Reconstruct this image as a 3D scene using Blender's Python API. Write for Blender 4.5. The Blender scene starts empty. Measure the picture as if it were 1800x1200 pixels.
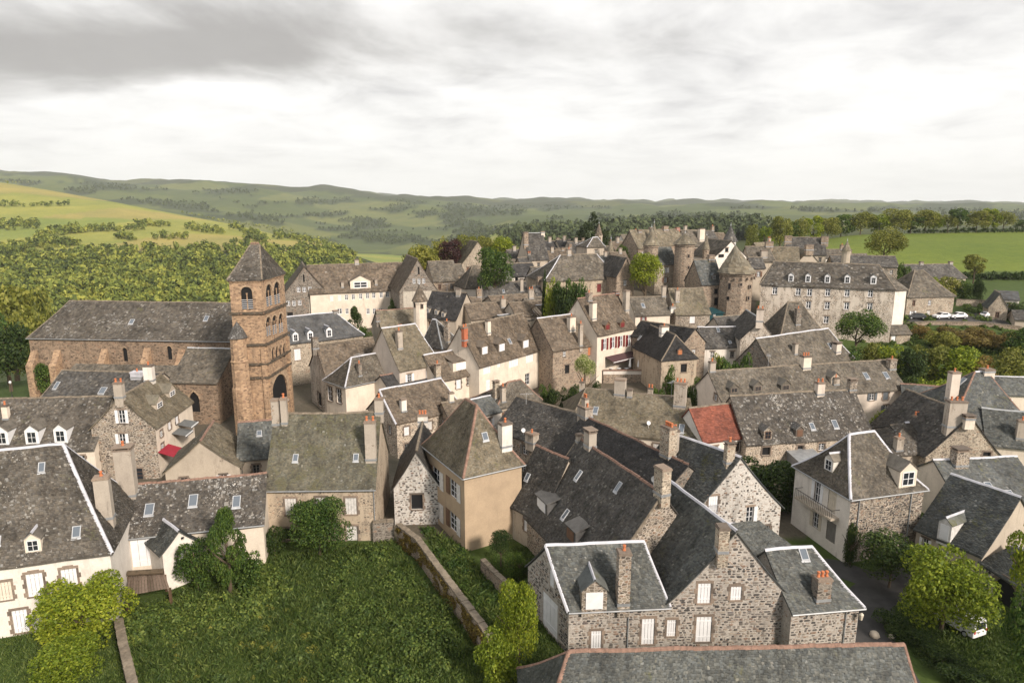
import bpy, math, random
import numpy as np
from mathutils import Vector, noise as mnoise

# ------------------------------------------------------------------ camera, sky, sun, exposure
scn = bpy.context.scene
COL = scn.collection
CAM_H = 38.0
FPX = 1200.0                       # focal length in photograph pixels (1800 wide): a 24 mm lens
TILT = math.atan(248.0 / FPX)      # the level line lies 248 px above the middle
CT, ST = math.cos(TILT), math.sin(TILT)
cam_data = bpy.data.cameras.new('camera')
cam_data.lens = 24.0
cam_data.sensor_width = 36.0
cam_data.clip_start = 0.5
cam_data.clip_end = 40000.0
cam = bpy.data.objects.new('camera', cam_data)
COL.objects.link(cam)
cam.location = (0, 0, CAM_H)
cam.rotation_euler = (math.pi / 2 - TILT, 0, 0)
scn.camera = cam

SUN_AZ = math.radians(142.0)       # clockwise from +Y: the sun stands behind the camera, to the right
SUN_EL = math.radians(31.0)
SKY_GAIN = 0.57
w = bpy.data.worlds.new('World')
scn.world = w
w.use_nodes = True
nt = w.node_tree
nt.nodes.clear()


def nd(nt, kind, **kw):
    n = nt.nodes.new(kind)
    for k, v in kw.items():
        if k.startswith('i_'):
            n.inputs[k[2:].replace('_', ' ')].default_value = v
        elif k.startswith('n_'):
            n.inputs[int(k[2:])].default_value = v
        else:
            setattr(n, k, v)
    return n


def lk(nt, a, b):
    nt.links.new(a, b)


def math_node(nt, op, a, b=None, clamp=False):
    n = nt.nodes.new('ShaderNodeMath')
    n.operation = op
    n.use_clamp = clamp
    for i, v in enumerate((a, b)):
        if v is None:
            continue
        if isinstance(v, (int, float)):
            n.inputs[i].default_value = v
        else:
            nt.links.new(v, n.inputs[i])
    return n.outputs[0]


def mixc(nt, fac, a, b, blend='MIX'):
    n = nt.nodes.new('ShaderNodeMix')
    n.data_type = 'RGBA'
    n.blend_type = blend
    n.clamp_factor = True
    for key, v in ((0, fac), (6, a), (7, b)):
        if isinstance(v, (int, float)):
            n.inputs[key].default_value = v
        elif isinstance(v, tuple):
            n.inputs[key].default_value = v if len(v) == 4 else (*v, 1)
        else:
            nt.links.new(v, n.inputs[key])
    return n.outputs[2]


def ramp(nt, fac, stops, interp='LINEAR'):
    n = nt.nodes.new('ShaderNodeValToRGB')
    n.color_ramp.interpolation = interp
    while len(n.color_ramp.elements) < len(stops):
        n.color_ramp.elements.new(0.5)
    for e, (p, c) in zip(n.color_ramp.elements, stops):
        e.position = p
        e.color = (c, c, c, 1) if isinstance(c, (int, float)) else (*c, 1)
    nt.links.new(fac, n.inputs[0])
    return n.outputs[0]


def smooth(nt, v, lo, hi):
    n = nt.nodes.new('ShaderNodeMapRange')
    n.interpolation_type = 'SMOOTHSTEP'
    nt.links.new(v, n.inputs[0])
    n.inputs[1].default_value = lo
    n.inputs[2].default_value = hi
    return n.outputs[0]


def noise(nt, vec, scale, detail=4.0, rough=0.55, dist=0.0):
    n = nt.nodes.new('ShaderNodeTexNoise')
    n.inputs['Scale'].default_value = scale
    n.inputs['Detail'].default_value = detail
    n.inputs['Roughness'].default_value = rough
    n.inputs['Distortion'].default_value = dist
    if vec is not None:
        nt.links.new(vec, n.inputs['Vector'])
    return n.outputs[0]


# clouded sky: blue Nishita behind a broken cloud deck seen in perspective
sky = nd(nt, 'ShaderNodeTexSky')
sky.sky_type = 'NISHITA'
sky.sun_disc = False
sky.sun_elevation = SUN_EL
sky.sun_rotation = SUN_AZ
tc = nd(nt, 'ShaderNodeTexCoord')
sep = nd(nt, 'ShaderNodeSeparateXYZ')
lk(nt, tc.outputs['Generated'], sep.inputs[0])
zz = math_node(nt, 'ADD', math_node(nt, 'MAXIMUM', sep.outputs[2], 0.0), 0.16)
cx = math_node(nt, 'DIVIDE', sep.outputs[0], zz)
cy = math_node(nt, 'DIVIDE', sep.outputs[1], zz)
cmb = nd(nt, 'ShaderNodeCombineXYZ')
lk(nt, cx, cmb.inputs[0]); lk(nt, cy, cmb.inputs[1])
cv = cmb.outputs[0]
n1 = noise(nt, cv, 0.75, 9, 0.58, 0.35)
n2 = noise(nt, cv, 2.1, 9, 0.62, 0.6)
n3 = noise(nt, cv, 0.22, 3, 0.5)
# the heavy grey bank high on the left, in the cloud layer's own plane
dx = math_node(nt, 'MULTIPLY', math_node(nt, 'ADD', cx, 1.25), 0.62)
dy = math_node(nt, 'MULTIPLY', math_node(nt, 'ADD', cy, -2.62), 2.3)
dd = math_node(nt, 'ADD', math_node(nt, 'MULTIPLY', dx, dx), math_node(nt, 'MULTIPLY', dy, dy))
dd = math_node(nt, 'ADD', math_node(nt, 'SQRT', dd), math_node(nt, 'MULTIPLY', math_node(nt, 'SUBTRACT', n1, 0.5), 2.6))
bank = math_node(nt, 'SUBTRACT', 1.0, smooth(nt, dd, 0.25, 1.2))
tone = math_node(nt, 'ADD', math_node(nt, 'MULTIPLY', n1, 0.62), math_node(nt, 'MULTIPLY', n2, 0.38))
grey = ramp(nt, tone, [(0.36, (0.66, 0.655, 0.66)), (0.43, (0.83, 0.82, 0.815)), (0.49, (0.97, 0.96, 0.945)), (0.57, (1.10, 1.085, 1.065))])
grey = mixc(nt, math_node(nt, 'MULTIPLY', bank, 0.9), grey, (0.42, 0.405, 0.395))
# towards the horizon the cloud deck thins to a bright cream band
hz = math_node(nt, 'SUBTRACT', 1.0, smooth(nt, sep.outputs[2], 0.0, 0.13))
grey = mixc(nt, math_node(nt, 'MULTIPLY', hz, 0.75), grey, (0.98, 0.965, 0.935))
cover = math_node(nt, 'MAXIMUM', smooth(nt, tone, 0.22, 0.34), hz)
c10 = mixc(nt, 1.0, grey, (10, 10, 10), 'MULTIPLY')
c10.node.clamp_result = False
mx = mixc(nt, cover, sky.outputs[0], c10)
bg = nd(nt, 'ShaderNodeBackground')
bg.inputs[1].default_value = 0.098 * SKY_GAIN
lk(nt, mx, bg.inputs[0])
wo = nd(nt, 'ShaderNodeOutputWorld')
lk(nt, bg.outputs[0], wo.inputs[0])

sun_data = bpy.data.lights.new('sun', 'SUN')
sun_data.energy = 3.0
sun_data.angle = math.radians(9.0)
sun_data.color = (1.0, 0.885, 0.765)
sun = bpy.data.objects.new('sun', sun_data)
COL.objects.link(sun)
sdir = Vector((math.sin(SUN_AZ) * math.cos(SUN_EL), math.cos(SUN_AZ) * math.cos(SUN_EL), math.sin(SUN_EL)))
sun.rotation_euler = (-sdir).to_track_quat('-Z', 'Y').to_euler()
sun.location = (80, -60, 90)

scn.view_settings.view_transform = 'Standard'
scn.view_settings.look = 'None'
scn.view_settings.exposure = 0.86
scn.view_settings.gamma = 1.0
scn.view_settings.use_curve_mapping = False
scn.cycles.max_bounces = 6
scn.cycles.diffuse_bounces = 3
scn.cycles.glossy_bounces = 2
scn.cycles.transmission_bounces = 3
scn.cycles.transparent_max_bounces = 6
scn.cycles.volume_bounces = 1

RNG = random.Random(7)
NR = np.random.default_rng(11)


# ------------------------------------------------------------------ photograph pixel <-> direction
def ray(px, py):
    u = (px - 900.0) / FPX
    v = (600.0 - py) / FPX
    return np.array([u, CT + v * ST, -ST + v * CT])


def slope(py):
    d = ray(900, py)
    return d[2] / d[1]


def at_z(px, py, z):
    d = ray(px, py)
    t = (z - CAM_H) / d[2]
    return np.array([d[0] * t, d[1] * t, z])


def at_y(px, py, y):
    d = ray(px, py)
    t = y / d[1]
    return np.array([d[0] * t, y, CAM_H + d[2] * t])


def project(p):
    x, y, z = p[0], p[1], p[2] - CAM_H
    f = y * CT - z * ST
    return 900 + FPX * x / f, 600 - FPX * (y * ST + z * CT) / f


# ------------------------------------------------------------------ the lie of the land
COLS_PX = [-700, 0, 200, 400, 560, 650, 750, 900, 1100, 1300, 1500, 1800, 2500]
COLS = np.array([(p - 900) / FPX / 1.02 for p in COLS_PX])
NEAR = [   # distance ahead in metres, height at each column
    (30, [0] * 13),
    (62, [0] * 13),
    (100, [0, 0, 0, 1, 1, 1, 1, 1, 1, 1, 1, 1, 1]),
    (125, [-1, 0, 1, 2, 2, 2, 2, 2, 2.5, 3, 3, 2.5, 2]),
    (143, [-4, -2, 1, 3, 3, 3.5, 4, 4, 4.5, 6, 6, 5.5, 5]),
    (158, [-8, -4, 0, 4, 4.5, 5, 6, 7, 8, 10, 8, 9, 8]),
    (168, [-11, -7, 0, 5, 5.5, 6, 7, 9, 12, 13, 10.5, 11, 10]),
    (185, [-20, -14, -3, 5, 6, 7, 9, 11, 14.5, 14, 11.5, 11.5, 11]),
    (212, [-35, -28, -12, 3, 6, 8, 11, 15, 16, 15, 12.5, 12.5, 12]),
    (250, [-50, -45, -30, -12, -4, 2, 8, 14, 14, 14.5, 15, 15, 14]),
    (300, [-60, -55, -45, -30, -22, -16, -8, 2, 6, 12, 18, 19, 18]),
    (380, [-65, -60, -55, -50, -45, -42, -36, -25, -10, 9, 20.3, 22, 22]),
    (430, [-60, -56, -54, -54, -54, -54, -50, -40, -22, -4, 13, 18, 18]),
    (520, [-36, -34, -36, -42, -52, -62, -66, -60, -42, -24, -6, 0, 0]),
]
FAR = [    # distance ahead, photograph row at which the land shows at each column
    (650, [480, 480, 482, 484, 498, 515, 520, 490, 460, 436, 425, 420, 420]),
    (800, [440, 435, 436, 436, 446, 474, 492, 448, 430, 414, 410, 410, 410]),
    (1000, [398, 398, 399, 406, 424, 460, 482, 420, 405, 396, 397, 400, 400]),
    (1250, [345, 352, 364, 389, 432, 462, 476, 408, 399, 393, 394, 397, 397]),
    (1500, [310, 318, 353, 404, 444, 458, 468, 406, 397, 390, 390, 392, 392]),
    (1750, [325, 335, 374, 417, 447, 451, 456, 400, 393, 387, 386, 387, 387]),
    (2200, [330, 340, 367, 397, 427, 436, 430, 390, 385, 380, 378, 378, 378]),
    (2800, [320, 325, 352, 364, 388, 401, 398, 379, 375, 372, 370, 370, 370]),
    (3500, [305, 310, 331, 337, 354, 364, 366, 367, 368, 366, 365, 366, 366]),
    (4200, [296, 301, 318, 322, 330, 339, 346, 358, 361, 361, 360, 362, 362]),
    (6000, [300, 304, 322, 330, 336, 342, 349, 356, 357, 357, 358, 361, 361]),
    (9500, [312, 312, 330, 335, 340, 345, 350, 355, 356, 357, 358, 360, 360]),
]
ROW_Y = np.array([r[0] for r in NEAR] + [r[0] for r in FAR], float)
ROW_Z = np.array([r[1] for r in NEAR] + [[CAM_H + r[0] * slope(p) for p in r[1]] for r in FAR], float)
GS = np.linspace(-1.9, 1.9, 381)
GL = np.linspace(math.log(30), math.log(9500), 300)


def _grid():
    by_row = np.array([np.interp(GS, COLS, r) for r in ROW_Z])
    g = np.array([np.interp(GL, np.log(ROW_Y), by_row[:, j]) for j in range(len(GS))])      # s x logy
    k = np.array([1, 3, 4, 3, 1], float); k /= k.sum()
    for rep in range(3):
        p = np.pad(g, ((2, 2), (0, 0)), mode='edge')
        g = sum(k[i] * p[i:i + g.shape[0]] for i in range(5))
    for rep in range(2):
        p = np.pad(g, ((0, 0), (2, 2)), mode='edge')
        g = sum(k[i] * p[:, i:i + g.shape[1]] for i in range(5))
    # gullies and swells, only far out
    for i, s in enumerate(GS):
        for j, l in enumerate(GL):
            y = math.exp(l)
            if y > 480:
                x = s * y
                amp = min(1.0, (y - 480) / 900.0) * y
                q = mnoise.fractal(Vector((x / 420.0, y / 520.0, 3.7)), 0.9, 2.1, 4)
                g[i, j] += amp * (0.0042 + 0.0045 * min(1.0, max(0.0, (y - 1600) / 900.0))) * q
    return g


GRID = _grid()


def ground(x, y):
    yy = min(max(y, 30.5), 9400.0)
    s = x / max(yy, 30.5)
    fi = (min(max(s, -1.89), 1.89) + 1.9) / 3.8 * 380
    fj = (math.log(yy) - GL[0]) / (GL[-1] - GL[0]) * 299
    i, j = int(fi), int(fj)
    i, j = min(i, 379), min(j, 298)
    a, b = fi - i, fj - j
    return float((GRID[i, j] * (1 - a) + GRID[i + 1, j] * a) * (1 - b) + (GRID[i, j + 1] * (1 - a) + GRID[i + 1, j + 1] * a) * b)


def ground_hit(px, py, y0=40.0, y1=9000.0):
    d = ray(px, py)
    r, s = d[2] / d[1], d[0] / d[1]
    y, step = y0, 1.006
    while y < y1:
        if CAM_H + r * y < ground(s * y, y):
            break
        y *= step
    return np.array([s * y, y, ground(s * y, y)])


# ------------------------------------------------------------------ materials
MATS = {}


def new_mat(name, rough=0.85):
    m = bpy.data.materials.new(name)
    m.use_nodes = True
    t = m.node_tree
    b = t.nodes['Principled BSDF']
    b.inputs['Roughness'].default_value = rough
    b.inputs['Specular IOR Level'].default_value = 0.25
    MATS[name] = m
    return m, t, b


def obj_vec(t, sc=(1, 1, 1)):
    tc = t.nodes.new('ShaderNodeTexCoord')
    mp = t.nodes.new('ShaderNodeMapping')
    mp.inputs['Scale'].default_value = sc
    oi = t.nodes.new('ShaderNodeObjectInfo')
    add = t.nodes.new('ShaderNodeVectorMath')
    add.operation = 'ADD'
    sc2 = t.nodes.new('ShaderNodeVectorMath')
    sc2.operation = 'SCALE'
    lk(t, oi.outputs['Location'], sc2.inputs[0])
    sc2.inputs['Scale'].default_value = 0.37
    lk(t, tc.outputs['Object'], add.inputs[0])
    lk(t, sc2.outputs[0], add.inputs[1])
    lk(t, add.outputs[0], mp.inputs[0])
    return mp.outputs[0]


def bump(t, b, h, strength=0.4, dist=0.05):
    n = t.nodes.new('ShaderNodeBump')
    n.inputs['Strength'].default_value = strength
    n.inputs['Distance'].default_value = dist
    lk(t, h, n.inputs['Height'])
    lk(t, n.outputs[0], b.inputs['Normal'])


def plain(name, c, rough=0.7, var=0.25, scale=1.2, metal=0.0):
    m, t, b = new_mat(name, rough)
    v = obj_vec(t)
    n = noise(t, v, scale, 6, 0.6)
    lo = tuple(x * (1 - var) for x in c)
    hi = tuple(min(1, x * (1 + var * 0.6)) for x in c)
    lk(t, ramp(t, n, [(0.3, lo), (0.7, hi)]), b.inputs['Base Color'])
    b.inputs['Metallic'].default_value = metal
    return m


def roof_mat(name, c1, c2, lichen=0.2, moss=0.2, mosscol=(0.095, 0.095, 0.035), lichcol=(0.46, 0.45, 0.41)):
    """Stone slates: a tone for each slate, broad weathering, moss and pale lichen spots."""
    m, t, b = new_mat(name, 0.72)
    v = obj_vec(t)
    geo = t.nodes.new('ShaderNodeNewGeometry')
    rnd = geo.outputs['Random Per Island']
    c1, c2 = tuple(p * q * 0.84 for p, q in zip(c1, (0.99, 0.99, 0.99))), tuple(p * q * 0.9 for p, q in zip(c2, (0.99, 1.0, 1.02)))
    mid_ = tuple((p + q) / 2 for p, q in zip(c1, c2))
    c1 = tuple(p * 0.7 + q * 0.3 for p, q in zip(c1, mid_))
    c2 = tuple(p * 0.7 + q * 0.3 for p, q in zip(c2, mid_))
    base = ramp(t, rnd, [(0.0, c1), (0.5, tuple((a + d) / 2 for a, d in zip(c1, c2))), (1.0, c2)])
    broad = noise(t, v, 0.28, 5, 0.6, 0.5)
    base = mixc(t, 1.0, base, ramp(t, broad, [(0.3, 0.72), (0.7, 1.25)]), 'MULTIPLY')
    st_ = noise(t, obj_vec(t, (1.6, 1.6, 0.4)), 0.55, 7, 0.65, 0.3)
    base = mixc(t, 1.0, base, ramp(t, st_, [(0.30, 0.52), (0.50, 1.0), (0.72, 1.22)]), 'MULTIPLY')
    mo = smooth(t, math_node(t, 'ADD', noise(t, v, 0.45, 6, 0.65, 0.8), math_node(t, 'MULTIPLY', math_node(t, 'SUBTRACT', rnd, 0.5), 0.16)), 0.72 - moss * 0.38, 0.92 - moss * 0.38)
    base = mixc(t, math_node(t, 'MULTIPLY', mo, 0.8), base, mosscol)
    # lichen: round pale specks, thick in some places and rare in others
    lp = smooth(t, noise(t, v, 0.16, 4, 0.6, 1.2), 0.62 - lichen * 0.25, 0.80 - lichen * 0.18)
    cut = math_node(t, 'ADD', math_node(t, 'MULTIPLY', lp, 0.20 * min(lichen, 1.0) + 0.02), 0.045 * min(lichen, 1.0))
    spot = None
    for sc_, k_ in ((3.2, 1.0), (7.5, 1.25)):
        vor = t.nodes.new('ShaderNodeTexVoronoi')
        vor.inputs['Scale'].default_value = sc_
        lk(t, v, vor.inputs['Vector'])
        s1 = t.nodes.new('ShaderNodeSeparateColor')
        lk(t, vor.outputs['Color'], s1.inputs[0])
        one = math_node(t, 'LESS_THAN', vor.outputs['Distance'], math_node(t, 'MULTIPLY', math_node(t, 'MULTIPLY', cut, k_ * 1.5), s1.outputs[0]))
        spot = one if spot is None else math_node(t, 'MAXIMUM', spot, one)
    pale = math_node(t, 'MULTIPLY', math_node(t, 'LESS_THAN', math_node(t, 'FRACT', math_node(t, 'MULTIPLY', rnd, 37.0)), cut), 0.35)
    base = mixc(t, math_node(t, 'MULTIPLY', math_node(t, 'MAXIMUM', pale, spot), 0.7), base, lichcol)
    hue = math_node(t, 'FRACT', math_node(t, 'MULTIPLY', rnd, 91.0))
    base = mixc(t, 1.0, base, ramp(t, hue, [(0.0, (0.95, 0.98, 1.03)), (0.35, (1.0, 1.0, 1.0)), (0.7, (1.06, 1.01, 0.95)), (1.0, (0.82, 0.82, 0.82))]), 'MULTIPLY')
    fine = noise(t, v, 9.0, 5, 0.65)
    base = mixc(t, 1.0, base, ramp(t, fine, [(0.25, 0.75), (0.75, 1.22)]), 'MULTIPLY')
    lk(t, base, b.inputs['Base Color'])
    bump(t, b, fine, 0.35, 0.03)
    return m


def plaster_mat(name, c, stain=0.45, staincol=None, patch=0.0, scale=1.0):
    """Lime render with damp streaks; with patch, the rubble shows through in flakes."""
    m, t, b = new_mat(name, 0.92)
    v = obj_vec(t)
    sv = obj_vec(t, (1.2, 1.2, 0.28))
    streak = noise(t, sv, 0.9 * scale, 7, 0.65, 0.4)
    mott = noise(t, v, 0.5 * scale, 8, 0.65)
    fine = noise(t, v, 7.0, 6, 0.7)
    base = ramp(t, mott, [(0.25, tuple(x * 0.80 for x in c)), (0.55, c), (0.8, tuple(min(1, x * 1.12) for x in c))])
    sc = staincol or tuple(x * 0.5 for x in c)
    base = mixc(t, math_node(t, 'MULTIPLY', smooth(t, streak, 0.50, 0.74), stain), base, sc)
    base = mixc(t, 1.0, base, ramp(t, fine, [(0.25, 0.86), (0.75, 1.1)]), 'MULTIPLY')
    if patch > 0:
        st, edge = rubble_cells(t, 2.7)
        base = mixc(t, math_node(t, 'MULTIPLY', math_node(t, 'MULTIPLY', smooth(t, math_node(t, 'ADD', math_node(t, 'MULTIPLY', mott, 0.6), math_node(t, 'MULTIPLY', streak, 0.4)), 0.66 - patch * 0.32, 0.74 - patch * 0.3), edge), 0.9), base, st)
    lk(t, base, b.inputs['Base Color'])
    bump(t, b, fine, 0.25, 0.02)
    return m


def rubble_cells(t, scale, dark=(0.075, 0.062, 0.052), mid=(0.17, 0.14, 0.11), lite=(0.30, 0.25, 0.19)):
    v = obj_vec(t, (1, 1, 1.75))
    w_ = t.nodes.new('ShaderNodeTexNoise')
    w_.inputs['Scale'].default_value = 1.6
    lk(t, v, w_.inputs['Vector'])
    add = t.nodes.new('ShaderNodeMixRGB')
    add.blend_type = 'ADD'
    add.inputs[0].default_value = 0.18
    lk(t, v, add.inputs[1]); lk(t, w_.outputs['Color'], add.inputs[2])
    v1 = t.nodes.new('ShaderNodeTexVoronoi')
    v1.inputs['Scale'].default_value = scale
    lk(t, add.outputs[0], v1.inputs['Vector'])
    v2 = t.nodes.new('ShaderNodeTexVoronoi')
    v2.feature = 'DISTANCE_TO_EDGE'
    v2.inputs['Scale'].default_value = scale
    lk(t, add.outputs[0], v2.inputs['Vector'])
    sp = t.nodes.new('ShaderNodeSeparateColor')
    lk(t, v1.outputs['Color'], sp.inputs[0])
    col = ramp(t, sp.outputs[0], [(0.0, dark), (0.45, mid), (0.8, lite), (1.0, (0.24, 0.15, 0.10))])
    return col, smooth(t, v2.outputs['Distance'], 0.05, 0.13)


def rubble_mat(name, mortar=(0.40, 0.34, 0.27), scale=2.7, **kw):
    m, t, b = new_mat(name, 0.92)
    col, edge = rubble_cells(t, scale, **kw)
    v = obj_vec(t)
    fine = noise(t, v, 6.0, 6, 0.65)
    mm = mixc(t, 1.0, mortar, ramp(t, noise(t, v, 0.6, 5), [(0.3, 0.72), (0.7, 1.15)]), 'MULTIPLY')
    base = mixc(t, edge, mm, col)
    sv = obj_vec(t, (1.2, 1.2, 0.25))
    base = mixc(t, math_node(t, 'MULTIPLY', smooth(t, noise(t, sv, 0.5, 6, 0.6), 0.5, 0.8), 0.5), base, (0.07, 0.06, 0.05))
    base = mixc(t, 1.0, base, ramp(t, fine, [(0.2, 0.8), (0.8, 1.15)]), 'MULTIPLY')
    lk(t, base, b.inputs['Base Color'])
    bump(t, b, math_node(t, 'ADD', edge, math_node(t, 'MULTIPLY', fine, 0.4)), 0.6, 0.05)
    return m


def island_mat(name, stops, rough=0.9, fine=5.0, amt=0.25):
    """Loose pieces (stones, tiles): one tone for each piece."""
    m, t, b = new_mat(name, rough)
    geo = t.nodes.new('ShaderNodeNewGeometry')
    oi = t.nodes.new('ShaderNodeObjectInfo')
    r = math_node(t, 'FRACT', math_node(t, 'ADD', geo.outputs['Random Per Island'], oi.outputs['Random']))
    base = ramp(t, r, stops)
    v = obj_vec(t)
    f = noise(t, v, fine, 5, 0.65)
    base = mixc(t, 1.0, base, ramp(t, f, [(0.25, 1 - amt), (0.75, 1 + amt)]), 'MULTIPLY')
    lk(t, base, b.inputs['Base Color'])
    bump(t, b, f, 0.4, 0.03)
    return m


def leaf_mat(name, dark, mid, lite, trans=0.3):
    m, t, b = new_mat(name, 0.6)
    geo = t.nodes.new('ShaderNodeNewGeometry')
    oi = t.nodes.new('ShaderNodeObjectInfo')
    tc = t.nodes.new('ShaderNodeTexCoord')
    n = noise(t, tc.outputs['Object'], 0.55, 3)
    f = math_node(t, 'ADD', math_node(t, 'MULTIPLY', geo.outputs['Random Per Island'], 0.55), math_node(t, 'MULTIPLY', n, 0.45))
    col = ramp(t, f, [(0.2, dark), (0.5, mid), (0.8, lite)])
    col = mixc(t, 1.0, col, ramp(t, oi.outputs['Random'], [(0.0, (0.8, 0.84, 0.8)), (1.0, (1.2, 1.14, 1.05))]), 'MULTIPLY')
    lk(t, col, b.inputs['Base Color'])
    tr = t.nodes.new('ShaderNodeBsdfTranslucent')
    lk(t, mixc(t, 1.0, col, (1.15, 1.2, 0.7), 'MULTIPLY'), tr.inputs[0])
    mx = t.nodes.new('ShaderNodeMixShader')
    mx.inputs[0].default_value = trans
    lk(t, b.outputs[0], mx.inputs[1]); lk(t, tr.outputs[0], mx.inputs[2])
    lk(t, mx.outputs[0], t.nodes['Material Output'].inputs[0])
    return m


roof_mat('lauze', (0.075, 0.066, 0.055), (0.20, 0.175, 0.14), 0.22, 0.25)
roof_mat('lauze_brown', (0.085, 0.067, 0.052), (0.215, 0.172, 0.128), 0.18, 0.18)
roof_mat('lauze_tan', (0.13, 0.112, 0.082), (0.25, 0.215, 0.155), 0.15, 0.35)
roof_mat('lauze_moss', (0.085, 0.080, 0.062), (0.19, 0.178, 0.135), 0.30, 0.6, mosscol=(0.105, 0.10, 0.055))
roof_mat('lauze_lichen', (0.060, 0.053, 0.046), (0.165, 0.147, 0.123), 0.55, 0.25, lichcol=(0.60, 0.59, 0.56))
roof_mat('lauze_white', (0.045, 0.04, 0.036), (0.14, 0.126, 0.108), 0.85, 0.2, lichcol=(0.66, 0.65, 0.62))
roof_mat('slate_dark', (0.045, 0.043, 0.042), (0.150, 0.140, 0.126), 0.38, 0.15)
roof_mat('slate_black', (0.028, 0.028, 0.03), (0.075, 0.072, 0.070), 0.10, 0.05)
roof_mat('slate_blue', (0.065, 0.072, 0.076), (0.155, 0.16, 0.15), 0.22, 0.42)
roof_mat('slate_green', (0.055, 0.060, 0.060), (0.160, 0.165, 0.152), 0.35, 0.28)
roof_mat('slate_smooth', (0.085, 0.088, 0.092), (0.12, 0.12, 0.12), 0.04, 0.02)
roof_mat('red_tile', (0.16, 0.052, 0.036), (0.29, 0.098, 0.062), 0.12, 0.10)
plaster_mat('plaster_white', (0.70, 0.65, 0.59), 0.45, (0.34, 0.30, 0.26), 0.22)
plaster_mat('plaster_cream', (0.66, 0.58, 0.485), 0.42, (0.36, 0.30, 0.24), 0.18)
plaster_mat('plaster_beige', (0.40, 0.305, 0.21), 0.5, (0.27, 0.21, 0.155))
plaster_mat('plaster_tan', (0.43, 0.37, 0.30), 0.6, (0.19, 0.16, 0.13), 0.34)
plaster_mat('chimney_render', (0.40, 0.35, 0.295), 0.9, (0.12, 0.105, 0.09), 0.5)
plaster_mat('plaster_pink', (0.58, 0.505, 0.435), 0.5, (0.30, 0.25, 0.21), 0.2)
plaster_mat('plaster_flaked', (0.62, 0.55, 0.47), 0.5, (0.26, 0.22, 0.18), 0.72)
plaster_mat('plaster_worn', (0.45, 0.37, 0.28), 0.6, (0.17, 0.14, 0.11), 0.62)
plaster_mat('plaster_speck', (0.56, 0.48, 0.39), 0.45, (0.24, 0.2, 0.16), 0.95)
rubble_mat('rubble', (0.45, 0.395, 0.335), 2.6)
rubble_mat('rubble_dark', (0.27, 0.24, 0.205), 2.4, mid=(0.15, 0.13, 0.11), lite=(0.24, 0.21, 0.175))
rubble_mat('rubble_brown', (0.36, 0.29, 0.225), 2.4, dark=(0.11, 0.085, 0.066), mid=(0.22, 0.175, 0.135), lite=(0.33, 0.265, 0.20))
rubble_mat('rubble_pale', (0.50, 0.43, 0.34), 2.8, dark=(0.15, 0.125, 0.1), mid=(0.27, 0.23, 0.18), lite=(0.38, 0.32, 0.25))
rubble_mat('church_masonry', (0.36, 0.25, 0.165), 2.1, dark=(0.16, 0.108, 0.074), mid=(0.33, 0.222, 0.142), lite=(0.45, 0.305, 0.19))
rubble_mat('church_nave', (0.29, 0.215, 0.155), 2.0, dark=(0.09, 0.066, 0.05), mid=(0.19, 0.138, 0.098), lite=(0.31, 0.225, 0.155))
rubble_mat('mortar', (0.46, 0.42, 0.375), 5.0, dark=(0.31, 0.28, 0.25), mid=(0.42, 0.385, 0.345), lite=(0.48, 0.435, 0.385))
rubble_mat('mortar_pale', (0.58, 0.55, 0.51), 5.0, dark=(0.42, 0.395, 0.365), mid=(0.56, 0.53, 0.49), lite=(0.62, 0.585, 0.54))
island_mat('stones', [(0.0, (0.045, 0.043, 0.042)), (0.35, (0.105, 0.095, 0.087)), (0.6, (0.18, 0.158, 0.135)), (0.8, (0.29, 0.25, 0.205)), (0.93, (0.20, 0.135, 0.098)), (1.0, (0.09, 0.09, 0.095))])
island_mat('stones_church', [(0.0, (0.075, 0.058, 0.046)), (0.35, (0.19, 0.128, 0.082)), (0.65, (0.31, 0.20, 0.122)), (0.9, (0.36, 0.225, 0.128)), (1.0, (0.23, 0.175, 0.135))])
island_mat('trim_stone', [(0.0, (0.11, 0.09, 0.075)), (0.5, (0.19, 0.15, 0.12)), (1.0, (0.26, 0.2, 0.155))])
island_mat('planks', [(0.0, (0.10, 0.072, 0.052)), (1.0, (0.21, 0.155, 0.12))], 0.8, 3.0)
rubble_mat('church_trim', (0.42, 0.31, 0.21), 2.5, dark=(0.28, 0.2, 0.135), mid=(0.40, 0.285, 0.19), lite=(0.46, 0.34, 0.23))
rubble_mat('church_dark', (0.10, 0.08, 0.06), 3.0, dark=(0.05, 0.045, 0.035), mid=(0.085, 0.07, 0.052), lite=(0.13, 0.105, 0.075))
plain('church_stone', (0.21, 0.145, 0.10), 0.95, 0.45, 0.5)
plain('zinc', (0.50, 0.50, 0.54), 0.55, 0.22, 1.2)
plain('zinc_grey', (0.30, 0.31, 0.32), 0.45, 0.2, 2.0, 0.3)
plain('terracotta', (0.50, 0.17, 0.075), 0.8, 0.3, 4.0)
plain('ridge_tile', (0.235, 0.145, 0.11), 0.85, 0.4, 3.0)
plain('ridge_stone', (0.20, 0.165, 0.125), 0.9, 0.45, 2.0)
plain('brick', (0.40, 0.13, 0.07), 0.85, 0.3, 3.0)
plain('white_paint', (0.70, 0.70, 0.71), 0.55, 0.10, 1.5)
plain('worn_white', (0.58, 0.56, 0.54), 0.8, 0.3, 3.0)
plain('cream_paint', (0.55, 0.49, 0.40), 0.7, 0.15, 2.0)
plain('red_paint', (0.16, 0.028, 0.028), 0.6, 0.25, 2.0)
plain('brown_paint', (0.15, 0.085, 0.055), 0.65, 0.25, 2.0)
plain('blue_paint', (0.12, 0.135, 0.15), 0.6, 0.2, 2.0)
plain('grey_paint', (0.19, 0.18, 0.165), 0.7, 0.2, 2.0)
plain('orange_paint', (0.42, 0.16, 0.07), 0.7, 0.2, 2.0)
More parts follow.
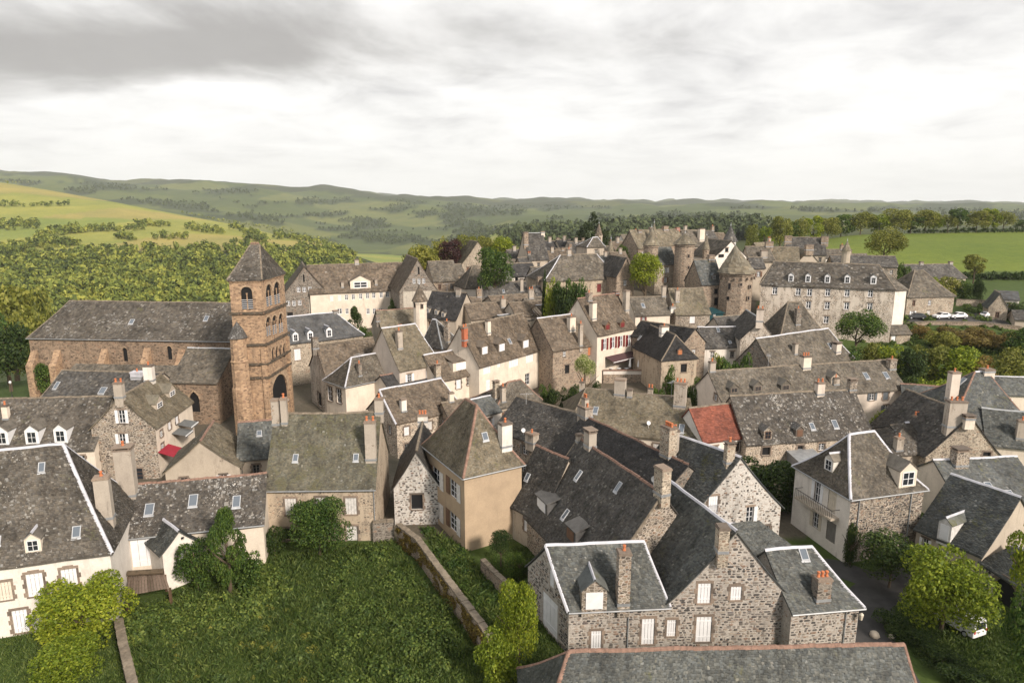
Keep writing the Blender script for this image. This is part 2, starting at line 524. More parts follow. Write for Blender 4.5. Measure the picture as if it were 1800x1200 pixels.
plain('teal_paint', (0.03, 0.26, 0.20), 0.5, 0.2, 2.0)
plain('dark_teal', (0.012, 0.05, 0.058), 0.5, 0.2, 2.0)
plain('timber', (0.12, 0.075, 0.045), 0.8, 0.3, 2.0)
plain('awning_red', (0.27, 0.02, 0.035), 0.8, 0.15, 2.0)
plain('awning_grey', (0.13, 0.135, 0.135), 0.8, 0.15, 2.0)
plain('awning_dark', (0.075, 0.04, 0.042), 0.8, 0.15, 2.0)
plain('canvas', (0.80, 0.80, 0.80), 0.8, 0.05, 2.0)
plain('iron', (0.035, 0.035, 0.038), 0.5, 0.2, 2.0)
plain('asphalt', (0.055, 0.053, 0.052), 0.9, 0.3, 0.8)
plain('bark', (0.10, 0.075, 0.05), 0.9, 0.4, 3.0)
plain('dark_room', (0.012, 0.012, 0.013), 0.8, 0.1, 1.0)
plain('car_white', (0.72, 0.72, 0.73), 0.3, 0.05, 1.0)
plain('car_dark', (0.06, 0.065, 0.07), 0.3, 0.05, 1.0)
plain('rubber', (0.02, 0.02, 0.02), 0.8, 0.1, 1.0)
plain('lamp_red', (0.45, 0.02, 0.015), 0.3, 0.05, 1.0)
plain('pale_wood', (0.44, 0.40, 0.34), 0.8, 0.25, 3.0)
plain('leadwork', (0.42, 0.43, 0.45), 0.5, 0.2, 2.0)
m, t, b = new_mat('glass', 0.08)
b.inputs['Base Color'].default_value = (0.022, 0.026, 0.032, 1)
b.inputs['Specular IOR Level'].default_value = 0.55
m, t, b = new_mat('skylight_glass', 0.12)
b.inputs['Base Color'].default_value = (0.10, 0.12, 0.145, 1)
b.inputs['Specular IOR Level'].default_value = 0.9
leaf_mat('leaf_lime', (0.075, 0.115, 0.010), (0.165, 0.215, 0.018), (0.30, 0.33, 0.035))
leaf_mat('leaf_green', (0.022, 0.050, 0.012), (0.056, 0.102, 0.020), (0.130, 0.180, 0.034))
leaf_mat('leaf_bramble', (0.035, 0.065, 0.016), (0.085, 0.130, 0.028), (0.18, 0.22, 0.05))
leaf_mat('leaf_dark', (0.014, 0.030, 0.010), (0.035, 0.062, 0.015), (0.075, 0.105, 0.022))
leaf_mat('leaf_olive', (0.07, 0.085, 0.018), (0.16, 0.175, 0.034), (0.29, 0.28, 0.07))
leaf_mat('leaf_copper', (0.020, 0.010, 0.012), (0.042, 0.018, 0.020), (0.075, 0.034, 0.030))
leaf_mat('leaf_blossom', (0.06, 0.10, 0.02), (0.19, 0.24, 0.06), (0.62, 0.60, 0.42))
leaf_mat('leaf_conifer', (0.016, 0.028, 0.012), (0.036, 0.052, 0.020), (0.068, 0.085, 0.03), 0.1)
leaf_mat('leaf_wood', (0.040, 0.058, 0.012), (0.105, 0.122, 0.020), (0.215, 0.205, 0.034), 0.2)
leaf_mat('leaf_far', (0.022, 0.036, 0.014), (0.05, 0.068, 0.02), (0.10, 0.112, 0.032), 0.2)
leaf_mat('leaf_rust', (0.06, 0.040, 0.012), (0.155, 0.105, 0.028), (0.26, 0.20, 0.05), 0.2)
def wood_mat(name, dark, mid, lite, scale):
    m, t, b = new_mat(name, 0.75)
    geo = t.nodes.new('ShaderNodeNewGeometry')
    tcn = t.nodes.new('ShaderNodeTexCoord')
    v = t.nodes.new('ShaderNodeTexVoronoi')
    v.inputs['Scale'].default_value = scale
    lk(t, tcn.outputs['Object'], v.inputs['Vector'])
    sp = t.nodes.new('ShaderNodeSeparateColor')
    lk(t, v.outputs['Color'], sp.inputs[0])
    n = noise(t, tcn.outputs['Object'], scale * 0.12, 4)
    f = math_node(t, 'ADD', math_node(t, 'ADD', math_node(t, 'MULTIPLY', geo.outputs['Random Per Island'], 0.25), math_node(t, 'MULTIPLY', sp.outputs[0], 0.4)), math_node(t, 'MULTIPLY', n, 0.42))
    lk(t, ramp(t, f, [(0.25, dark), (0.52, mid), (0.85, lite)]), b.inputs['Base Color'])
    return m


wood_mat('wood_near', (0.026, 0.042, 0.012), (0.110, 0.140, 0.024), (0.30, 0.30, 0.055), 0.11)
wood_mat('wood_far', (0.030, 0.044, 0.020), (0.048, 0.066, 0.024), (0.085, 0.105, 0.035), 0.05)
leaf_mat('grass_blade', (0.032, 0.058, 0.015), (0.066, 0.105, 0.026), (0.13, 0.165, 0.045), 0.25)


# ------------------------------------------------------------------ mesh building
class MB:
    def __init__(self):
        self.v, self.f = [], []

    def quad(self, *p):
        i = len(self.v)
        self.v.extend([tuple(map(float, q)) for q in p])
        self.f.append(tuple(range(i, i + len(p))))

    def box(self, c, ax, ay, az):
        c, ax, ay, az = (np.array(q, float) for q in (c, ax, ay, az))
        i = len(self.v)
        for sz in (-1, 1):
            for sx, sy in ((-1, -1), (1, -1), (1, 1), (-1, 1)):
                self.v.append(tuple(c + ax * sx + ay * sy + az * sz))
        for f in ((3, 2, 1, 0), (4, 5, 6, 7), (0, 1, 5, 4), (1, 2, 6, 5), (2, 3, 7, 6), (3, 0, 4, 7)):
            self.f.append(tuple(i + k for k in f))

    def rings(self, rings, cap0=True, cap1=True):
        i = len(self.v)
        n = len(rings[0])
        for r in rings:
            self.v.extend([tuple(map(float, q)) for q in r])
        for a in range(len(rings) - 1):
            for k in range(n):
                k2 = (k + 1) % n
                self.f.append((i + a * n + k, i + a * n + k2, i + (a + 1) * n + k2, i + (a + 1) * n + k))
        if cap0:
            self.f.append(tuple(i + k for k in reversed(range(n))))
        if cap1:
            self.f.append(tuple(i + (len(rings) - 1) * n + k for k in range(n)))

    def lathe(self, c, prof, n=8, cap=True):
        c = np.array(c, float)
        rr = []
        for r, z in prof:
            rr.append([c + np.array([r * math.cos(2 * math.pi * k / n), r * math.sin(2 * math.pi * k / n), z]) for k in range(n)])
        self.rings(rr, cap, cap)

    def tube(self, pts, r, n=6):
        pts = [np.array(p, float) for p in pts]
        rs = r if isinstance(r, (list, tuple)) else [r] * len(pts)
        rr = []
        for k, p in enumerate(pts):
            d = pts[min(k + 1, len(pts) - 1)] - pts[max(k - 1, 0)]
            d = d / (np.linalg.norm(d) + 1e-9)
            a = np.cross(d, [0, 0, 1.0]) if abs(d[2]) < 0.9 else np.cross(d, [1.0, 0, 0])
            a /= np.linalg.norm(a)
            b_ = np.cross(d, a)
            rr.append([p + rs[k] * (math.cos(2 * math.pi * q / n) * a + math.sin(2 * math.pi * q / n) * b_) for q in range(n)])
        self.rings(rr)

    def build(self, name, mat, parent=None, org=None, smooth=False):
        return link(name, self.v, self.f, mat, parent, org, smooth)


def link(name, v, f, mat, parent=None, org=None, smooth=False, mesh=None):
    if mesh is None:
        mesh = bpy.data.meshes.new(name)
        vv = np.asarray(v, float).reshape(-1, 3)
        if org is not None:
            vv = vv - np.asarray(org)
        fast_mesh(mesh, vv, f)
        mesh.materials.append(MATS[mat] if isinstance(mat, str) else mat)
        if smooth:
            mesh.polygons.foreach_set('use_smooth', [True] * len(mesh.polygons))
    o = bpy.data.objects.new(name, mesh)
    COL.objects.link(o)
    if parent is not None:
        o.parent = parent
    return o


def fast_mesh(mesh, v, f):
    if isinstance(f, np.ndarray):
        k = f.shape[1]
        mesh.vertices.add(len(v))
        mesh.vertices.foreach_set('co', np.ascontiguousarray(v, dtype=np.float32).ravel())
        mesh.loops.add(f.size)
        mesh.loops.foreach_set('vertex_index', np.ascontiguousarray(f, dtype=np.int32).ravel())
        mesh.polygons.add(len(f))
        mesh.polygons.foreach_set('loop_start', np.arange(0, f.size, k, dtype=np.int32))
        mesh.update(calc_edges=True)
    else:
        mesh.from_pydata([tuple(q) for q in v], [], f)
        mesh.update()


def tag(o, label, cat, group=None, kind=None):
    o['label'] = label
    o['category'] = cat
    if group:
        o['group'] = group
    if kind:
        o['kind'] = kind
    return o


def empty(name, loc):
    o = bpy.data.objects.new(name, None)
    o.empty_display_size = 0.5
    COL.objects.link(o)
    o.location = tuple(loc)
    return o


# ------------------------------------------------------------------ the ground, one sheet out to the horizon
def build_ground():
    ys = np.concatenate([[-90.0], np.exp(np.linspace(math.log(30.5), math.log(9400), 300))])
    ss = np.concatenate([np.linspace(-1.85, -0.86, 30), np.linspace(-0.85, 0.85, 240), np.linspace(0.86, 1.85, 30)])
    V = np.zeros((len(ys), len(ss), 3))
    colr = np.zeros((len(ys), len(ss), 4))
    for j, y in enumerate(ys):
        yy = max(y, 30.5)
        for i, s in enumerate(ss):
            x = s * yy * (3.0 if y < 0 else 1.0)
            V[j, i] = (x, y, ground(s * yy, yy))
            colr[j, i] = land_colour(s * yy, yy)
    n, m_ = len(ys), len(ss)
    idx = np.arange(n * m_).reshape(n, m_)
    F = np.stack([idx[:-1, :-1], idx[:-1, 1:], idx[1:, 1:], idx[1:, :-1]], -1).reshape(-1, 4)
    mesh = bpy.data.meshes.new('ground')
    fast_mesh(mesh, V.reshape(-1, 3), F)
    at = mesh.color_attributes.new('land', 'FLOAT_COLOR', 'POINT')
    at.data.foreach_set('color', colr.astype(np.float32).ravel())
    m, t, b = new_mat('land', 0.95)
    a = t.nodes.new('ShaderNodeVertexColor')
    a.layer_name = 'land'
    tcn = t.nodes.new('ShaderNodeTexCoord')
    f1 = noise(t, tcn.outputs['Object'], 0.35, 8, 0.7)
    f2 = noise(t, tcn.outputs['Object'], 0.012, 8, 0.65)
    f3 = noise(t, tcn.outputs['Object'], 2.5, 4, 0.7)
    c = mixc(t, 1.0, a.outputs[0], ramp(t, f1, [(0.25, (0.72, 0.76, 0.7)), (0.75, (1.22, 1.18, 1.2))]), 'MULTIPLY')
    c = mixc(t, 1.0, c, ramp(t, f2, [(0.3, (0.74, 0.82, 0.8)), (0.7, (1.2, 1.12, 1.05))]), 'MULTIPLY')
    c = mixc(t, 1.0, c, ramp(t, f3, [(0.25, 0.7), (0.75, 1.2)]), 'MULTIPLY')
    lk(t, c, b.inputs['Base Color'])
    bump(t, b, math_node(t, 'ADD', f1, f3), 0.6, 0.25)
    mesh.materials.append(m)
    mesh.polygons.foreach_set('use_smooth', [True] * len(mesh.polygons))
    o = bpy.data.objects.new('ground', mesh)
    COL.objects.link(o)
    o['kind'] = 'structure'
    return o


def woody(px, py):
    return mnoise.fractal(Vector((px / 95.0, py / 13.0, 1.3)), 0.8, 2.0, 4) > 0.10


FIELD_SEEDS = {}


def land_colour(x, y):
    """What grows or lies there: street grit in the village, meadow, pasture, woodland floor; hill sun and canopy dark are painted in."""
    px, py = project((x, y, ground(x, y)))
    if y < 235:
        s = x / y
        grass = (0.055, 0.085, 0.018)
        street = (0.115, 0.098, 0.078)
        village = -0.45 < s < 0.47 and 72 < y
        if 160 < y and s > 0.36:
            village = False
        if y > 150 and s < -0.33:
            village = False
        if 76 < y < 122 and -0.75 < s <= -0.45:
            village = True
        return (*(street if village else grass), 1)
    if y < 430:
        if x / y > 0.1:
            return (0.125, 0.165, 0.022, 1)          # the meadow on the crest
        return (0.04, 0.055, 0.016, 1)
    # patchwork of pastures and woods, cell by cell
    sc = 150.0 if y < 1700 else 330.0
    wx = x / sc + 0.5 * math.sin(y / (2.1 * sc))
    wy = y / (sc * 1.15) + 0.5 * math.sin(x / (1.7 * sc))
    key = (int(math.floor(wx)), int(math.floor(wy)), sc)
    r = FIELD_SEEDS.setdefault(key, RNG.random())
    if y < 1000 and x / y < -0.2 and py > 440:          # woodland floor, the dark under the canopy put into its colour
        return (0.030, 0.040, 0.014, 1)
    if y < 1750 and x / y < 0.02:                     # the hill on the left, sunlight put into its pasture colours
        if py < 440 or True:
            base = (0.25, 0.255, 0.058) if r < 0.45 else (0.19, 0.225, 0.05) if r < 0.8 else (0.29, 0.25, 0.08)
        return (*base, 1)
    if y < 1300:
        return (0.05, 0.062, 0.018, 1) if r < 0.6 else (0.12, 0.135, 0.03, 1)
    base = (0.070, 0.092, 0.030) if r < 0.45 else (0.092, 0.114, 0.034) if r < 0.8 else (0.120, 0.134, 0.044)
    if woody(px, py):
        base = (0.036, 0.050, 0.020)
    if y > 4000:
        base = (0.04, 0.05, 0.022) if r < 0.65 else (0.08, 0.09, 0.03)
    return (*base, 1)


build_ground()
# ------------------------------------------------------------------ houses
def unit(v):
    v = np.asarray(v, float)
    return v / (np.linalg.norm(v) + 1e-9)


def cap_strip(mb, pts, wdt, lift=0.05, drop=0.12):
    """A folded strip laid over a ridge or hip."""
    pts = [np.array(p, float) for p in pts]
    row = []
    for k, p in enumerate(pts):
        d = pts[min(k + 1, len(pts) - 1)] - pts[max(k - 1, 0)]
        s = unit(np.array([d[1], -d[0], 0]))
        up = np.array([0, 0, 1.0])
        row.append((p - s * wdt + up * (lift - drop), p - s * wdt * 0.35 + up * (lift + 0.05), p + s * wdt * 0.35 + up * (lift + 0.05), p + s * wdt + up * (lift - drop)))
    i = len(mb.v)
    for r in row:
        mb.v.extend([tuple(q) for q in r])
    for k in range(len(row) - 1):
        for e in range(3):
            mb.f.append((i + k * 4 + e, i + k * 4 + e + 1, i + k * 4 + 4 + e + 1, i + k * 4 + 4 + e))


def sag(x, y):
    return 0.11 * mnoise.noise(Vector((x * 0.31, y * 0.31, 5.0))) + 0.035 * mnoise.noise(Vector((x * 1.1, y * 1.1, 2.0)))


class House:
    def __init__(s, name, label, A, B, h, D, R=None, RL=None, RR=None, hl=None, hr=None, axis='x', nrot=0.0, c=0.13,
                 wall='plaster_white', roof='lauze', ridge='zinc', hip=None, o=0.32, cat='house', group=None, z=None, rh=None,
                 slate=None, stones=None, gutter=False, base=None, verge=None, single=0, stone_mat='stones', slates=True, root=None, skip=0.08, rot=None):
        s.name, s.label, s.cat, s.group = name, label, cat, group
        s.wallmat, s.roofmat, s.ridgemat, s.hipmat = wall, roof, ridge, (ridge if hip is None else hip)
        s.axis, s.c, s.o, s.gutter, s.stones_on, s.verge, s.single, s.stone_mat = axis, c, o, gutter, stones, verge, single, stone_mat
        s.slates_on = slates
        s.skip = skip
        mx, my = (A[0] + B[0]) / 2, (A[1] + B[1]) / 2
        if z is None:
            y = 90.0
            sl, sx = slope(my), ray(mx, my)[0] / ray(mx, my)[1]
            for k in range(60):
                zz_ = ground(sx * y, y) + h
                y = 0.5 * y + 0.5 * min(max((zz_ - CAM_H) / sl, 35), 330)
            z = ground(sx * y, y) + h
            if y > 236:                            # nothing of the town stands farther out than the hilltop
                y = 226.0
                z = CAM_H + sl * y
        s.ze = z
        A3, B3 = at_z(*A, z), at_z(*B, z)
        ang = math.degrees(math.atan2(B3[1] - A3[1], B3[0] - A3[0]))
        if rot is None and A3[1] > 150 and abs(ang) > 24:
            rot = math.copysign(24, ang)           # far off, a pixel of eaves height turns a house too much
        if rot is not None:
            c_, s_ = math.cos(math.radians(rot)), math.sin(math.radians(rot))
            lo, hi = 0.5, 80.0
            for k in range(50):
                md = (lo + hi) / 2
                if project((A3[0] + c_ * md, A3[1] + s_ * md, z))[0] < B[0]:
                    lo = md
                else:
                    hi = md
            B3 = np.array([A3[0] + c_ * lo, A3[1] + s_ * lo, z])
        s.A = A3[:2]
        s.w = float(np.linalg.norm(B3[:2] - A3[:2]))
        s.u = (B3[:2] - A3[:2]) / s.w
        s.m = np.array([-s.u[1], s.u[0]])
        a = math.radians(nrot)
        s.n = np.array([s.m[0] * math.cos(a) - s.m[1] * math.sin(a), s.m[0] * math.sin(a) + s.m[1] * math.cos(a)])
        s.D = D
        # ridge height and hip insets from the pixels of the ridge
        half = D / 2 if axis == 'x' else (D if axis == 'shed' else 0)

        def on_plane(px, py, off):
            d = ray(px, py)
            p0 = s.A + s.n * off
            den = d[0] * s.m[0] + d[1] * s.m[1]
            t = (p0 @ s.m) / den
            return (d[:2] * t - p0) @ s.u, CAM_H + d[2] * t
        if axis == 'y':
            half = hl or 0.0
        if rh is None:
            rh = on_plane(R[0], R[1], half)[1] - s.ze if R is not None else 3.0
        s.rh = max(rh, 0.4)
        s.i1 = s.i2 = 0.0
        if axis == 'x':
            if RL is not None:
                s.i1 = min(max(on_plane(RL, R[1], half)[0], 0.4), s.w - 0.3)
            if RR is not None:
                s.i2 = min(max(s.w - on_plane(RR, R[1], half)[0], 0.4), s.w - 0.2 - s.i1)
            if hl is not None:
                s.i1 = hl
            if hr is not None:
                s.i2 = hr
        elif axis == 'y':
            s.i1, s.i2 = hl or 0.0, hr or 0.0
        s.zr = s.ze - 0.22
        s.zt = s.ze + s.rh
        cs = [s.P(0, 0), s.P(s.w, 0), s.P(s.w, D), s.P(0, D)]
        s.zg = min(ground(*q) for q in cs)
        s.zb = s.zg - 0.8 if base is None else base
        ctr = s.P(s.w / 2, D / 2)
        s.org = np.array([ctr[0], ctr[1], s.zg])
        s.dist = float(np.hypot(*ctr))
        s.ctr = ctr
        s.slate = slate or (0.215 if s.dist < 85 else 0.27 if s.dist < 120 else 0.34 if s.dist < 160 else 0.46)
        s.walls = []
        L = [((0, 0), (s.w, 0)), ((s.w, 0), (s.w, D)), ((s.w, D), (0, D)), ((0, D), (0, 0))]
        for p, q in L:
            a3, b3 = s.P(*p), s.P(*q)
            ln = float(np.linalg.norm(b3 - a3))
            d = (b3 - a3) / ln
            s.walls.append(dict(p=a3, d=d, L=ln, n=np.array([d[1], -d[0]]), ab=(np.array(p, float), np.array(q, float)), holes=[]))
        s.items = []
        if root is not None:                       # a wing of a house that already stands: its parts go under that house
            s.root, s.org = root.root, root.org
        else:
            s.root = empty(name, s.org)
            tag(s.root, label, cat, group)

    def P(s, a, b):
        return s.A + s.u * a + s.n * b

    def P3(s, a, b, z):
        p = s.P(a, b)
        return np.array([p[0], p[1], z])

    def f(s, t):
        return (1 - s.c) * t + s.c * t * t

    def tz(s, t):
        return s.zr + (s.zt - s.zr) * s.f(min(max(t, 0), 1.0))

    def tval(s, a, b):
        o = s.o
        if s.axis == 'x':
            t = [((b + o) / (s.D / 2 + o), 'front'), ((s.D + o - b) / (s.D / 2 + o), 'back')]
            if s.i1 > 0:
                t.append(((a + o) / (s.i1 + o), 'left'))
            if s.i2 > 0:
                t.append(((s.w + o - a) / (s.i2 + o), 'right'))
        elif s.axis == 'y':
            t = [((a + o) / (s.w / 2 + o), 'left'), ((s.w + o - a) / (s.w / 2 + o), 'right')]
            if s.i1 > 0:
                t.append(((b + o) / (s.i1 + o), 'front'))
            if s.i2 > 0:
                t.append(((s.D + o - b) / (s.i2 + o), 'back'))
        else:
            t = [((b + o) / (s.D + o), 'front')]
        return min(t)

    def roofz(s, a, b):
        return s.tz(s.tval(a, b)[0])

    def to_ab(s, p):
        q = np.asarray(p[:2]) - s.A
        det = s.u[0] * s.n[1] - s.u[1] * s.n[0]
        return (q[0] * s.n[1] - q[1] * s.n[0]) / det, (s.u[0] * q[1] - s.u[1] * q[0]) / det

    def planes(s):
        o, w_, D = s.o, s.w, s.D
        g = 0.18
        if s.axis == 'x':
            a0 = -o if s.i1 > 0 else -g
            a1 = w_ + o if s.i2 > 0 else w_ + g
            t0 = s.i1 if s.i1 > 0 else -g
            t1 = w_ - s.i2 if s.i2 > 0 else w_ + g
            out = [('front', (a0, -o), (a1, -o), (t0, D / 2), (t1, D / 2)), ('back', (a1, D + o), (a0, D + o), (t1, D / 2), (t0, D / 2))]
            if s.i1 > 0:
                out.append(('left', (-o, D + o), (-o, -o), (s.i1, D / 2), (s.i1, D / 2)))
            if s.i2 > 0:
                out.append(('right', (w_ + o, -o), (w_ + o, D + o), (w_ - s.i2, D / 2), (w_ - s.i2, D / 2)))
        elif s.axis == 'y':
            b0 = -o if s.i1 > 0 else -g
            b1 = D + o if s.i2 > 0 else D + g
            t0 = s.i1 if s.i1 > 0 else -g
            t1 = D - s.i2 if s.i2 > 0 else D + g
            out = [('left', (-o, b1), (-o, b0), (w_ / 2, t1), (w_ / 2, t0)), ('right', (w_ + o, b0), (w_ + o, b1), (w_ / 2, t0), (w_ / 2, t1))]
            if s.i1 > 0:
                out.append(('front', (-o, -o), (w_ + o, -o), (w_ / 2, s.i1), (w_ / 2, s.i1)))
            if s.i2 > 0:
                out.append(('back', (w_ + o, D + o), (-o, D + o), (w_ / 2, D - s.i2), (w_ / 2, D - s.i2)))
        else:
            out = [('front', (-g, -o), (w_ + g, -o), (-g, D), (w_ + g, D))]
        return out

    def ppos(s, pl, t, q):
        _, E0, E1, T0, T1 = pl
        E0, E1, T0, T1 = map(np.array, (E0, E1, T0, T1))
        ab = (E0 * (1 - t) + T0 * t) * (1 - q) + (E1 * (1 - t) + T1 * t) * q
        p = s.P3(ab[0], ab[1], s.tz(t))
        p[2] += sag(p[0], p[1])
        return p

    def outward(s, side):
        k = {'front': 0, 'right': 1, 'back': 2, 'left': 3}[side]
        return s.walls[k]['n']

    def roof_hit(s, px, py):
        d = ray(px, py)
        d = d / d[1]
        y0 = max(s.ctr[1] - 0.75 * (s.w + s.D), 5)
        y1 = s.ctr[1] + 0.75 * (s.w + s.D)
        y = y0
        while y < y1:
            p = (d[0] * y, y)
            a, b = s.to_ab(p)
            if -s.o <= a <= s.w + s.o and -s.o <= b <= s.D + s.o:
                z = CAM_H + d[2] * y
                if s.zr - 0.5 < z < s.roofz(a, b):
                    return np.array([p[0], y, s.roofz(a, b)]), s.tval(a, b)[1]
            y += 0.06
        return None, None

    def ridge_pt(s, px):
        if s.axis == 'x':
            e0, e1 = s.P3(s.i1, s.D / 2, s.zt), s.P3(s.w - s.i2, s.D / 2, s.zt)
        elif s.axis == 'y':
            e0, e1 = s.P3(s.w / 2, s.i1, s.zt), s.P3(s.w / 2, s.D - s.i2, s.zt)
        else:
            e0, e1 = s.P3(0, s.D, s.zt), s.P3(s.w, s.D, s.zt)
        best = min((abs(project(e0 * (1 - k / 60) + e1 * k / 60)[0] - px), k) for k in range(61))[1]
        return e0 * (1 - best / 60) + e1 * best / 60

    # ---- things asked for by pixel
    def wall_hit(s, px, py, k):
        W = s.walls[k]
        d = ray(px, py)
        den = d[0] * W['n'][0] + d[1] * W['n'][1]
        if den >= -1e-6:
            return None
        t = (W['p'] @ W['n']) / den
        return (d[:2] * t - W['p']) @ W['d'], CAM_H + d[2] * t, t

    def win(s, px, py, wpx, hpx, kind='w', col=None, trim=True, side=None, arch=False, rail=False):
        best = None
        for k in ((side,) if side is not None else (0, 1, 3)):
            r = s.wall_hit(px, py, k)
            if r is None:
                continue
            W = s.walls[k]
            if -0.2 < r[0] < W['L'] + 0.2 and s.zb < r[1] < s.zt and (best is None or r[2] < best[1]):
                best = (k, r[2])
        if best is None:
            print('no wall for', s.name, px, py)
            return s
        k = best[0]
        W = s.walls[k]
        x0, x1 = s.wall_hit(px - wpx / 2, py, k)[0], s.wall_hit(px + wpx / 2, py, k)[0]
        z0, z1 = s.wall_hit(px, py + hpx / 2, k)[1], s.wall_hit(px, py - hpx / 2, k)[1]
        x0, x1 = max(min(x0, x1), 0.12), min(max(x0, x1), W['L'] - 0.12)
        if x1 - x0 < 0.25 or z1 - z0 < 0.25:
            return s
        top = min(s.wtop(k, x0), s.wtop(k, x1)) - 0.12
        if z1 > top:
            z0, z1 = z0 - (z1 - top), top
        for hh in W['holes']:
            if x0 < hh[1] + 0.02 and x1 > hh[0] - 0.02 and z0 < hh[3] + 0.02 and z1 > hh[2] - 0.02:
                return s
        W['holes'].append((x0, x1, z0, z1))
        s.items.append(('win', k, x0, x1, z0, z1, kind, col, trim, arch, rail))
        return s

    def wtop(s, k, x):
        W = s.walls[k]
        ab = W['ab'][0] + (W['ab'][1] - W['ab'][0]) * (x / W['L'])
        return s.roofz(ab[0], ab[1]) - 0.17

    def wp(s, k, x, z, out=0.0):
        W = s.walls[k]
        q = W['p'] + W['d'] * x + W['n'] * out
        return np.array([q[0], q[1], z])

    def chim(s, px, pb, pt, wpx=14, pots=2, cap='n', mat='plaster_tan', dm=None):
        s.items.append(('chim', px, pb, pt, wpx, pots, cap, mat, dm))
        return s

    def dorm(s, px, py, wpx, hpx, kind='w', front='plaster_white', roof=None, shape='g', col=None, ridge=None):
        s.items.append(('dorm', px, py, wpx, hpx, kind, front, roof, shape, col, ridge))
        return s

    def sky(s, px, py, wpx=10, hpx=12):
        s.items.append(('sky', px, py, wpx, hpx))
        return s

    def pipe(s, px):
        s.items.append(('pipe', px))
        return s

    # ---- geometry
    def build(s):
        org = s.org
        mb = MB()
        for k, W in enumerate(s.walls):
            xs = {0.0, W['L']}
            for j in range(1, 10):
                xs.add(W['L'] * j / 10)
            for hq in W['holes']:
                xs.add(hq[0]); xs.add(hq[1])
            xs = sorted(xs)
            for x0, x1 in zip(xs, xs[1:]):
                if x1 - x0 < 1e-4:
                    continue
                xm = (x0 + x1) / 2
                hs = sorted([(hq[2], hq[3]) for hq in W['holes'] if hq[0] - 1e-4 <= xm <= hq[1] + 1e-4])
                z = s.zb
                for a, b in hs:
                    mb.quad(s.wp(k, x0, z), s.wp(k, x1, z), s.wp(k, x1, a), s.wp(k, x0, a))
                    z = b
                mb.quad(s.wp(k, x0, z), s.wp(k, x1, z), s.wp(k, x1, s.wtop(k, x1)), s.wp(k, x0, s.wtop(k, x0)))
            for x0, x1, z0, z1 in W['holes']:
                dp = -0.26
                mb.quad(s.wp(k, x0, z0), s.wp(k, x0, z0, dp), s.wp(k, x0, z1, dp), s.wp(k, x0, z1))
                mb.quad(s.wp(k, x1, z1), s.wp(k, x1, z1, dp), s.wp(k, x1, z0, dp), s.wp(k, x1, z0))
                mb.quad(s.wp(k, x0, z1), s.wp(k, x0, z1, dp), s.wp(k, x1, z1, dp), s.wp(k, x1, z1))
                mb.quad(s.wp(k, x1, z0), s.wp(k, x1, z0, dp), s.wp(k, x0, z0, dp), s.wp(k, x0, z0))
        wall = mb.build('wall', s.wallmat, s.root, org)
        if s.stones_on:
            s.rubble(wall)
        s.build_roof()
        for it in s.items:
            getattr(s, 'b_' + it[0])(*it[1:])
        return s

    def build_roof(s):
        org = s.org
        deck = MB()
        SV, SF, nv = [], [], 0
        camv = np.array([0, 0, CAM_H])
        for pl in s.planes():
            N = 4
            top = [[s.ppos(pl, i / N, q) + np.array([0, 0, -0.03]) for q in np.linspace(0, 1, 9)] for i in range(N + 1)]
            th = np.array([0, 0, -0.14])
            for i in range(N):
                for q in range(8):
                    deck.quad(top[i][q], top[i][q + 1], top[i + 1][q + 1], top[i + 1][q])
                    deck.quad(top[i + 1][q] + th, top[i + 1][q + 1] + th, top[i][q + 1] + th, top[i][q] + th)
                deck.quad(top[i][0] + th, top[i][0], top[i + 1][0], top[i + 1][0] + th)
                deck.quad(top[i][8], top[i][8] + th, top[i + 1][8] + th, top[i + 1][8])
            for q in range(8):
                deck.quad(top[0][q] + th, top[0][q + 1] + th, top[0][q + 1], top[0][q])
            e0, e1, tt = top[0][0], top[0][8], top[N][4]
            nrm = unit(np.cross(e1 - e0, tt - e0))
            if nrm[2] < 0:
                nrm = -nrm
            if (camv - (e0 + e1 + tt) / 3) @ nrm < -6.0 or not s.slates_on:
                continue
            # slates, course by course
            Ls = np.linalg.norm((top[N][0] + top[N][8]) / 2 - (e0 + e1) / 2)
            ex = s.slate * 0.85
            nr = max(3, int(Ls / ex))
            lift = 0.05 if s.dist < 100 else 0.06
            for r in range(nr):
                t0, t1 = r / nr, min(1.0, (r + 1.35) / nr)
                l0, r0 = s.ppos(pl, t0, 0), s.ppos(pl, t0, 1)
                l1, r1 = s.ppos(pl, t1, 0), s.ppos(pl, t1, 1)
                wid = np.linalg.norm(r0 - l0)
                if wid < 0.12:
                    continue
                k = max(1, int(wid / (s.slate * 0.92)))
                q = np.linspace(0, 1, k + 1)
                if k > 1:
                    q[1:-1] += NR.uniform(-0.3, 0.3, k - 1) / k
                q0, q1 = q[:-1, None], q[1:, None]
                up0 = nrm * (lift + NR.uniform(0, 0.035, (k, 1)))
                jag = (l1 - l0) / max(np.linalg.norm(l1 - l0), 1e-6) * NR.uniform(-0.10, 0.07, (k, 1)) * (1 if r else 0)
                sg = np.array([[0, 0, sag(*(l0[:2] * (1 - e) + r0[:2] * e)) - (sag(l0[0], l0[1]) * (1 - e) + sag(r0[0], r0[1]) * e)] for e in q])
                b0 = l0 * (1 - q0) + r0 * q0 + jag + sg[:-1]
                b1 = l0 * (1 - q1) + r0 * q1 + jag * NR.uniform(0.4, 1.5, (k, 1)) + sg[1:] + nrm * NR.uniform(-0.025, 0.025, (k, 1))
                c1 = l1 * (1 - q1) + r1 * q1 + nrm * 0.008 + sg[1:]
                c0 = l1 * (1 - q0) + r1 * q0 + nrm * 0.008 + sg[:-1]
                blk = np.stack([b0 + up0, b1 + up0, c1, c0, b0 + nrm * 0.004, b1 + nrm * 0.004], 1).reshape(-1, 3)
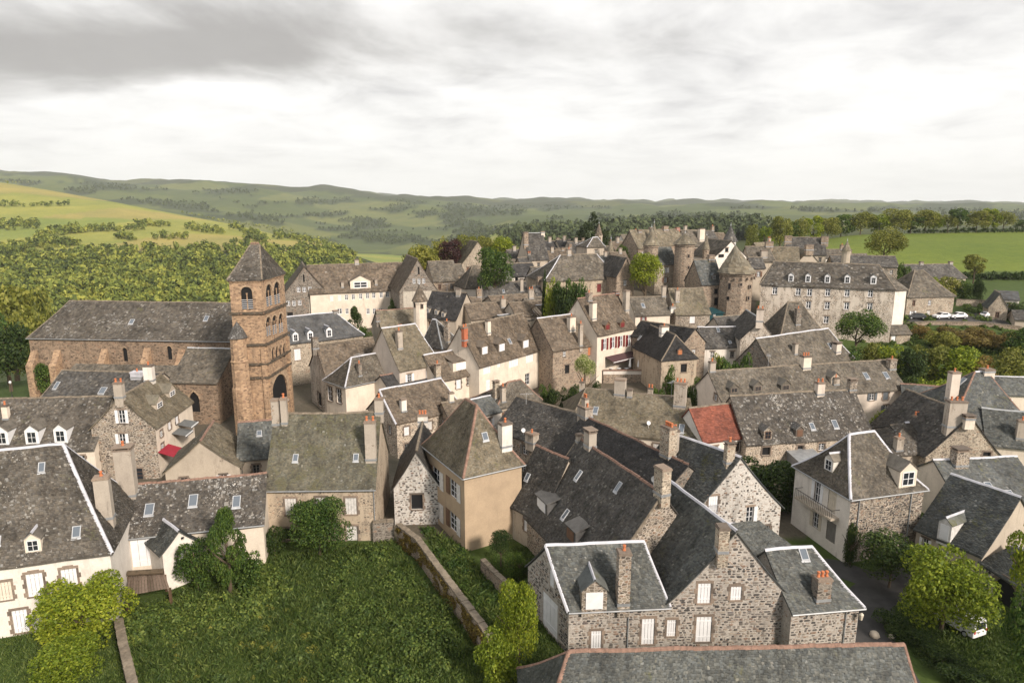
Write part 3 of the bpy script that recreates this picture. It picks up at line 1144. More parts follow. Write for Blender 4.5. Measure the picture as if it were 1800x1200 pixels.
                base = nv + np.arange(k)[:, None] * 6
                SF.append(np.concatenate([base + np.array([[0, 1, 2, 3]]), base + np.array([[4, 5, 1, 0]])], 0))
                SV.append(blk)
                nv += k * 6
        roof = deck.build('roof', s.roofmat, s.root, org)
        if SV:
            o = link('slates', np.concatenate(SV), np.concatenate(SF), s.roofmat, roof, org)
            o['kind'] = 'stuff'
        # ridge and hips
        g = 0.2
        wd = 0.17 if s.dist < 110 else 0.16
        if s.ridgemat:
            mb = MB()
            if s.axis == 'x':
                e0, e1 = s.P3(s.i1 if s.i1 else -g, s.D / 2, s.zt), s.P3(s.w - s.i2 if s.i2 else s.w + g, s.D / 2, s.zt)
            elif s.axis == 'y':
                e0, e1 = s.P3(s.w / 2, s.i1 if s.i1 else -g, s.zt), s.P3(s.w / 2, s.D - s.i2 if s.i2 else s.D + g, s.zt)
            else:
                e0, e1 = s.P3(-g, s.D, s.zt), s.P3(s.w + g, s.D, s.zt)
            if np.linalg.norm(e1 - e0) > 0.3:
                if s.ridgemat in ('zinc', 'zinc_grey'):
                    cap_strip(mb, [p + np.array([0, 0, sag(p[0], p[1])]) for p in (e0 + (e1 - e0) * q for q in np.linspace(0, 1, 10))], wd)
                else:
                    k = max(2, int(np.linalg.norm(e1 - e0) / 0.45))
                    for q in range(k):
                        a, b = e0 + (e1 - e0) * (q / k), e0 + (e1 - e0) * ((q + 0.97) / k)
                        z = np.array([0, 0, RNG.uniform(-0.02, 0.03) + sag(a[0], a[1])])
                        cap_strip(mb, [a + z, b + z + np.array([0, 0, 0.02])], wd, 0.05, 0.13)
                mb.build('ridge_cap', s.ridgemat, s.root, org)
        if s.hipmat:
            for pl in s.planes():
                if (pl[0] in ('left', 'right') and s.axis == 'x') or (pl[0] in ('front', 'back') and s.axis == 'y'):
                    for q in (0, 1):
                        mb = MB()
                        cap_strip(mb, [s.ppos(pl, t, q) for t in np.linspace(0, 1, 7)], wd)
                        mb.build('hip_cap', s.hipmat, s.root, org)
        if s.verge:
            for pl in s.planes():
                if pl[0] == 'front' and s.axis == 'x':
                    for q, i in ((0, s.i1), (1, s.i2)):
                        if i == 0:
                            mb = MB()
                            cap_strip(mb, [s.ppos(pl, t, q) for t in np.linspace(0, 1, 6)], 0.16)
                            mb.build('verge_cap', s.verge, s.root, org)
        if s.gutter:
            for pl in s.planes():
                if pl[0] in ('front', 'left', 'right'):
                    a, b = s.ppos(pl, 0, 0), s.ppos(pl, 0, 1)
                    n2 = s.outward(pl[0])
                    off = np.array([n2[0] * 0.06, n2[1] * 0.06, -0.07])
                    mb = MB()
                    mb.tube([a + off, b + off], 0.075, 6)
                    mb.build('gutter', 'zinc_grey', s.root, org)

    def b_pipe(s, px):
        k, x = min(((abs(project(s.wp(k, x, s.ze))[0] - px), k, x) for k in (0,) for x in np.linspace(0.1, s.w - 0.1, 60)))[1:]
        mb = MB()
        mb.tube([s.wp(k, x, s.ze - 0.2, 0.28), s.wp(k, x, s.ze - 0.5, 0.09), s.wp(k, x, s.zb + 0.6, 0.09)], 0.055, 6)
        mb.build('drainpipe', 'zinc_grey', s.root, s.org)

    def rubble(s, wall):
        """Separate stones set proud of the mortar on the walls that face the camera."""
        V, F, nv = [], [], 0
        big = []
        for k in s.stones_on:
            W = s.walls[k]
            z = s.zb + 0.7
            while z < s.zt:
                rowh = RNG.uniform(0.17, 0.31)
                x = RNG.uniform(-0.1, 0.05)
                while x < W['L']:
                    wd = min(max(RNG.gauss(0.40, 0.15), 0.18), 0.85)
                    gp = RNG.uniform(0.03, 0.065)
                    x0, x1 = x + gp, min(x + wd - gp, W['L'] - 0.02)
                    x += wd
                    if x1 - x0 < 0.12 or x0 < 0 or RNG.random() < s.skip:
                        continue
                    z0, z1 = z + 0.03 + RNG.uniform(-0.03, 0.05), z + rowh - 0.03 + RNG.uniform(-0.05, 0.03)
                    if s.skip > 0.2:
                        x0, x1 = x0 + 0.03, x1 - 0.04
                    if x1 - x0 < 0.1 or z1 - z0 < 0.07:
                        continue
                    if z1 > min(s.wtop(k, x0), s.wtop(k, x1)) - 0.1:
                        continue
                    if any(x0 < hh[1] + 0.16 and x1 > hh[0] - 0.16 and z0 < hh[3] + 0.26 and z1 > hh[2] - 0.12 for hh in W['holes']):
                        continue
                    cells = [(x0, x1, z0, z1)]
                    q_ = RNG.random()
                    if q_ < 0.22 and z1 - z0 > 0.17:
                        zc_ = z0 + (z1 - z0) * RNG.uniform(0.38, 0.62)
                        cells = [(x0, x1, z0, zc_ - 0.02), (x0 + RNG.uniform(0, 0.05), x1 - RNG.uniform(0, 0.05), zc_ + 0.02, z1)]
                    elif q_ < 0.34:
                        cells = [(x0, x1, z0, z1 + RNG.uniform(0.03, 0.09))]
                    for x0, x1, z0, z1 in cells:
                      cxm, czm, rx, rz = (x0 + x1) / 2, (z0 + z1) / 2, (x1 - x0) / 2, (z1 - z0) / 2
                      n = 8
                      pr = RNG.uniform(0.02, 0.07)
                      o_, i_ = [], []
                      for q in range(n):
                          an = 2 * math.pi * (q + 0.5) / n
                          ca, sa = math.cos(an), math.sin(an)
                          ca, sa = math.copysign(abs(ca) ** 0.7, ca), math.copysign(abs(sa) ** 0.7, sa)
                          j = RNG.uniform(0.78, 1.06)
                          o_.append((cxm + rx * ca * j, czm + rz * sa * j))
                          i_.append((cxm + rx * ca * j * 0.78, czm + rz * sa * j * 0.74))
                      pts = [s.wp(k, a, b, 0.004) for a, b in o_] + [s.wp(k, a, b, pr) for a, b in i_]
                      fs = [tuple(range(n, 2 * n))] + [(q, (q + 1) % n, n + (q + 1) % n, n + q) for q in range(n)]
                      if rx * rz > 0.045 and len(big) < s.single:
                          big.append((pts, fs))
                      else:
                          V.extend(pts)
                          F.extend([tuple(nv + e for e in f_) for f_ in fs])
                          nv += 2 * n
                z += rowh
        if F:
            o = link('stones', V, F, s.stone_mat, wall, s.org)
            o['kind'] = 'stuff'
        for pts, fs in big:
            link('stone', pts, fs, s.stone_mat, wall, s.org)

    def b_win(s, k, x0, x1, z0, z1, kind, col, trim, arch, rail):
        W, org = s.walls[k], s.org
        d3 = np.array([W['d'][0], W['d'][1], 0])
        n3 = np.array([W['n'][0], W['n'][1], 0])
        up = np.array([0, 0, 1.0])
        xm, zm, hw, hh = (x0 + x1) / 2, (z0 + z1) / 2, (x1 - x0) / 2, (z1 - z0) / 2
        near = s.dist < 125

        def bx(mb, x, z, a, b, dep, out):
            mb.box(s.wp(k, x, z, out), d3 * a, n3 * dep, up * b)
        if kind in ('c', 'cw'):                                   # closed shutters, boarded
            c = MB()
            nb = 4
            for q in range(nb):
                bx(c, x0 + (q + 0.5) * (x1 - x0) / nb, zm, (x1 - x0) / nb / 2 - 0.016, hh, 0.025, -0.07 + RNG.uniform(-0.012, 0.004))
            if near:
                for fz in (-0.62, 0.62):
                    bx(c, xm, zm + hh * fz, hw * 0.96, 0.045, 0.012, -0.035)
            root = c.build('shutter', col or 'white_paint', s.root, org)
        elif kind == 'd':                                         # dark opening
            c = MB()
            bx(c, xm, zm, hw, hh, 0.01, -0.25)
            root = c.build('opening', 'dark_room', s.root, org)
        elif kind in ('a', 'g'):                                  # arched opening, round or pointed, with voussoirs
            c = MB()
            bx(c, xm, zm, hw, hh, 0.01, -0.24)
            root = c.build('arched_opening', col or 'dark_room', s.root, org)
            ah = hw if kind == 'a' else hw * 1.5
            ah = min(ah, hh * 1.6)
            zs = z1 - ah

            def curve(q, r=1.0, rz=1.0):
                if kind == 'a':
                    an = math.pi * (1 - q)
                    return xm + hw * r * math.cos(an), zs + ah * rz * math.sin(an)
                e = 2 * q if q < 0.5 else 2 - 2 * q
                xx = hw * r * (1 - e ** 1.6)
                return (xm - xx if q < 0.5 else xm + xx), zs + ah * rz * e ** 0.8
            sp = MB()
            N = 12
            for q in range(N):
                a0, b0 = curve(q / N)
                a1, b1 = curve((q + 1) / N)
                sp.quad(s.wp(k, a0, b0), s.wp(k, a1, b1), s.wp(k, a1, z1 + 0.01), s.wp(k, a0, z1 + 0.01))
                sp.quad(s.wp(k, a0, b0), s.wp(k, a0, b0, -0.22), s.wp(k, a1, b1, -0.22), s.wp(k, a1, b1))
            sp.build('spandrel', s.wallmat, root, org)
            vr = MB()
            th = max(0.16, hw * 0.34)
            for q in range(N):
                p_ = [curve((q + e) / N) for e in (0.04, 0.96)]
                o_ = [curve((q + e) / N, 1 + th / hw, 1 + th / ah) for e in (0.04, 0.96)]
                a, b2, c2, d2 = (s.wp(k, *p_[0], 0.06), s.wp(k, *p_[1], 0.06), s.wp(k, *o_[1], 0.06), s.wp(k, *o_[0], 0.06))
                vr.quad(a, b2, c2, d2)
                for e0, e1 in ((a, b2), (b2, c2), (c2, d2), (d2, a)):
                    vr.quad(e1, e0, e0 - n3 * 0.08, e1 - n3 * 0.08)
            vr.build('arch_stones', 'church_trim' if 'church' in s.wallmat else 'trim_stone', root, org)
            if rail:                                              # a slender column between twin lights
                q = MB()
                q.lathe(s.wp(k, xm, z0, -0.1), [(0.13, 0), (0.09, 0.1), (0.09, 2 * hh * 0.62), (0.15, 2 * hh * 0.68), (0.16, 2 * hh * 0.72)], 8)
                q.build('column', 'church_masonry', root, org)
                lv = MB()
                for e in range(5):
                    bx(lv, xm, z0 + 0.2 + e * 0.32, hw, 0.05, 0.09, -0.16)
                lv.build('louvres', 'leadwork', root, org)
            trim = rail = False
        elif kind == 'door':
            c = MB()
            bx(c, xm, zm, hw, hh, 0.03, -0.16)
            for fz in (-0.45, 0.4):
                bx(c, xm, zm + hh * fz, hw * 0.7, hh * 0.3, 0.015, -0.125)
            root = c.build('door', col or 'brown_paint', s.root, org)
        else:
            c = MB()
            fr = min(0.07, hw * 0.16) if near else min(0.15, hw * 0.3)
            for sx in (-1, 1):
                bx(c, xm + sx * (hw - fr / 2), zm, fr / 2, hh, 0.03, -0.14)
                bx(c, xm, zm + sx * (hh - fr / 2), hw - fr, fr / 2, 0.03, -0.14)
            bx(c, xm, zm, fr * 0.55, hh - fr, 0.028, -0.14)
            for fz in ((-0.33, 0.33) if near else (0.2,)):
                bx(c, xm, zm + hh * fz, hw - fr, fr * 0.3, 0.024, -0.14)
            root = c.build('window', col if kind == 'w' and col else 'white_paint', s.root, org)
            p = MB()
            bx(p, xm, zm, hw, hh, 0.006, -0.165)
            p.build('pane', 'glass', root, org)
            if kind in ('o', 'h', 'b'):
                for sx in ((1,) if kind == 'h' else (-1, 1)):
                    q = MB()
                    sw = hw if (xm + sx * 2.1 * hw) < W['L'] and (xm + sx * 2.1 * hw) > 0 else hw * 0.5
                    bx(q, xm + sx * (hw + sw / 2 + 0.04), zm, sw / 2, hh, 0.022, 0.05)
                    if near:
                        for fz in (-0.55, 0.55):
                            bx(q, xm + sx * (hw + sw / 2 + 0.04), zm + hh * fz, sw / 2 * 0.92, 0.05, 0.01, 0.082)
                    q.build('shutter', 'worn_white' if kind == 'b' and sx > 0 else (col or 'brown_paint'), root, org)
        if trim:
            l = MB()
            bx(l, xm, z1 + 0.12, hw + 0.2, 0.118, 0.03, 0.012)
            if arch:
                bx(l, xm, z1 + 0.29, hw * 0.7, 0.05, 0.03, 0.012)
            l.build('lintel', 'trim_stone', root, org)
            if near:
                for sx in (-1, 1):
                    j = MB()
                    nb = max(2, int(2 * hh / 0.4))
                    for q in range(nb):
                        jw = 0.09 if q % 2 else 0.16
                        bx(j, xm + sx * (hw + jw + 0.005), z0 + (q + 0.5) * 2 * hh / nb, jw, hh / nb - 0.008, 0.025, 0.008)
                    if kind not in ('o', 'h'):
                        j.build('jamb', 'trim_stone', root, org)
            q = MB()
            bx(q, xm, z0 - 0.06, hw + 0.12, 0.055, 0.07, 0.03)
            q.build('sill', 'trim_stone', root, org)
        if rail:
            q = MB()
            for fz in (0.02, 0.9):
                bx(q, xm, z0 + fz, hw + 0.08, 0.025, 0.02, 0.12)
            for e in range(8):
                bx(q, x0 + e * (x1 - x0) / 7, z0 + 0.46, 0.015, 0.44, 0.015, 0.12)
            q.build('railing', 'leadwork', root, org)

    def b_chim(s, px, pb, pt, wpx, pots, cap, mat, dm):
        p, side = s.roof_hit(px, pb)
        if p is None:
            p = s.ridge_pt(px)
        if p[2] < s.zr:
            return
        rp = np.hypot(p[0], p[1])
        wd = wpx * rp / FPX / 2 * 0.86
        mat = 'chimney_render' if mat == 'plaster_tan' else mat
        zt = CAM_H + slope(pt) * p[1]
        zt = max(zt, p[2] + 0.5)
        u3, m3, up = np.array([*s.u, 0]), np.array([*s.m, 0]), np.array([0, 0, 1.0])
        dp = dm or max(0.32, min(wd * 0.75, 0.6))
        along_x = s.axis != 'y'
        ax, ay = (u3 * wd, m3 * dp) if along_x else (u3 * wd, m3 * dp)
        z0 = p[2] - (1.2 if s.axis != 'y' else 1.4)
        mb = MB()
        hz_ = (zt - z0)
        body = zt - min(0.45, hz_ * 0.2)
        ctr = np.array([p[0], p[1], 0])
        mb.box(ctr + up * (z0 + body) / 2, ax, ay, up * (body - z0) / 2)
        st = mb.build('chimney', mat, s.root, s.org)
        q = MB()
        sx, sy = unit(ax) * 0.07, unit(ay) * 0.07
        if cap == 's':                                    # flag on short legs
            q.box(ctr + up * (body + 0.05), ax + sx, ay + sy, up * 0.05)
            for ex in (-1, 1):
                for ey in (-1, 1):
                    q.box(ctr + up * (body + 0.2) + ax * ex * 0.75 + ay * ey * 0.7, unit(ax) * 0.07, unit(ay) * 0.07, up * 0.1)
            q.box(ctr + up * (body + 0.35), ax + sx * 1.6, ay + sy * 1.6, up * 0.05)
            q.build('chimney_cap', 'trim_stone', st, s.org)
        else:
            q.box(ctr + up * (body + 0.04), ax + sx, ay + sy, up * 0.07)
            q.box(ctr + up * (body + 0.16), ax + sx * 0.2, ay + sy * 0.2, up * 0.05)
            q.build('chimney_cap', 'trim_stone' if mat != 'zinc' else 'zinc', st, s.org)
        ph = 0.5
        for e in range(pots):
            fx = 0 if pots == 1 else (e / (pots - 1) * 2 - 1) * 0.6
            c0 = ctr + ax * fx + up * (body + (0.2 if cap != 's' else 0.4))
            q = MB()
            r = min(0.15, wd / max(pots, 1.6) * 0.8)
            q.lathe(c0, [(r * 0.95, 0), (r, ph * 0.15), (r * 0.72, ph * 0.35), (r * 0.72, ph * 0.7), (r * 1.05, ph * 0.82), (r * 0.9, ph), (r * 0.5, ph * 1.02)], 8)
            q.build('chimney_pot', 'terracotta', st, s.org)
        q = MB()
        q.box(ctr + up * (p[2] - 0.05), ax + sx * 0.7, ay + sy * 0.7, up * 0.12)
        q.build('flashing', 'zinc_grey', st, s.org)

    def b_sky(s, px, py, wpx, hpx):
        p, side = s.roof_hit(px, py)
        if p is None:
            return
        g = np.array([*s.outward(side), 0])
        tv = np.array([-g[1], g[0], 0])
        a, b = s.to_ab(p)
        p2 = p - g * 0.3
        q2 = s.roofz(*s.to_ab(p2))
        sl = unit(-g * 0.3 + np.array([0, 0, q2 - p[2]]))
        nn = unit(np.cross(tv, sl))
        if nn[2] < 0:
            nn = -nn
        rp = np.linalg.norm(p - np.array([0, 0, CAM_H]))
        hw = wpx * rp / FPX / 2
        vv = ray(px, py)
        fore = max(0.3, abs(unit(np.cross(unit(vv), tv)) @ sl))
        hl = hpx * rp / FPX / 2 / fore
        hw, hl = min(max(hw, 0.28), 0.55), min(max(hl, 0.35), 0.75)
        mb = MB()
        c = p + nn * 0.10
        for e in (-1, 1):
            mb.box(c + tv * e * (hw - 0.035), tv * 0.035, sl * hl, nn * 0.06)
            mb.box(c + sl * e * (hl - 0.035), tv * (hw - 0.07), sl * 0.035, nn * 0.06)
        mb.box(c - sl * (hl + 0.1) - nn * 0.03, tv * (hw + 0.05), sl * 0.09, nn * 0.025)
        f = mb.build('skylight', 'leadwork', s.root, s.org)
        q = MB()
        q.box(c, tv * (hw - 0.07), sl * (hl - 0.07), nn * 0.03)
        q.build('pane', 'skylight_glass', f, s.org)

    def b_dorm(s, px, py, wpx, hpx, kind, front, roof, shape, col, ridge):
        p, side = s.roof_hit(px, py + hpx / 2)
        if p is None:
            print('no roof for dormer', s.name, px, py)
            return
        g = np.array([*s.outward(side), 0])
        tv = np.array([-g[1], g[0], 0])
        up = np.array([0, 0, 1.0])
        rp = np.linalg.norm(p - np.array([0, 0, CAM_H]))
        d = unit(ray(px, py))
        fw = max(0.35, abs(d[:2] @ unit(g[:2])))
        hw = wpx * rp / FPX / 2 / fw
        hh = hpx * rp / FPX / 2 * 1.03
        a2 = s.roofz(*s.to_ab(p - g * 0.5))
        ta = max((a2 - p[2]) / 0.5, 0.3)
        back = 2 * hh / ta + 0.6
        rhh = min(hw * (0.85 if shape == 'g' else 0.15), 1.3)
        backr = (2 * hh + rhh) / ta + 0.6
        base = p + g * 0.03
        mb = MB()
        c = base + up * (hh - 0.25) - g * back / 2
        mb.box(c, tv * hw, g * back / 2, up * (hh + 0.25))
        if shape == 'g':
            z = base[2] + 2 * hh
            A_, B_, T_ = base + tv * hw, base - tv * hw, base
            for q in (A_, B_):
                q[2] = z
            T_ = np.array([base[0], base[1], z + rhh])
            mb.quad(A_, B_, T_)
        dm = mb.build('dormer', front, s.root, s.org)
        r = MB()
        rm = roof or s.roofmat
        ov = 0.12
        zt = base[2] + 2 * hh
        F0, K0 = base + g * ov, base - g * backr
        if shape == 'g':
            for e in (-1, 1):
                e0, e1 = F0 + tv * e * (hw + ov), K0 + tv * e * (hw + ov)
                e0[2] = e1[2] = zt - ov * 0.85
                r0, r1 = np.array([F0[0], F0[1], zt + rhh]), np.array([K0[0], K0[1], zt + rhh])
                t_ = up * 0.09
                r.quad(e0 + t_, e1 + t_, r1 + t_, r0 + t_)
                r.quad(e0, r0, r1, e1)
                r.quad(e0, e0 + t_, r0 + t_, r0)
                r.quad(e0, e1, e1 + t_, e0 + t_)
        else:
            e0, e1 = F0 + tv * (hw + ov), F0 - tv * (hw + ov)
            k0, k1 = K0 + tv * (hw + ov), K0 - tv * (hw + ov)
            e0[2] = e1[2] = zt
            k0[2] = k1[2] = zt + 0.28 * backr
            t_ = up * 0.1
            r.quad(e1 + t_, e0 + t_, k0 + t_, k1 + t_)
            r.quad(e0, e1, k1, k0)
            r.quad(e0, e0 + t_, e1 + t_, e1)
            r.quad(e0, k0, k0 + t_, e0 + t_)
            r.quad(e1, e1 + t_, k1 + t_, k1)
        r.build('dormer_roof', rm, dm, s.org)
        if ridge:
            q = MB()
            cap_strip(q, [np.array([F0[0], F0[1], zt + rhh + 0.07]), np.array([K0[0], K0[1], zt + rhh + 0.07])], 0.12)
            q.build('ridge_cap', ridge, dm, s.org)
        wmx = MB()
        c = base + up * hh + g * 0.02
        ww, wh = hw * 0.68, hh * 0.80
        if kind == 'c':
            wmx.box(c, tv * ww, g * 0.03, up * wh)
            wmx.build('shutter', col or 'white_paint', dm, s.org)
        else:
            fr = max(0.03, ww * 0.12)
            for e in (-1, 1):
                wmx.box(c + tv * e * (ww - fr / 2), tv * fr / 2, g * 0.035, up * wh)
                wmx.box(c + up * e * (wh - fr / 2), tv * (ww - fr), g * 0.035, up * fr / 2)
            wmx.box(c, tv * fr * 0.4, g * 0.03, up * (wh - fr))
            wmx.box(c, tv * (ww - fr), g * 0.026, up * fr * 0.35)
            wmx.build('window_frame', col or 'white_paint', dm, s.org)
            q = MB()
            q.box(c - g * 0.01, tv * ww * 0.98, g * 0.02, up * wh * 0.98)
            q.build('pane', 'glass', dm, s.org)


ALL = []


def H(*a, **k):
    h = House(*a, **k)
    ALL.append(h)
    return h
# ------------------------------------------------------------------ foreground houses
F1 = H('plaster_house', 'pale rendered house with big lichened hip roof in the near left corner', (-150, 1012), (192, 966), 7, 12, R=(60, 785), RR=112,
       wall='plaster_white', roof='lauze_lichen', gutter=False)
F1.win(62, 1027, 30, 40, 'c', arch=True).win(122, 1016, 28, 34, 'c', arch=True).win(36, 1091, 27, 40, 'c').win(9, 1038, 24, 32, 'c', 'plaster_cream')
F1.dorm(60, 962, 17, 19, 'w', 'plaster_cream', ridge='zinc').sky(135, 935, 11, 16).sky(74, 822, 8, 14).sky(-5, 952)
F1.chim(187, 908, 832, 25, 1, mat='plaster_tan')

F2 = H('plaster_house', 'low white house with lichen-spotted roof, a zinc-ridged wing and a plank deck', (212, 942), (462, 917), 5, 9, R=(350, 841),
       wall='plaster_cream', roof='lauze_white', ridge='ridge_tile', gutter=True)
F2.win(257, 969, 54, 50, 'c', trim=False).sky(263, 896, 13, 17).sky(340, 881, 13, 18).sky(416, 882, 12, 18)
F2.chim(226, 868, 782, 30, 1, 's', mat='plaster_tan')
F2W = H('plaster_wing', 'white gabled wing with zinc ridge in front of the low lichen-roofed house', (285, 971), (347, 949), 4.2, 9, R=(320, 930), axis='y',
        wall='plaster_white', roof='slate_green', root=F2)
F2W.win(318, 975, 9, 14, 'c').win(321, 946, 6, 6, 'd', trim=False)

F3 = H('stone_house', 'worn stone house with broad mossy roof and a tall chimney above the garden', (467, 858), (658, 855), 6.5, 11, R=(600, 725),
       wall='plaster_worn', roof='lauze_moss', ridge='ridge_stone', gutter=True)
F3.win(511, 890, 20, 29, 'c', 'worn_white').win(565, 888, 19, 28, 'c', 'worn_white').win(617, 889, 20, 29, 'c', 'worn_white')
F3.win(619, 938, 19, 28, 'door', 'worn_white').win(508, 938, 14, 20, 'd')
F3.chim(653, 806, 735, 22, 2, mat='plaster_tan').chim(486, 745, 697, 14, 0, mat='plaster_tan').chim(501, 742, 695, 12, 1, mat='plaster_tan')
F3.chim(690, 722, 695, 17, 1).sky(520, 806, 9, 12).sky(626, 804, 9, 12).chim(457, 845, 800, 14, 0, mat='plaster_tan').pipe(657)

F4 = H('plaster_house', 'tan rendered gable with reddish verge behind the low lichen-roofed house', (290, 828), (421, 818), 4.5, 8, R=(359, 774), axis='y', rot=12,
       wall='plaster_tan', roof='lauze_tan', ridge='ridge_tile')
F4B = H('slate_roofed_house', 'small dark mossy roof with red ridge beside the tan gable', (418, 806), (484, 800), 4.5, 8, R=(430, 741), wall='plaster_tan', roof='slate_green', ridge='ridge_tile')
F4B.sky(456, 762, 8, 8)

F5G = H('stone_house', 'rubble stone house with tall gable and white shutters in the near middle', (1172, 1060), (1397, 1056), 4.5, 10.5, R=(1296, 932), axis='y', nrot=15,
        wall='mortar', roof='slate_green', stones=(0,), single=150)
F5G.win(1238, 1042, 23, 35, 'c').win(1294, 1042, 19, 24, 'c', arch=True).win(1237, 1105, 27, 44, 'c').win(1179, 1103, 18, 29, 'c')
F5G.chim(1268, 966, 918, 22, 0, mat='rubble_pale', dm=0.5)
F5L = H('stone_wing', 'stone wing with slate roof, zinc ridge and a broad stone chimney joined to the tall gable', (1000, 1067), (1172, 1060), 4.5, 7.5, R=(1075, 953), nrot=22,
        wall='mortar', roof='slate_green', stones=(0, 3), single=110, root=F5G, gutter=True, verge='zinc')
F5L.win(1048, 1127, 18, 38, 'c').win(1139, 1109, 22, 45, 'c').dorm(1044, 1064, 34, 36, 'c', 'rubble', 'slate_green', ridge='zinc')
F5L.win(967, 1080, 26, 60, 'c', side=3, trim=False).win(970, 1016, 7, 30, 'c', side=3, trim=False)
F5L.chim(1094, 1056, 962, 27, 1, mat='rubble', dm=0.5).pipe(1106)
F5R = H('stone_annex', 'low stone annex with zinc hips and three orange chimney pots beside the lane', (1392, 1072), (1511, 1061), 4.4, 7.5, R=(1380, 963), RR=1427,
        wall='mortar', roof='slate_green', stones=(0, 1), single=40, root=F5G, gutter=True, nrot=8)
F5R.chim(1442, 1050, 1008, 30, 3, mat='rubble_dark').sky(1412, 975, 13, 18).pipe(1487)
F6 = H('slate_roofed_house', 'nearest slate roof with terracotta ridge cut by the bottom edge', (930, 1358), (1650, 1338), 2.6, 10, R=(1250, 1138), RL=1000,
       wall='rubble', roof='slate_green', ridge='ridge_tile', slate=0.185, verge='ridge_tile')

# beige tall house and its neighbours
BE = H('plaster_house', 'tall beige rendered house with steep pavilion roof and brown shutters', (816, 834), (917, 812), 9, 11, R=(833, 712), axis='y', hl=3.9, hr=4.2,
       wall='plaster_beige', roof='lauze_tan', ridge='ridge_tile', hip='ridge_tile', gutter=True, c=0.16)
BE.win(767, 838, 12, 30, 'b', 'brown_paint', trim=False, side=3).win(797, 859, 12, 30, 'b', 'brown_paint', trim=False, side=3)
BE.win(767, 893, 12, 30, 'b', 'brown_paint', trim=False, side=3).win(797, 917, 12, 30, 'b', 'brown_paint', trim=False, side=3)
BE.chim(888, 782, 738, 25, 1, mat='plaster_white').sky(852, 768, 11, 14)
GA = H('stone_outbuilding', 'speckled stone gable with one dark window left of the beige house', (692, 860), (775, 858), 4.5, 11, R=(750, 791), axis='y',
       wall='mortar_pale', roof='slate_dark', ridge='ridge_stone', stones=(0,), skip=0.3)
GA.win(733, 882, 20, 26, 'd').chim(778, 762, 724, 20, 3, mat='plaster_white')
H13 = H('plaster_house', 'brown-roofed house with white zinc ridge above the speckled gable', (697, 742), (812, 716), 5.5, 9, R=(740, 671), wall='plaster_speck', roof='lauze_brown', RR=775, verge='zinc')
H13.chim(709, 722, 697, 12, 0, mat='plaster_white')

# the roofs that run towards the camera in the middle
C16 = H('stone_house', 'long lichened slate roof with pale skylights and catslide dormer in the near middle', (925, 904), (1050, 1031), 4, 13, R=(1022, 772), wall='rubble', roof='slate_dark', ridge='ridge_tile', c=0.08, verge='ridge_stone')
C16.sky(1018, 836, 10, 19).sky(1088, 856, 10, 19).sky(995, 905, 10, 19).dorm(952, 888, 18, 20, 'c', 'slate_dark', shape='s')
C16.dorm(1003, 940, 15, 22, 'c', 'slate_dark', shape='s', col='brown_paint').chim(1037, 782, 752, 24, 0, 's', mat='plaster_tan').chim(1166, 852, 815, 30, 0, mat='rubble_pale').chim(1018, 775, 758, 10, 0, mat='plaster_tan')
C16B = H('slate_roofed_house', 'long black slate roof behind the lichened one', (960, 800), (1130, 905), 5, 12, R=(1060, 745), wall='rubble_dark', roof='slate_black', ridge='ridge_tile', c=0.05)
C16B.chim(977, 752, 710, 30, 2, mat='plaster_tan').chim(966, 735, 695, 13, 3, mat='plaster_tan').chim(1175, 790, 745, 28, 4, mat='rubble_pale')
C16E = H('slate_roofed_house', 'narrow dark roof wedged between the beige house and the lichened roof', (897, 884), (950, 912), 4.2, 8, R=(960, 789), wall='plaster_tan', roof='slate_dark', ridge='ridge_tile')
C16E.sky(928, 838, 9, 13)
H72 = H('slate_roofed_house', 'dark roof with stone ridge and dish beside the beige house chimney', (868, 752), (985, 790), 5, 10, R=(935, 703), wall='rubble', roof='slate_dark', ridge='ridge_stone')
H72.chim(935, 776, 757, 24, 1, mat='plaster_tan')
H71 = H('plaster_house', 'small mossy hip roof with terracotta hips below the long cream house', (872, 716), (950, 700), 4.5, 7, R=(903, 669), RL=893, RR=915, wall='plaster_tan', roof='lauze', ridge='ridge_tile')
H71.chim(872, 700, 668, 12, 0, 's', mat='rubble_pale').chim(884, 705, 676, 10, 1, mat='plaster_tan')
H71B = H('slate_roofed_house', 'grey-green lean roof by the white flat terrace', (836, 730), (880, 720), 4.5, 6, R=(860, 695), wall='plaster_white', roof='slate_blue', ridge='zinc')

H27 = H('plaster_house', 'wide tan slate roof with hipped end in the middle of the village', (1000, 748), (1226, 776), 5, 12, R=(1120, 691), RL=1030, nrot=20, wall='plaster_cream', roof='lauze_tan', ridge='ridge_stone', hip='ridge_stone', c=0.1)
H27.sky(1047, 722, 9, 12).sky(1198, 754, 9, 14).chim(1195, 712, 668, 24, 3, mat='plaster_tan').chim(1090, 692, 662, 22, 0, mat='plaster_tan').chim(1107, 697, 680, 10, 0, mat='plaster_tan')
H26 = H('plaster_house', 'white house with a bright red tiled roof', (1236, 774), (1318, 763), 5.6, 7, R=(1250, 712), wall='plaster_white', roof='red_tile', ridge='ridge_stone', slate=0.33)
H25 = H('stone_house', 'long stone house with white-lichened dark roof and small stone dormers', (1312, 778), (1535, 763), 5, 10, R=(1400, 689), wall='plaster_speck', roof='lauze_white', ridge='ridge_stone')
H25.dorm(1349, 765, 12, 15, 'w', 'rubble', col='brown_paint').dorm(1405, 762, 11, 13, 'c', 'trim_stone', col='brown_paint').sky(1427, 750, 8, 11).sky(1467, 746, 9, 13)
H25.chim(1440, 692, 668, 15, 2, mat='plaster_pink').chim(1497, 684, 664, 14, 0, 's', mat='rubble').win(1347, 793, 14, 14, 'd').win(1407, 787, 10, 8, 'd').win(1444, 785, 10, 12, 'w')
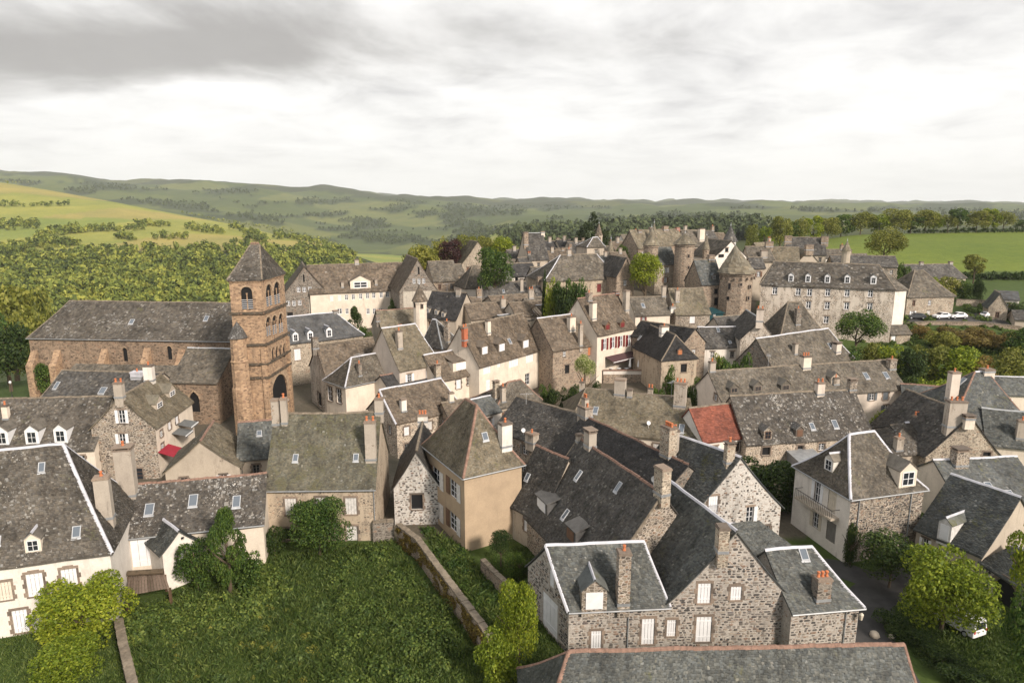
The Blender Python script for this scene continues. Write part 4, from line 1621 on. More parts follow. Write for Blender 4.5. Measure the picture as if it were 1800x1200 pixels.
H24 = H('plaster_house', 'long pinkish-cream house with grey roof and grey-blue shutters', (1270, 706), (1592, 681), 6.5, 9, R=(1400, 642), wall='plaster_pink', roof='lauze', ridge='ridge_stone')
H24.win(1533, 696, 8, 15, 'o', 'blue_paint').win(1557, 693, 9, 16, 'c', 'blue_paint').win(1557, 717, 8, 10, 'o', 'blue_paint').sky(1522, 661, 8, 10).sky(1557, 660, 8, 10)
H24.chim(1251, 652, 632, 12, 1).chim(1415, 646, 622, 17, 3, mat='plaster_cream').chim(1468, 675, 660, 12, 1).chim(1566, 648, 628, 14, 1, mat='rubble')
H24.dorm(1290, 686, 14, 9, 'd', 'lauze', shape='g', col='trim_stone').dorm(1332, 683, 14, 9, 'd', 'lauze', col='trim_stone').dorm(1381, 681, 14, 9, 'd', 'lauze', col='trim_stone').dorm(1468, 669, 12, 11, 'w', 'plaster_tan')
H24.win(1258, 698, 5, 11, 'w', side=3)

H28 = H('stone_house', 'speckled stone gable house with white shutters behind the near stone house', (1213, 906), (1373, 889), 5.2, 9.5, R=(1283, 803), axis='y', nrot=24, wall='mortar_pale', roof='slate_blue', stones=(0,), skip=0.45)
H28.win(1254, 878, 16, 29, 'c', rail=True).win(1318, 904, 12, 27, 'h', 'white_paint').win(1346, 935, 12, 22, 'w').chim(1281, 812, 775, 18, 1, 's', mat='rubble_pale').chim(1179, 800, 750, 26, 4, mat='plaster_tan')
H28B = H('slate_roofed_house', 'small slate lean-to roof with zinc edge between two stone gables', (1290, 975), (1385, 952), 3.6, 5, R=(1350, 925), axis='shed', wall='mortar', roof='slate_green', cat='lean-to')

H19 = H('plaster_house', 'tall hip-roofed house with white balcony front and rubble side wall', (1497, 872), (1625, 856), 7.6, 9, R=(1513, 760), RL=1493, RR=1537, wall='rubble', roof='lauze', gutter=True, stones=(0,), c=0.3)
H19.win(1437, 863, 10, 40, 'o', 'white_paint', trim=False, side=3).win(1463, 880, 15, 40, 'c', 'cream_paint', trim=False, side=3).win(1434, 914, 10, 28, 'o', 'cream_paint', side=3, trim=False).win(1461, 934, 17, 36, 'c', 'grey_paint', side=3, trim=False)
H19.win(1425, 958, 10, 24, 'w', side=3, col='grey_paint', trim=False).win(1442, 972, 12, 26, 'w', side=3, col='grey_paint', trim=False).win(1458, 985, 11, 26, 'w', side=3, col='grey_paint', trim=False)
H19.dorm(1456, 818, 12, 20, 'w', 'plaster_white', ridge='zinc').dorm(1594, 843, 20, 26, 'w', 'plaster_cream', roof='lauze').pipe(1512).pipe(1602)
H20 = H('slate_roofed_house', 'long slate house with a white pedimented dormer beside the lime-green tree', (1612, 926), (1727, 974), 3.6, 11, R=(1690, 838), wall='plaster_tan', roof='slate_blue')
H20.dorm(1657, 945, 15, 27, 'c', 'worn_white', ridge='zinc').win(1626, 957, 10, 22, 'o', 'white_paint').win(1655, 970, 26, 10, 'c', trim=False)
H20B = H('stone_gatehouse', 'small slate-roofed gatehouse with a round-arched carriage door', (1727, 985), (1830, 1050), 3.0, 7, R=(1790, 960), wall='mortar', roof='slate_green', stones=(0,), cat='gatehouse')
H20B.win(1768, 1032, 44, 72, 'a', trim=False)
H21 = H('slate_roofed_house', 'blue-grey slate roof with white zinc ridge at the right edge', (1690, 884), (1840, 877), 4, 10, R=(1750, 803), wall='plaster_cream', roof='slate_blue')
H21.sky(1738, 855, 10, 12).sky(1775, 870, 10, 12).chim(1685, 815, 785, 24, 0, 's', mat='rubble')
H22 = H('stone_house', 'stone gable house with a broad cream chimney right of the hip-roofed house', (1628, 800), (1762, 803), 4.6, 12, R=(1700, 728), axis='y', wall='rubble_pale', roof='slate_dark', ridge='ridge_stone', nrot=10)
H22.chim(1676, 748, 700, 30, 3, mat='plaster_tan').chim(1700, 755, 730, 16, 0, 's', mat='plaster_cream').win(1735, 798, 14, 8, 'd')
H23 = H('slate_roofed_house', 'big pyramid of grey slate with terracotta hips at the right', (1668, 752), (1815, 748), 6, 12, R=(1722, 652), RL=1714, RR=1735, wall='plaster_cream', roof='slate_blue', ridge='zinc', hip='ridge_tile')
H23.chim(1672, 700, 650, 16, 1, mat='plaster_pink').sky(1692, 670, 8, 10).chim(1774, 760, 722, 19, 1, mat='plaster_pink')
H23B = H('slate_roofed_house', 'low grey slate extension left of the slate pyramid', (1592, 722), (1672, 728), 4, 8, R=(1640, 678), wall='plaster_cream', roof='slate_blue', ridge='ridge_tile')
H23C = H('slate_roofed_house', 'slate roofs stepping down at the right edge above the zinc-ridged roof', (1735, 778), (1850, 790), 4.5, 8, R=(1790, 722), wall='plaster_cream', roof='slate_green', ridge='zinc_grey')
H23C.chim(1793, 770, 735, 14, 1)
H23D = H('plaster_house', 'grey-roofed house with zinc ridge at the far right behind the slate pyramid', (1745, 690), (1850, 694), 5, 8, R=(1790, 662), wall='plaster_cream', roof='slate_green', ridge='zinc')
H31 = H('stone_turret_house', 'small mossy pavilion roof with a white zinc finial', (1560, 798), (1640, 792), 4.5, 7.5, R=(1593, 742), RL=1590, RR=1598, wall='plaster_tan', roof='lauze_lichen', ridge='zinc', hip=False)
H31.chim(1578, 790, 764, 14, 1, mat='plaster_tan')

# ------------------------------------------------------------------ left, beside and behind the church
H5 = H('stone_house', 'stone gable house with white-shuttered windows and a cream shop side by the church', (160, 752), (272, 750), 7.6, 12.5, R=(212, 697), axis='y', wall='rubble', roof='lauze_tan', ridge='ridge_stone')
H5.win(214, 732, 11, 23, 'o', 'white_paint').win(215, 773, 11, 22, 'o', 'white_paint').win(238, 833, 26, 20, 'w', 'brown_paint')
H5.win(284, 762, 5, 12, 'w', side=1).win(298, 748, 5, 14, 'c', side=1).win(311, 738, 5, 14, 'c', side=1).win(286, 785, 5, 12, 'w', side=1)
H5.chim(211, 697, 668, 15, 2, mat='plaster_tan').chim(263, 660, 638, 16, 1, mat='plaster_white').dorm(281, 712, 10, 10, 'w', 'plaster_tan').dorm(303, 692, 10, 9, 'w', 'plaster_tan')
H6 = H('stone_house', 'long lichened roof with white arched dormers at the left edge', (-70, 793), (165, 787), 5.2, 12, R=(100, 698), wall='plaster_cream', roof='lauze_lichen', ridge='ridge_stone')
H6.dorm(58, 771, 15, 20, 'w', 'white_paint').dorm(108, 768, 15, 20, 'w', 'white_paint').dorm(5, 772, 14, 20, 'w', 'white_paint').chim(12, 735, 708, 9, 1, mat='plaster_cream')
H7 = H('slate_roofed_house', 'dark slate roof with hipped end under the church nave', (75, 697), (262, 702), 6, 9, R=(180, 652), RL=107, wall='plaster_tan', roof='slate_dark', ridge='ridge_stone', hip='ridge_stone')
H7.sky(181, 687, 12, 10).sky(100, 678, 6, 12).chim(242, 662, 650, 20, 1, mat='zinc')
H8 = H('stone_house', 'grey slate hip roof with three pedimented dormers right of the church tower', (478, 606), (638, 587), 8.5, 10, R=(540, 553), RR=590, wall='rubble_pale', roof='slate_smooth', ridge='zinc')
H8.dorm(520, 594, 9, 13, 'w', 'white_paint', ridge='zinc', roof='slate_smooth').dorm(546, 591, 9, 13, 'w', 'white_paint', ridge='zinc', roof='slate_smooth').dorm(579, 586, 9, 13, 'w', 'white_paint', ridge='zinc', roof='slate_smooth').win(523, 623, 11, 20, 'c')
H8.chim(637, 585, 558, 10, 0, mat='rubble_pale')
H9 = H('stone_house', 'house with flaking white gable and brown roof right of the church door', (572, 657), (672, 641), 7.2, 8.5, R=(600, 600), wall='plaster_flaked', roof='lauze_brown', ridge='ridge_stone', nrot=-4)
H9.chim(554, 612, 590, 12, 0, mat='rubble_dark').win(562, 702, 6, 22, 'd', side=3).win(549, 718, 16, 14, 'd', side=3, trim=False)
H10 = H('plaster_house', 'cream hip-roofed house with stone-framed windows near the church tower', (607, 678), (706, 657), 6.6, 6.5, R=(650, 622), RL=617, wall='plaster_cream', roof='lauze', gutter=True)
H10.win(668, 670, 8, 12, 'o', 'grey_paint').win(580, 692, 8, 24, 'w', side=3).win(596, 696, 8, 24, 'w', side=3).chim(632, 660, 636, 8, 1, mat='rubble_dark').win(684, 660, 5, 8, 'd')
H11 = H('plaster_house', 'big tan roof with zinc hips and one red chimney pot behind the cream hip-roofed house', (702, 650), (772, 622), 8.5, 10, rot=42, R=(690, 574), RR=730, wall='plaster_pink', roof='lauze_tan')
H11.chim(702, 612, 578, 12, 1, mat='plaster_tan')
H12 = H('slate_roofed_house', 'black slate roof with one skylight below the tan zinc-hipped roof', (690, 690), (772, 672), 5.5, 7, R=(730, 648), wall='plaster_cream', roof='slate_black', ridge='ridge_tile')
H12.sky(731, 656, 5, 8)
H33 = H('plaster_house', 'cream house with a wide boxed dormer left of the long cream house', (770, 668), (847, 652), 6.5, 8, R=(795, 615), wall='plaster_cream', roof='lauze_brown', ridge='zinc')
H33.dorm(813, 643, 32, 15, 'c', 'plaster_cream', shape='s').win(806, 675, 8, 16, 'c').win(825, 667, 7, 18, 'w').win(834, 665, 6, 18, 'c').chim(769, 662, 638, 12, 1, 's', mat='rubble_pale')
H32 = H('plaster_house', 'long cream house with brown roof, three dormers and a tall red brick chimney', (842, 643), (951, 613), 8, 9, R=(860, 562), wall='plaster_cream', roof='lauze_brown', ridge='ridge_stone')
H32.dorm(852, 616, 13, 15, 'c', 'lauze_brown').dorm(882, 611, 13, 15, 'c', 'lauze_brown').dorm(924, 605, 13, 15, 'c', 'lauze_brown').sky(895, 600, 7, 9)
H32.chim(817, 605, 572, 11, 2, mat='brick').chim(858, 585, 560, 10, 0, mat='plaster_cream')
for q in ((856, 645, 13, 16, 'c'), (903, 634, 16, 17, 'c'), (931, 626, 13, 17, 'c'), (877, 640, 6, 10, 'c'), (927, 666, 8, 20, 'w'), (858, 677, 7, 20, 'c')):
    H32.win(*q, trim=False)
H34 = H('stone_house', 'brown-roofed stone house with an orange shutter right of the long cream house', (972, 615), (1059, 602), 8, 10, R=(960, 557), wall='rubble_brown', roof='lauze_brown', ridge='zinc')
H34.win(1038, 617, 9, 14, 'c', 'orange_paint').win(992, 622, 5, 9, 'w').win(997, 649, 8, 15, 'd').chim(1004, 580, 553, 15, 1, mat='plaster_cream').chim(1020, 607, 566, 8, 1, mat='plaster_tan')
H34B = H('lean_to', 'grey lean-to roof over a shed between the cream house and the stone house', (952, 650), (988, 648), 3.0, 6, R=(965, 620), axis='shed', wall='rubble_brown', roof='lauze', cat='lean-to')
H34B.win(964, 655, 11, 11, 'd')
H35 = H('plaster_house', 'tall cream house with dark red shutters above the restaurant terrace', (1050, 588), (1117, 575), 9.5, 10.5, R=(1062, 518), wall='plaster_cream', roof='lauze_brown', ridge='ridge_tile')
for q in ((1063, 605, 6, 20), (1078, 602, 6, 20), (1092, 600, 6, 20), (1106, 598, 6, 20)):
    H35.win(*q, 'o', 'red_paint', trim=False)
H35.dorm(1068, 575, 8, 9, 'c', 'brown_paint', col='red_paint').dorm(1094, 571, 8, 9, 'c', 'brown_paint', col='red_paint')
H35.chim(1035, 528, 512, 12, 1, mat='rubble').chim(1042, 560, 528, 13, 0, mat='plaster_cream').chim(1100, 545, 508, 12, 0, mat='plaster_tan').chim(1113, 550, 512, 10, 0, 's', mat='brick')
H36 = H('plaster_house', 'cream house with dark roof and one red-shuttered window behind the black slate house', (1117, 553), (1178, 551), 7, 8, R=(1145, 521), wall='plaster_cream', roof='lauze', ridge='ridge_stone')
H36.win(1131, 563, 5, 11, 'o', 'red_paint').sky(1130, 537, 6, 7).chim(1175, 530, 500, 8, 0)
H37 = H('stone_house', 'stone house with pale tan roof and one white shutter below the round castle tower', (1188, 552), (1248, 550), 6, 9, R=(1212, 506), wall='rubble', roof='lauze_tan', ridge='ridge_stone')
H37.win(1217, 562, 9, 12, 'c').chim(1190, 530, 507, 8, 1, mat='plaster_tan').chim(1182, 548, 536, 10, 1, mat='plaster_white')
H38 = H('slate_roofed_house', 'black slate house with half-hipped end and a small red dormer by the terrace', (1163, 631), (1225, 627), 7, 12, R=(1184, 588), axis='y', hl=1.8, wall='plaster_worn', roof='slate_black', ridge='ridge_stone', hip='ridge_stone')
H38.dorm(1195, 620, 8, 9, 'c', 'brown_paint', col='orange_paint').win(1202, 647, 11, 15, 'd').chim(1167, 585, 570, 16, 1, mat='plaster_white').sky(1125, 594, 5, 8)
H39 = H('stone_house', 'stone gable house with black roof just behind the half-hipped slate house', (1200, 603), (1240, 599), 8, 12, R=(1221, 577), axis='y', nrot=22, wall='rubble_brown', roof='slate_black', ridge='ridge_stone')
H39.win(1219, 618, 7, 7, 'w')
H40 = H('plaster_house', 'white house with grey slate roof and bright zinc ridge above the hedge', (1238, 609), (1304, 608), 6, 8, R=(1270, 574), wall='plaster_white', roof='slate_dark', ridge='zinc')
H40.sky(1262, 580, 5, 6).sky(1283, 602, 5, 5)
H41 = H('plaster_house', 'white flaking gable house with ivy stains and red chimney pots', (1302, 595), (1368, 599), 8.5, 11, R=(1339, 560), axis='y', nrot=14, wall='plaster_flaked', roof='slate_dark', ridge='zinc_grey')
H41.chim(1335, 566, 540, 13, 2, mat='plaster_pink').win(1338, 642, 16, 8, 'd', trim=False)
H42 = H('stone_house', 'stone house with brown hip roof outlined in zinc below the manor', (1362, 652), (1499, 628), 6, 9, R=(1410, 583), RR=1455, wall='rubble_dark', roof='lauze', ridge='zinc')
H42.chim(1397, 622, 600, 9, 0, mat='plaster_tan').chim(1470, 618, 600, 14, 0, 's', mat='plaster_pink').win(1366, 640, 6, 18, 'd', side=3).sky(1458, 608, 6, 8)
H43 = H('slate_roofed_house', 'steep brown roof with a stone chimney in front of the manor', (1372, 592), (1450, 588), 5.5, 8, R=(1398, 530), RL=1385, RR=1408, wall='rubble_dark', roof='lauze', ridge='ridge_stone', hip='ridge_stone')
H43.chim(1401, 570, 540, 10, 1, mat='rubble_dark')
H43B = H('slate_roofed_house', 'low slate roofs below the polygonal tower', (1275, 590), (1335, 585), 5.5, 8, R=(1305, 553), wall='plaster_tan', roof='slate_dark', ridge='ridge_stone')

# manor
MA = H('manor_house', 'large manor with long hipped roof and five white arched dormers', (1338, 498), (1573, 508), 11.5, 12, R=(1450, 462), RL=1360, RR=1546, wall='plaster_flaked', roof='lauze_lichen', ridge='ridge_stone', hip='ridge_stone', cat='manor')
for x, y in ((1390, 490), (1420, 491), (1454, 492), (1489, 493), (1535, 494)):
    MA.dorm(x, y, 8, 11, 'w', 'white_paint')
for x, y in ((1362, 511), (1403, 513), (1423, 514), (1455, 514), (1489, 515), (1530, 516), (1421, 536), (1454, 537), (1488, 538), (1529, 539), (1452, 562)):
    MA.win(x, y, 9, 13, 'w')
MA2 = H('plaster_wing', 'narrow white wing at the right end of the manor', (1574, 509), (1594, 507), 10, 11, R=(1580, 475), RR=1584, wall='plaster_white', roof='lauze', ridge=None, hip=False, root=MA)
MA3 = H('plaster_barn', 'cream rubble barn with tall hip roof beside the car park', (1595, 521), (1678, 519), 5, 11, R=(1610, 474), RL=1608, RR=1622, wall='rubble_pale', roof='lauze', ridge=None, hip='ridge_stone', cat='barn')
SH = H('stone_shed', 'tiny grey-roofed stone shed with white door below the manor', (1566, 586), (1601, 585), 2.4, 4, R=(1584, 570), wall='rubble_pale', roof='lauze', ridge=None, cat='shed')
SH.win(1571, 592, 8, 11, 'door', 'white_paint', trim=False)
H47 = H('slate_roofed_house', 'long low dark roof with hipped right end at the foot of the meadow', (1600, 489), (1698, 487), 3.5, 9, R=(1640, 464), RR=1672, wall='plaster_tan', roof='slate_dark', ridge='ridge_stone', hip='ridge_stone', cat='barn')
H47.chim(1619, 464, 458, 6, 0).chim(1670, 463, 458, 6, 0)
H47B = H('stone_house', 'long dark roof just behind the right half of the manor roof', (1465, 466), (1580, 468), 7, 9, R=(1510, 449), wall='rubble', roof='slate_dark', ridge='ridge_stone')
H48 = H('stone_house', 'high dark roof held between two large stone chimneys against the meadow', (1384, 446), (1452, 447), 9, 8, R=(1415, 417), wall='plaster_tan', roof='slate_dark', ridge='ridge_stone')
H48.chim(1385, 425, 413, 12, 0, mat='rubble_brown').chim(1449, 427, 414, 12, 0, mat='rubble_brown')
H49 = H('stone_house', 'brown roof with dark hip behind the manor left end', (1318, 458), (1362, 458), 9, 8, R=(1340, 433), RR=1352, wall='plaster_tan', roof='lauze', ridge='ridge_stone', hip='ridge_stone')
H49.chim(1342, 452, 438, 12, 0, mat='plaster_tan').chim(1352, 432, 423, 14, 1, mat='rubble_brown')
H49B = H('plaster_house', 'pale gable with stone verges peeping over the manor ridge', (1400, 462), (1440, 462), 9, 9, R=(1420, 439), axis='y', wall='plaster_tan', roof='lauze_tan', ridge='ridge_stone')
H49B.chim(1427, 440, 428, 14, 0, mat='rubble_brown')
H49C = H('stone_house', 'tan broad roof between the dark hip and the pale gable', (1358, 460), (1405, 461), 9, 8, R=(1380, 434), wall='plaster_tan', roof='lauze_tan', ridge='ridge_stone')
RB1 = H('stone_house', 'small stone cottage with blue-grey roof near the hedge at the right', (1738, 540), (1772, 545), 3.2, 6, R=(1757, 515), axis='y', wall='rubble_pale', roof='slate_blue', ridge='ridge_stone', cat='cottage')
RB2 = H('plaster_house', 'grey-roofed cottage at the right edge below the meadow', (1752, 524), (1792, 530), 3.5, 6, R=(1775, 511), wall='plaster_white', roof='slate_smooth', ridge=None, cat='cottage')
RB3 = H('slate_roofed_house', 'corner of a slate roof at the right edge under the retaining wall', (1785, 560), (1850, 575), 3.5, 8, R=(1800, 545), wall='plaster_tan', roof='slate_dark', ridge=None, cat='shed')

# ------------------------------------------------------------------ school block
SM = H('school_building', 'long school block with cream window front between two grey gabled wings', (545, 515), (724, 505), 9.6, 11, rot=19, R=(640, 463), wall='plaster_cream', roof='lauze_brown', ridge='ridge_stone', cat='school')
for x in (583, 597, 609, 621, 634, 646, 657, 670, 681, 690):
    SM.win(x, 524.5 - (x - 583) * 0.07, 6, 10, 'c' if x < 600 else 'w', trim=False)
SM.dorm(634, 501, 34, 13, 'w', 'plaster_cream').chim(602, 505, 493, 5, 0, mat='plaster_tan').chim(661, 500, 488, 5, 0, mat='plaster_tan').chim(628, 462, 454, 8, 0)
for x, w_ in ((597, 9), (610, 6), (647, 6), (658, 6), (669, 8)):
    SM.win(x, 547, w_, 10, 'w', trim=False)
SL = H('school_wing', 'left gabled stone wing of the school block with grouped windows', (497, 519), (578, 512), 10, 14, rot=19, R=(535, 468), axis='y', wall='rubble_dark', roof='lauze_brown', ridge='ridge_stone', root=SM)
for x, y in ((525, 509), (535, 509), (545, 508), (507, 533), (517, 533), (527, 532)):
    SL.win(x, y, 6, 9, 'w', trim=False)
SL.win(556, 538, 26, 26, 'c', 'pale_wood', trim=False).win(534, 489, 3, 13, 'd', trim=False).win(510, 553, 10, 8, 'd')
SG = H('covered_gallery', 'low tiled gallery roof along the school front', (577, 545), (690, 537), 3.2, 2.6, rot=19, R=(640, 533), axis='shed', wall='plaster_tan', roof='lauze_brown', ridge=None, root=SM, o=0.2)
SR = H('school_wing', 'right gabled stone wing of the school block with tall pale doors', (702, 513), (769, 500), 10, 14, rot=19, R=(736, 455), axis='y', wall='rubble_dark', roof='lauze_brown', ridge='ridge_stone', root=SM)
for x in (728, 736.5, 745):
    SR.win(x, 494, 5, 9, 'w', trim=False)
SR.win(720, 526, 22, 28, 'c', 'pale_wood', trim=False).win(748, 520, 24, 18, 'c', 'pale_wood', trim=False).win(736, 476, 3, 13, 'd', trim=False)

# ------------------------------------------------------------------ middle distance
H67 = H('stone_house', 'black-roofed house with stone gable and arched dormers by the pointed turret', (742, 556), (802, 572), 7, 10, R=(775, 512), wall='plaster_tan', roof='slate_black', ridge='ridge_stone')
H67.dorm(752, 546, 6, 8, 'w', 'plaster_tan').dorm(767, 549, 6, 8, 'w', 'plaster_tan').dorm(779, 553, 6, 8, 'w', 'plaster_tan').chim(806, 520, 505, 9, 0)
H69 = H('plaster_house', 'plain tan roof left of the black-roofed stone gable', (672, 580), (746, 574), 6.5, 9, R=(700, 543), wall='plaster_tan', roof='lauze_tan', ridge='ridge_tile')
H69.chim(665, 580, 552, 8, 0, mat='rubble_dark')
H70 = H('slate_roofed_house', 'small steep pavilion roof with two zinc finials behind the boxed dormer', (741, 606), (778, 612), 7, 6, R=(763, 561), RL=760, RR=767, wall='plaster_tan', roof='slate_dark', ridge='zinc', hip='zinc_grey')
H70.chim(786, 600, 562, 11, 1, mat='rubble')
H59A = H('stone_house', 'dark roof right of the school with stone front', (762, 494), (806, 491), 7, 9, R=(786, 458), wall='rubble_brown', roof='lauze', ridge='ridge_stone')
H59 = H('plaster_house', 'white-walled house with steep brown hip roof below the round dark tree', (818, 506), (866, 503), 6, 9, R=(834, 466), RL=830, RR=839, wall='plaster_white', roof='lauze', ridge='ridge_stone', hip='ridge_stone')
H59.win(848, 512, 6, 11, 'w', trim=False)
H59C = H('stone_house', 'stone house with slate roof and small windows beside the white-walled hip roof', (780, 484), (818, 480), 6.5, 8, R=(800, 464), wall='rubble_brown', roof='lauze', ridge='ridge_stone')
for x in (786, 796, 806):
    H59C.win(x, 503, 4, 8, 'w', trim=False)
H60 = H('plaster_house', 'long slate roof with a row of windows in the middle distance', (852, 521), (929, 519), 5.5, 9, R=(885, 495), wall='plaster_cream', roof='slate_dark', ridge='ridge_stone')
H60.win(860, 526, 7, 6, 'w', trim=False).chim(917, 512, 488, 6, 0).sky(885, 512, 4, 5).chim(866, 496, 482, 8, 1)
H60B = H('plaster_house', 'reddish-brown low roof below the long slate roof', (870, 536), (950, 528), 5, 8, R=(910, 517), wall='plaster_tan', roof='lauze_brown', ridge='ridge_stone')
H60C = H('plaster_house', 'brown roof with stone chimney left of the reddish low roof', (828, 560), (905, 552), 6, 9, R=(866, 531), wall='plaster_tan', roof='lauze_brown', ridge='ridge_stone')
H60C.chim(884, 540, 522, 10, 1).chim(897, 556, 540, 6, 0)
H60D = H('slate_roofed_house', 'blue-grey slate roof with zinc ridge behind the long cream house', (893, 566), (958, 558), 6, 8, R=(925, 548), wall='plaster_tan', roof='slate_blue', ridge='zinc')
H60E = H('plaster_house', 'brown roof with a dark glazed skylight in the village middle', (908, 556), (968, 549), 6.5, 8, R=(935, 529), wall='plaster_tan', roof='lauze_brown', ridge='ridge_stone')
H60E.sky(941, 547, 10, 7)
H60F = H('plaster_house', 'brown roof with white zinc ridge left of the tall cream house', (962, 555), (1012, 549), 7, 8, R=(985, 532), wall='plaster_tan', roof='lauze_brown', ridge='zinc')
H60F.chim(1007, 536, 522, 8, 1, mat='rubble').chim(970, 530, 520, 8, 1)
H61 = H('slate_roofed_house', 'black roof with white gable end above the village middle', (900, 485), (945, 483), 6, 8, R=(925, 462), wall='plaster_white', roof='slate_black', ridge='ridge_stone')
H61.win(908, 491, 5, 7, 'd').win(928, 491, 5, 8, 'd')
H61B = H('slate_roofed_house', 'dark roof sloping down behind the white gable end', (944, 498), (985, 492), 5, 8, R=(968, 468), wall='plaster_tan', roof='slate_dark', ridge='ridge_stone')
H58 = H('stone_house', 'broad hip-roofed house with white hip and rust-stained window frames', (957, 493), (1085, 488), 8, 12, R=(1020, 447), RR=1049, RL=985, wall='plaster_worn', roof='lauze', ridge='ridge_stone', hip='zinc')
H58.win(1053, 506, 7, 14, 'c', 'red_paint').win(1072, 504, 7, 14, 'd').chim(1000, 448, 436, 8, 1)
H62 = H('stone_barn', 'pale stone gable barn beside the copper-red tree', (812, 464), (868, 462), 6, 10, R=(846, 424), axis='y', wall='rubble_pale', roof='lauze_tan', ridge='ridge_stone', cat='barn', nrot=8)
H63 = H('stone_house', 'steep grey roof between two tall stone chimneys on the hilltop', (930, 456), (964, 452), 8, 8, R=(950, 409), wall='plaster_tan', roof='slate_dark', ridge='zinc_grey')
H63.chim(924, 430, 406, 9, 0, mat='rubble_brown').chim(963, 420, 406, 8, 0, mat='plaster_cream')
UP = [((868, 446), (905, 444), 430, 'slate_dark'), ((900, 455), (932, 452), 438, 'slate_dark'), ((962, 440), (990, 438), 423, 'slate_black'), ((988, 440), (1012, 438), 421, 'slate_black'),
      ((1008, 447), (1036, 445), 424, 'slate_dark'), ((966, 462), (1000, 460), 440, 'lauze_brown'), ((1060, 470), (1090, 468), 448, 'slate_blue'), ((1086, 470), (1112, 466), 442, 'lauze_brown')]
WORDS = ['low dark roof at the left end of the hilltop row', 'dark roof left of the steep roof with two chimneys', 'black roof right of the steep roof with two chimneys', 'black roof with zinc edge beside the white chimney on the hilltop',
         'dark roof touching the domed beige block', 'brown mansard below the steep hilltop roof', 'blue slate roof right of the broad hip-roofed house', 'brown roof left of the lime-green tree']
for (A_, B_, ry, rm), wd_ in zip(UP, WORDS):
    k = H('hilltop_house', wd_, A_, B_, 6.5, 8, R=((A_[0] + B_[0]) / 2, ry), wall='plaster_tan', roof=rm, ridge='ridge_stone')
    k.chim(A_[0] + 4, ry + 3, ry - 8, 6, 0, mat='plaster_tan')
    if B_[0] - A_[0] > 27:
        k.chim(B_[0] - 3, ry + 3, ry - 7, 6, 0, mat='rubble_brown')
H65 = H('plaster_tower_block', 'beige square block with domed zinc-edged roof on the hilltop', (1032, 433), (1062, 432), 11, 6, R=(1046, 417), RL=1042, RR=1051, wall='plaster_tan', roof='lauze', ridge='zinc', hip='zinc', cat='tower')

# castle roofs
K55 = H('castle_block', 'tall castle block with steep tan roof and stone chimneys left of the round tower', (1122, 436), (1160, 434), 10, 9, R=(1140, 404), wall='rubble_brown', roof='lauze_tan', ridge='ridge_stone', cat='castle block')
K55.chim(1124, 408, 402, 8, 0, mat='rubble_brown').chim(1152, 406, 398, 9, 0, mat='rubble_brown')
K55B = H('castle_block', 'castle block with broad tan roof behind the round tower', (1158, 430), (1206, 428), 10, 9, R=(1176, 403), wall='rubble_brown', roof='lauze_tan', ridge='ridge_stone', cat='castle block')
K55B.chim(1169, 404, 396, 11, 0, mat='rubble_brown').chim(1213, 410, 398, 8, 0, mat='brick')
K55C = H('castle_block', 'castle block with grey roof and cream chimney right of the round tower', (1212, 432), (1252, 430), 9, 9, R=(1230, 404), wall='plaster_tan', roof='lauze', ridge='ridge_stone', cat='castle block')
K55C.chim(1232, 422, 400, 12, 0, mat='plaster_cream')
K54 = H('castle_block', 'slate-roofed stone lodge joined to the left of the round tower', (1152, 464), (1190, 463), 8, 8, R=(1172, 433), wall='rubble_pale', roof='slate_green', ridge='ridge_stone', cat='castle block')
K56 = H('castle_block', 'steep slate roof with two dormers between the round and polygonal towers', (1234, 499), (1271, 498), 8, 9, R=(1248, 456), wall='rubble_brown', roof='slate_blue', ridge='ridge_stone', cat='castle block')
K56.dorm(1255, 488, 6, 7, 'd', 'lauze').win(1259, 512, 7, 9, 'd').win(1259, 530, 7, 13, 'd').chim(1250, 456, 446, 12, 0, mat='rubble_brown')
K52 = H('castle_block', 'white gabled castle house under a dark cone turret', (1255, 452), (1312, 450), 10, 10, R=(1284, 423), axis='y', wall='plaster_white', roof='lauze', ridge='ridge_stone', cat='castle block')
K52.win(1278, 432, 6, 7, 'd').win(1268, 445, 10, 6, 'd', trim=False)
K57 = H('castle_block', 'rusty-brown roof far behind the dark cone turret', (1255, 428), (1285, 426), 9, 8, R=(1270, 409), wall='plaster_tan', roof='lauze_brown', ridge='ridge_stone', cat='castle block')
K57B = H('stone_house', 'stone house with dark roof tucked left of the lime-green castle tree', (1084, 486), (1115, 480), 7.5, 8, R=(1100, 452), axis='y', wall='rubble_brown', roof='slate_dark', ridge='ridge_stone')
H44X = H('plaster_house', 'cream wall and grey roof squeezed between the polygonal tower and the manor', (1322, 470), (1345, 470), 8.5, 6, R=(1333, 452), wall='plaster_tan', roof='slate_dark', ridge='ridge_stone')

CS = H('metal_shed', 'corrugated grey metal roof beside the hip-roofed balcony house', (1404, 806), (1448, 803), 3.4, 4, R=(1420, 786), axis='shed', wall='zinc_grey', roof='zinc_grey', ridge=None, cat='shed', slates=False)
TS = H('teal_shed', 'dark teal hut below the polygonal tower', (1247, 549), (1272, 547), 4.5, 4, R=(1260, 543), axis='shed', wall='dark_teal', roof='dark_teal', ridge=None, cat='hut', slates=False)
TS.win(1256, 553, 5, 6, 'w', trim=False)

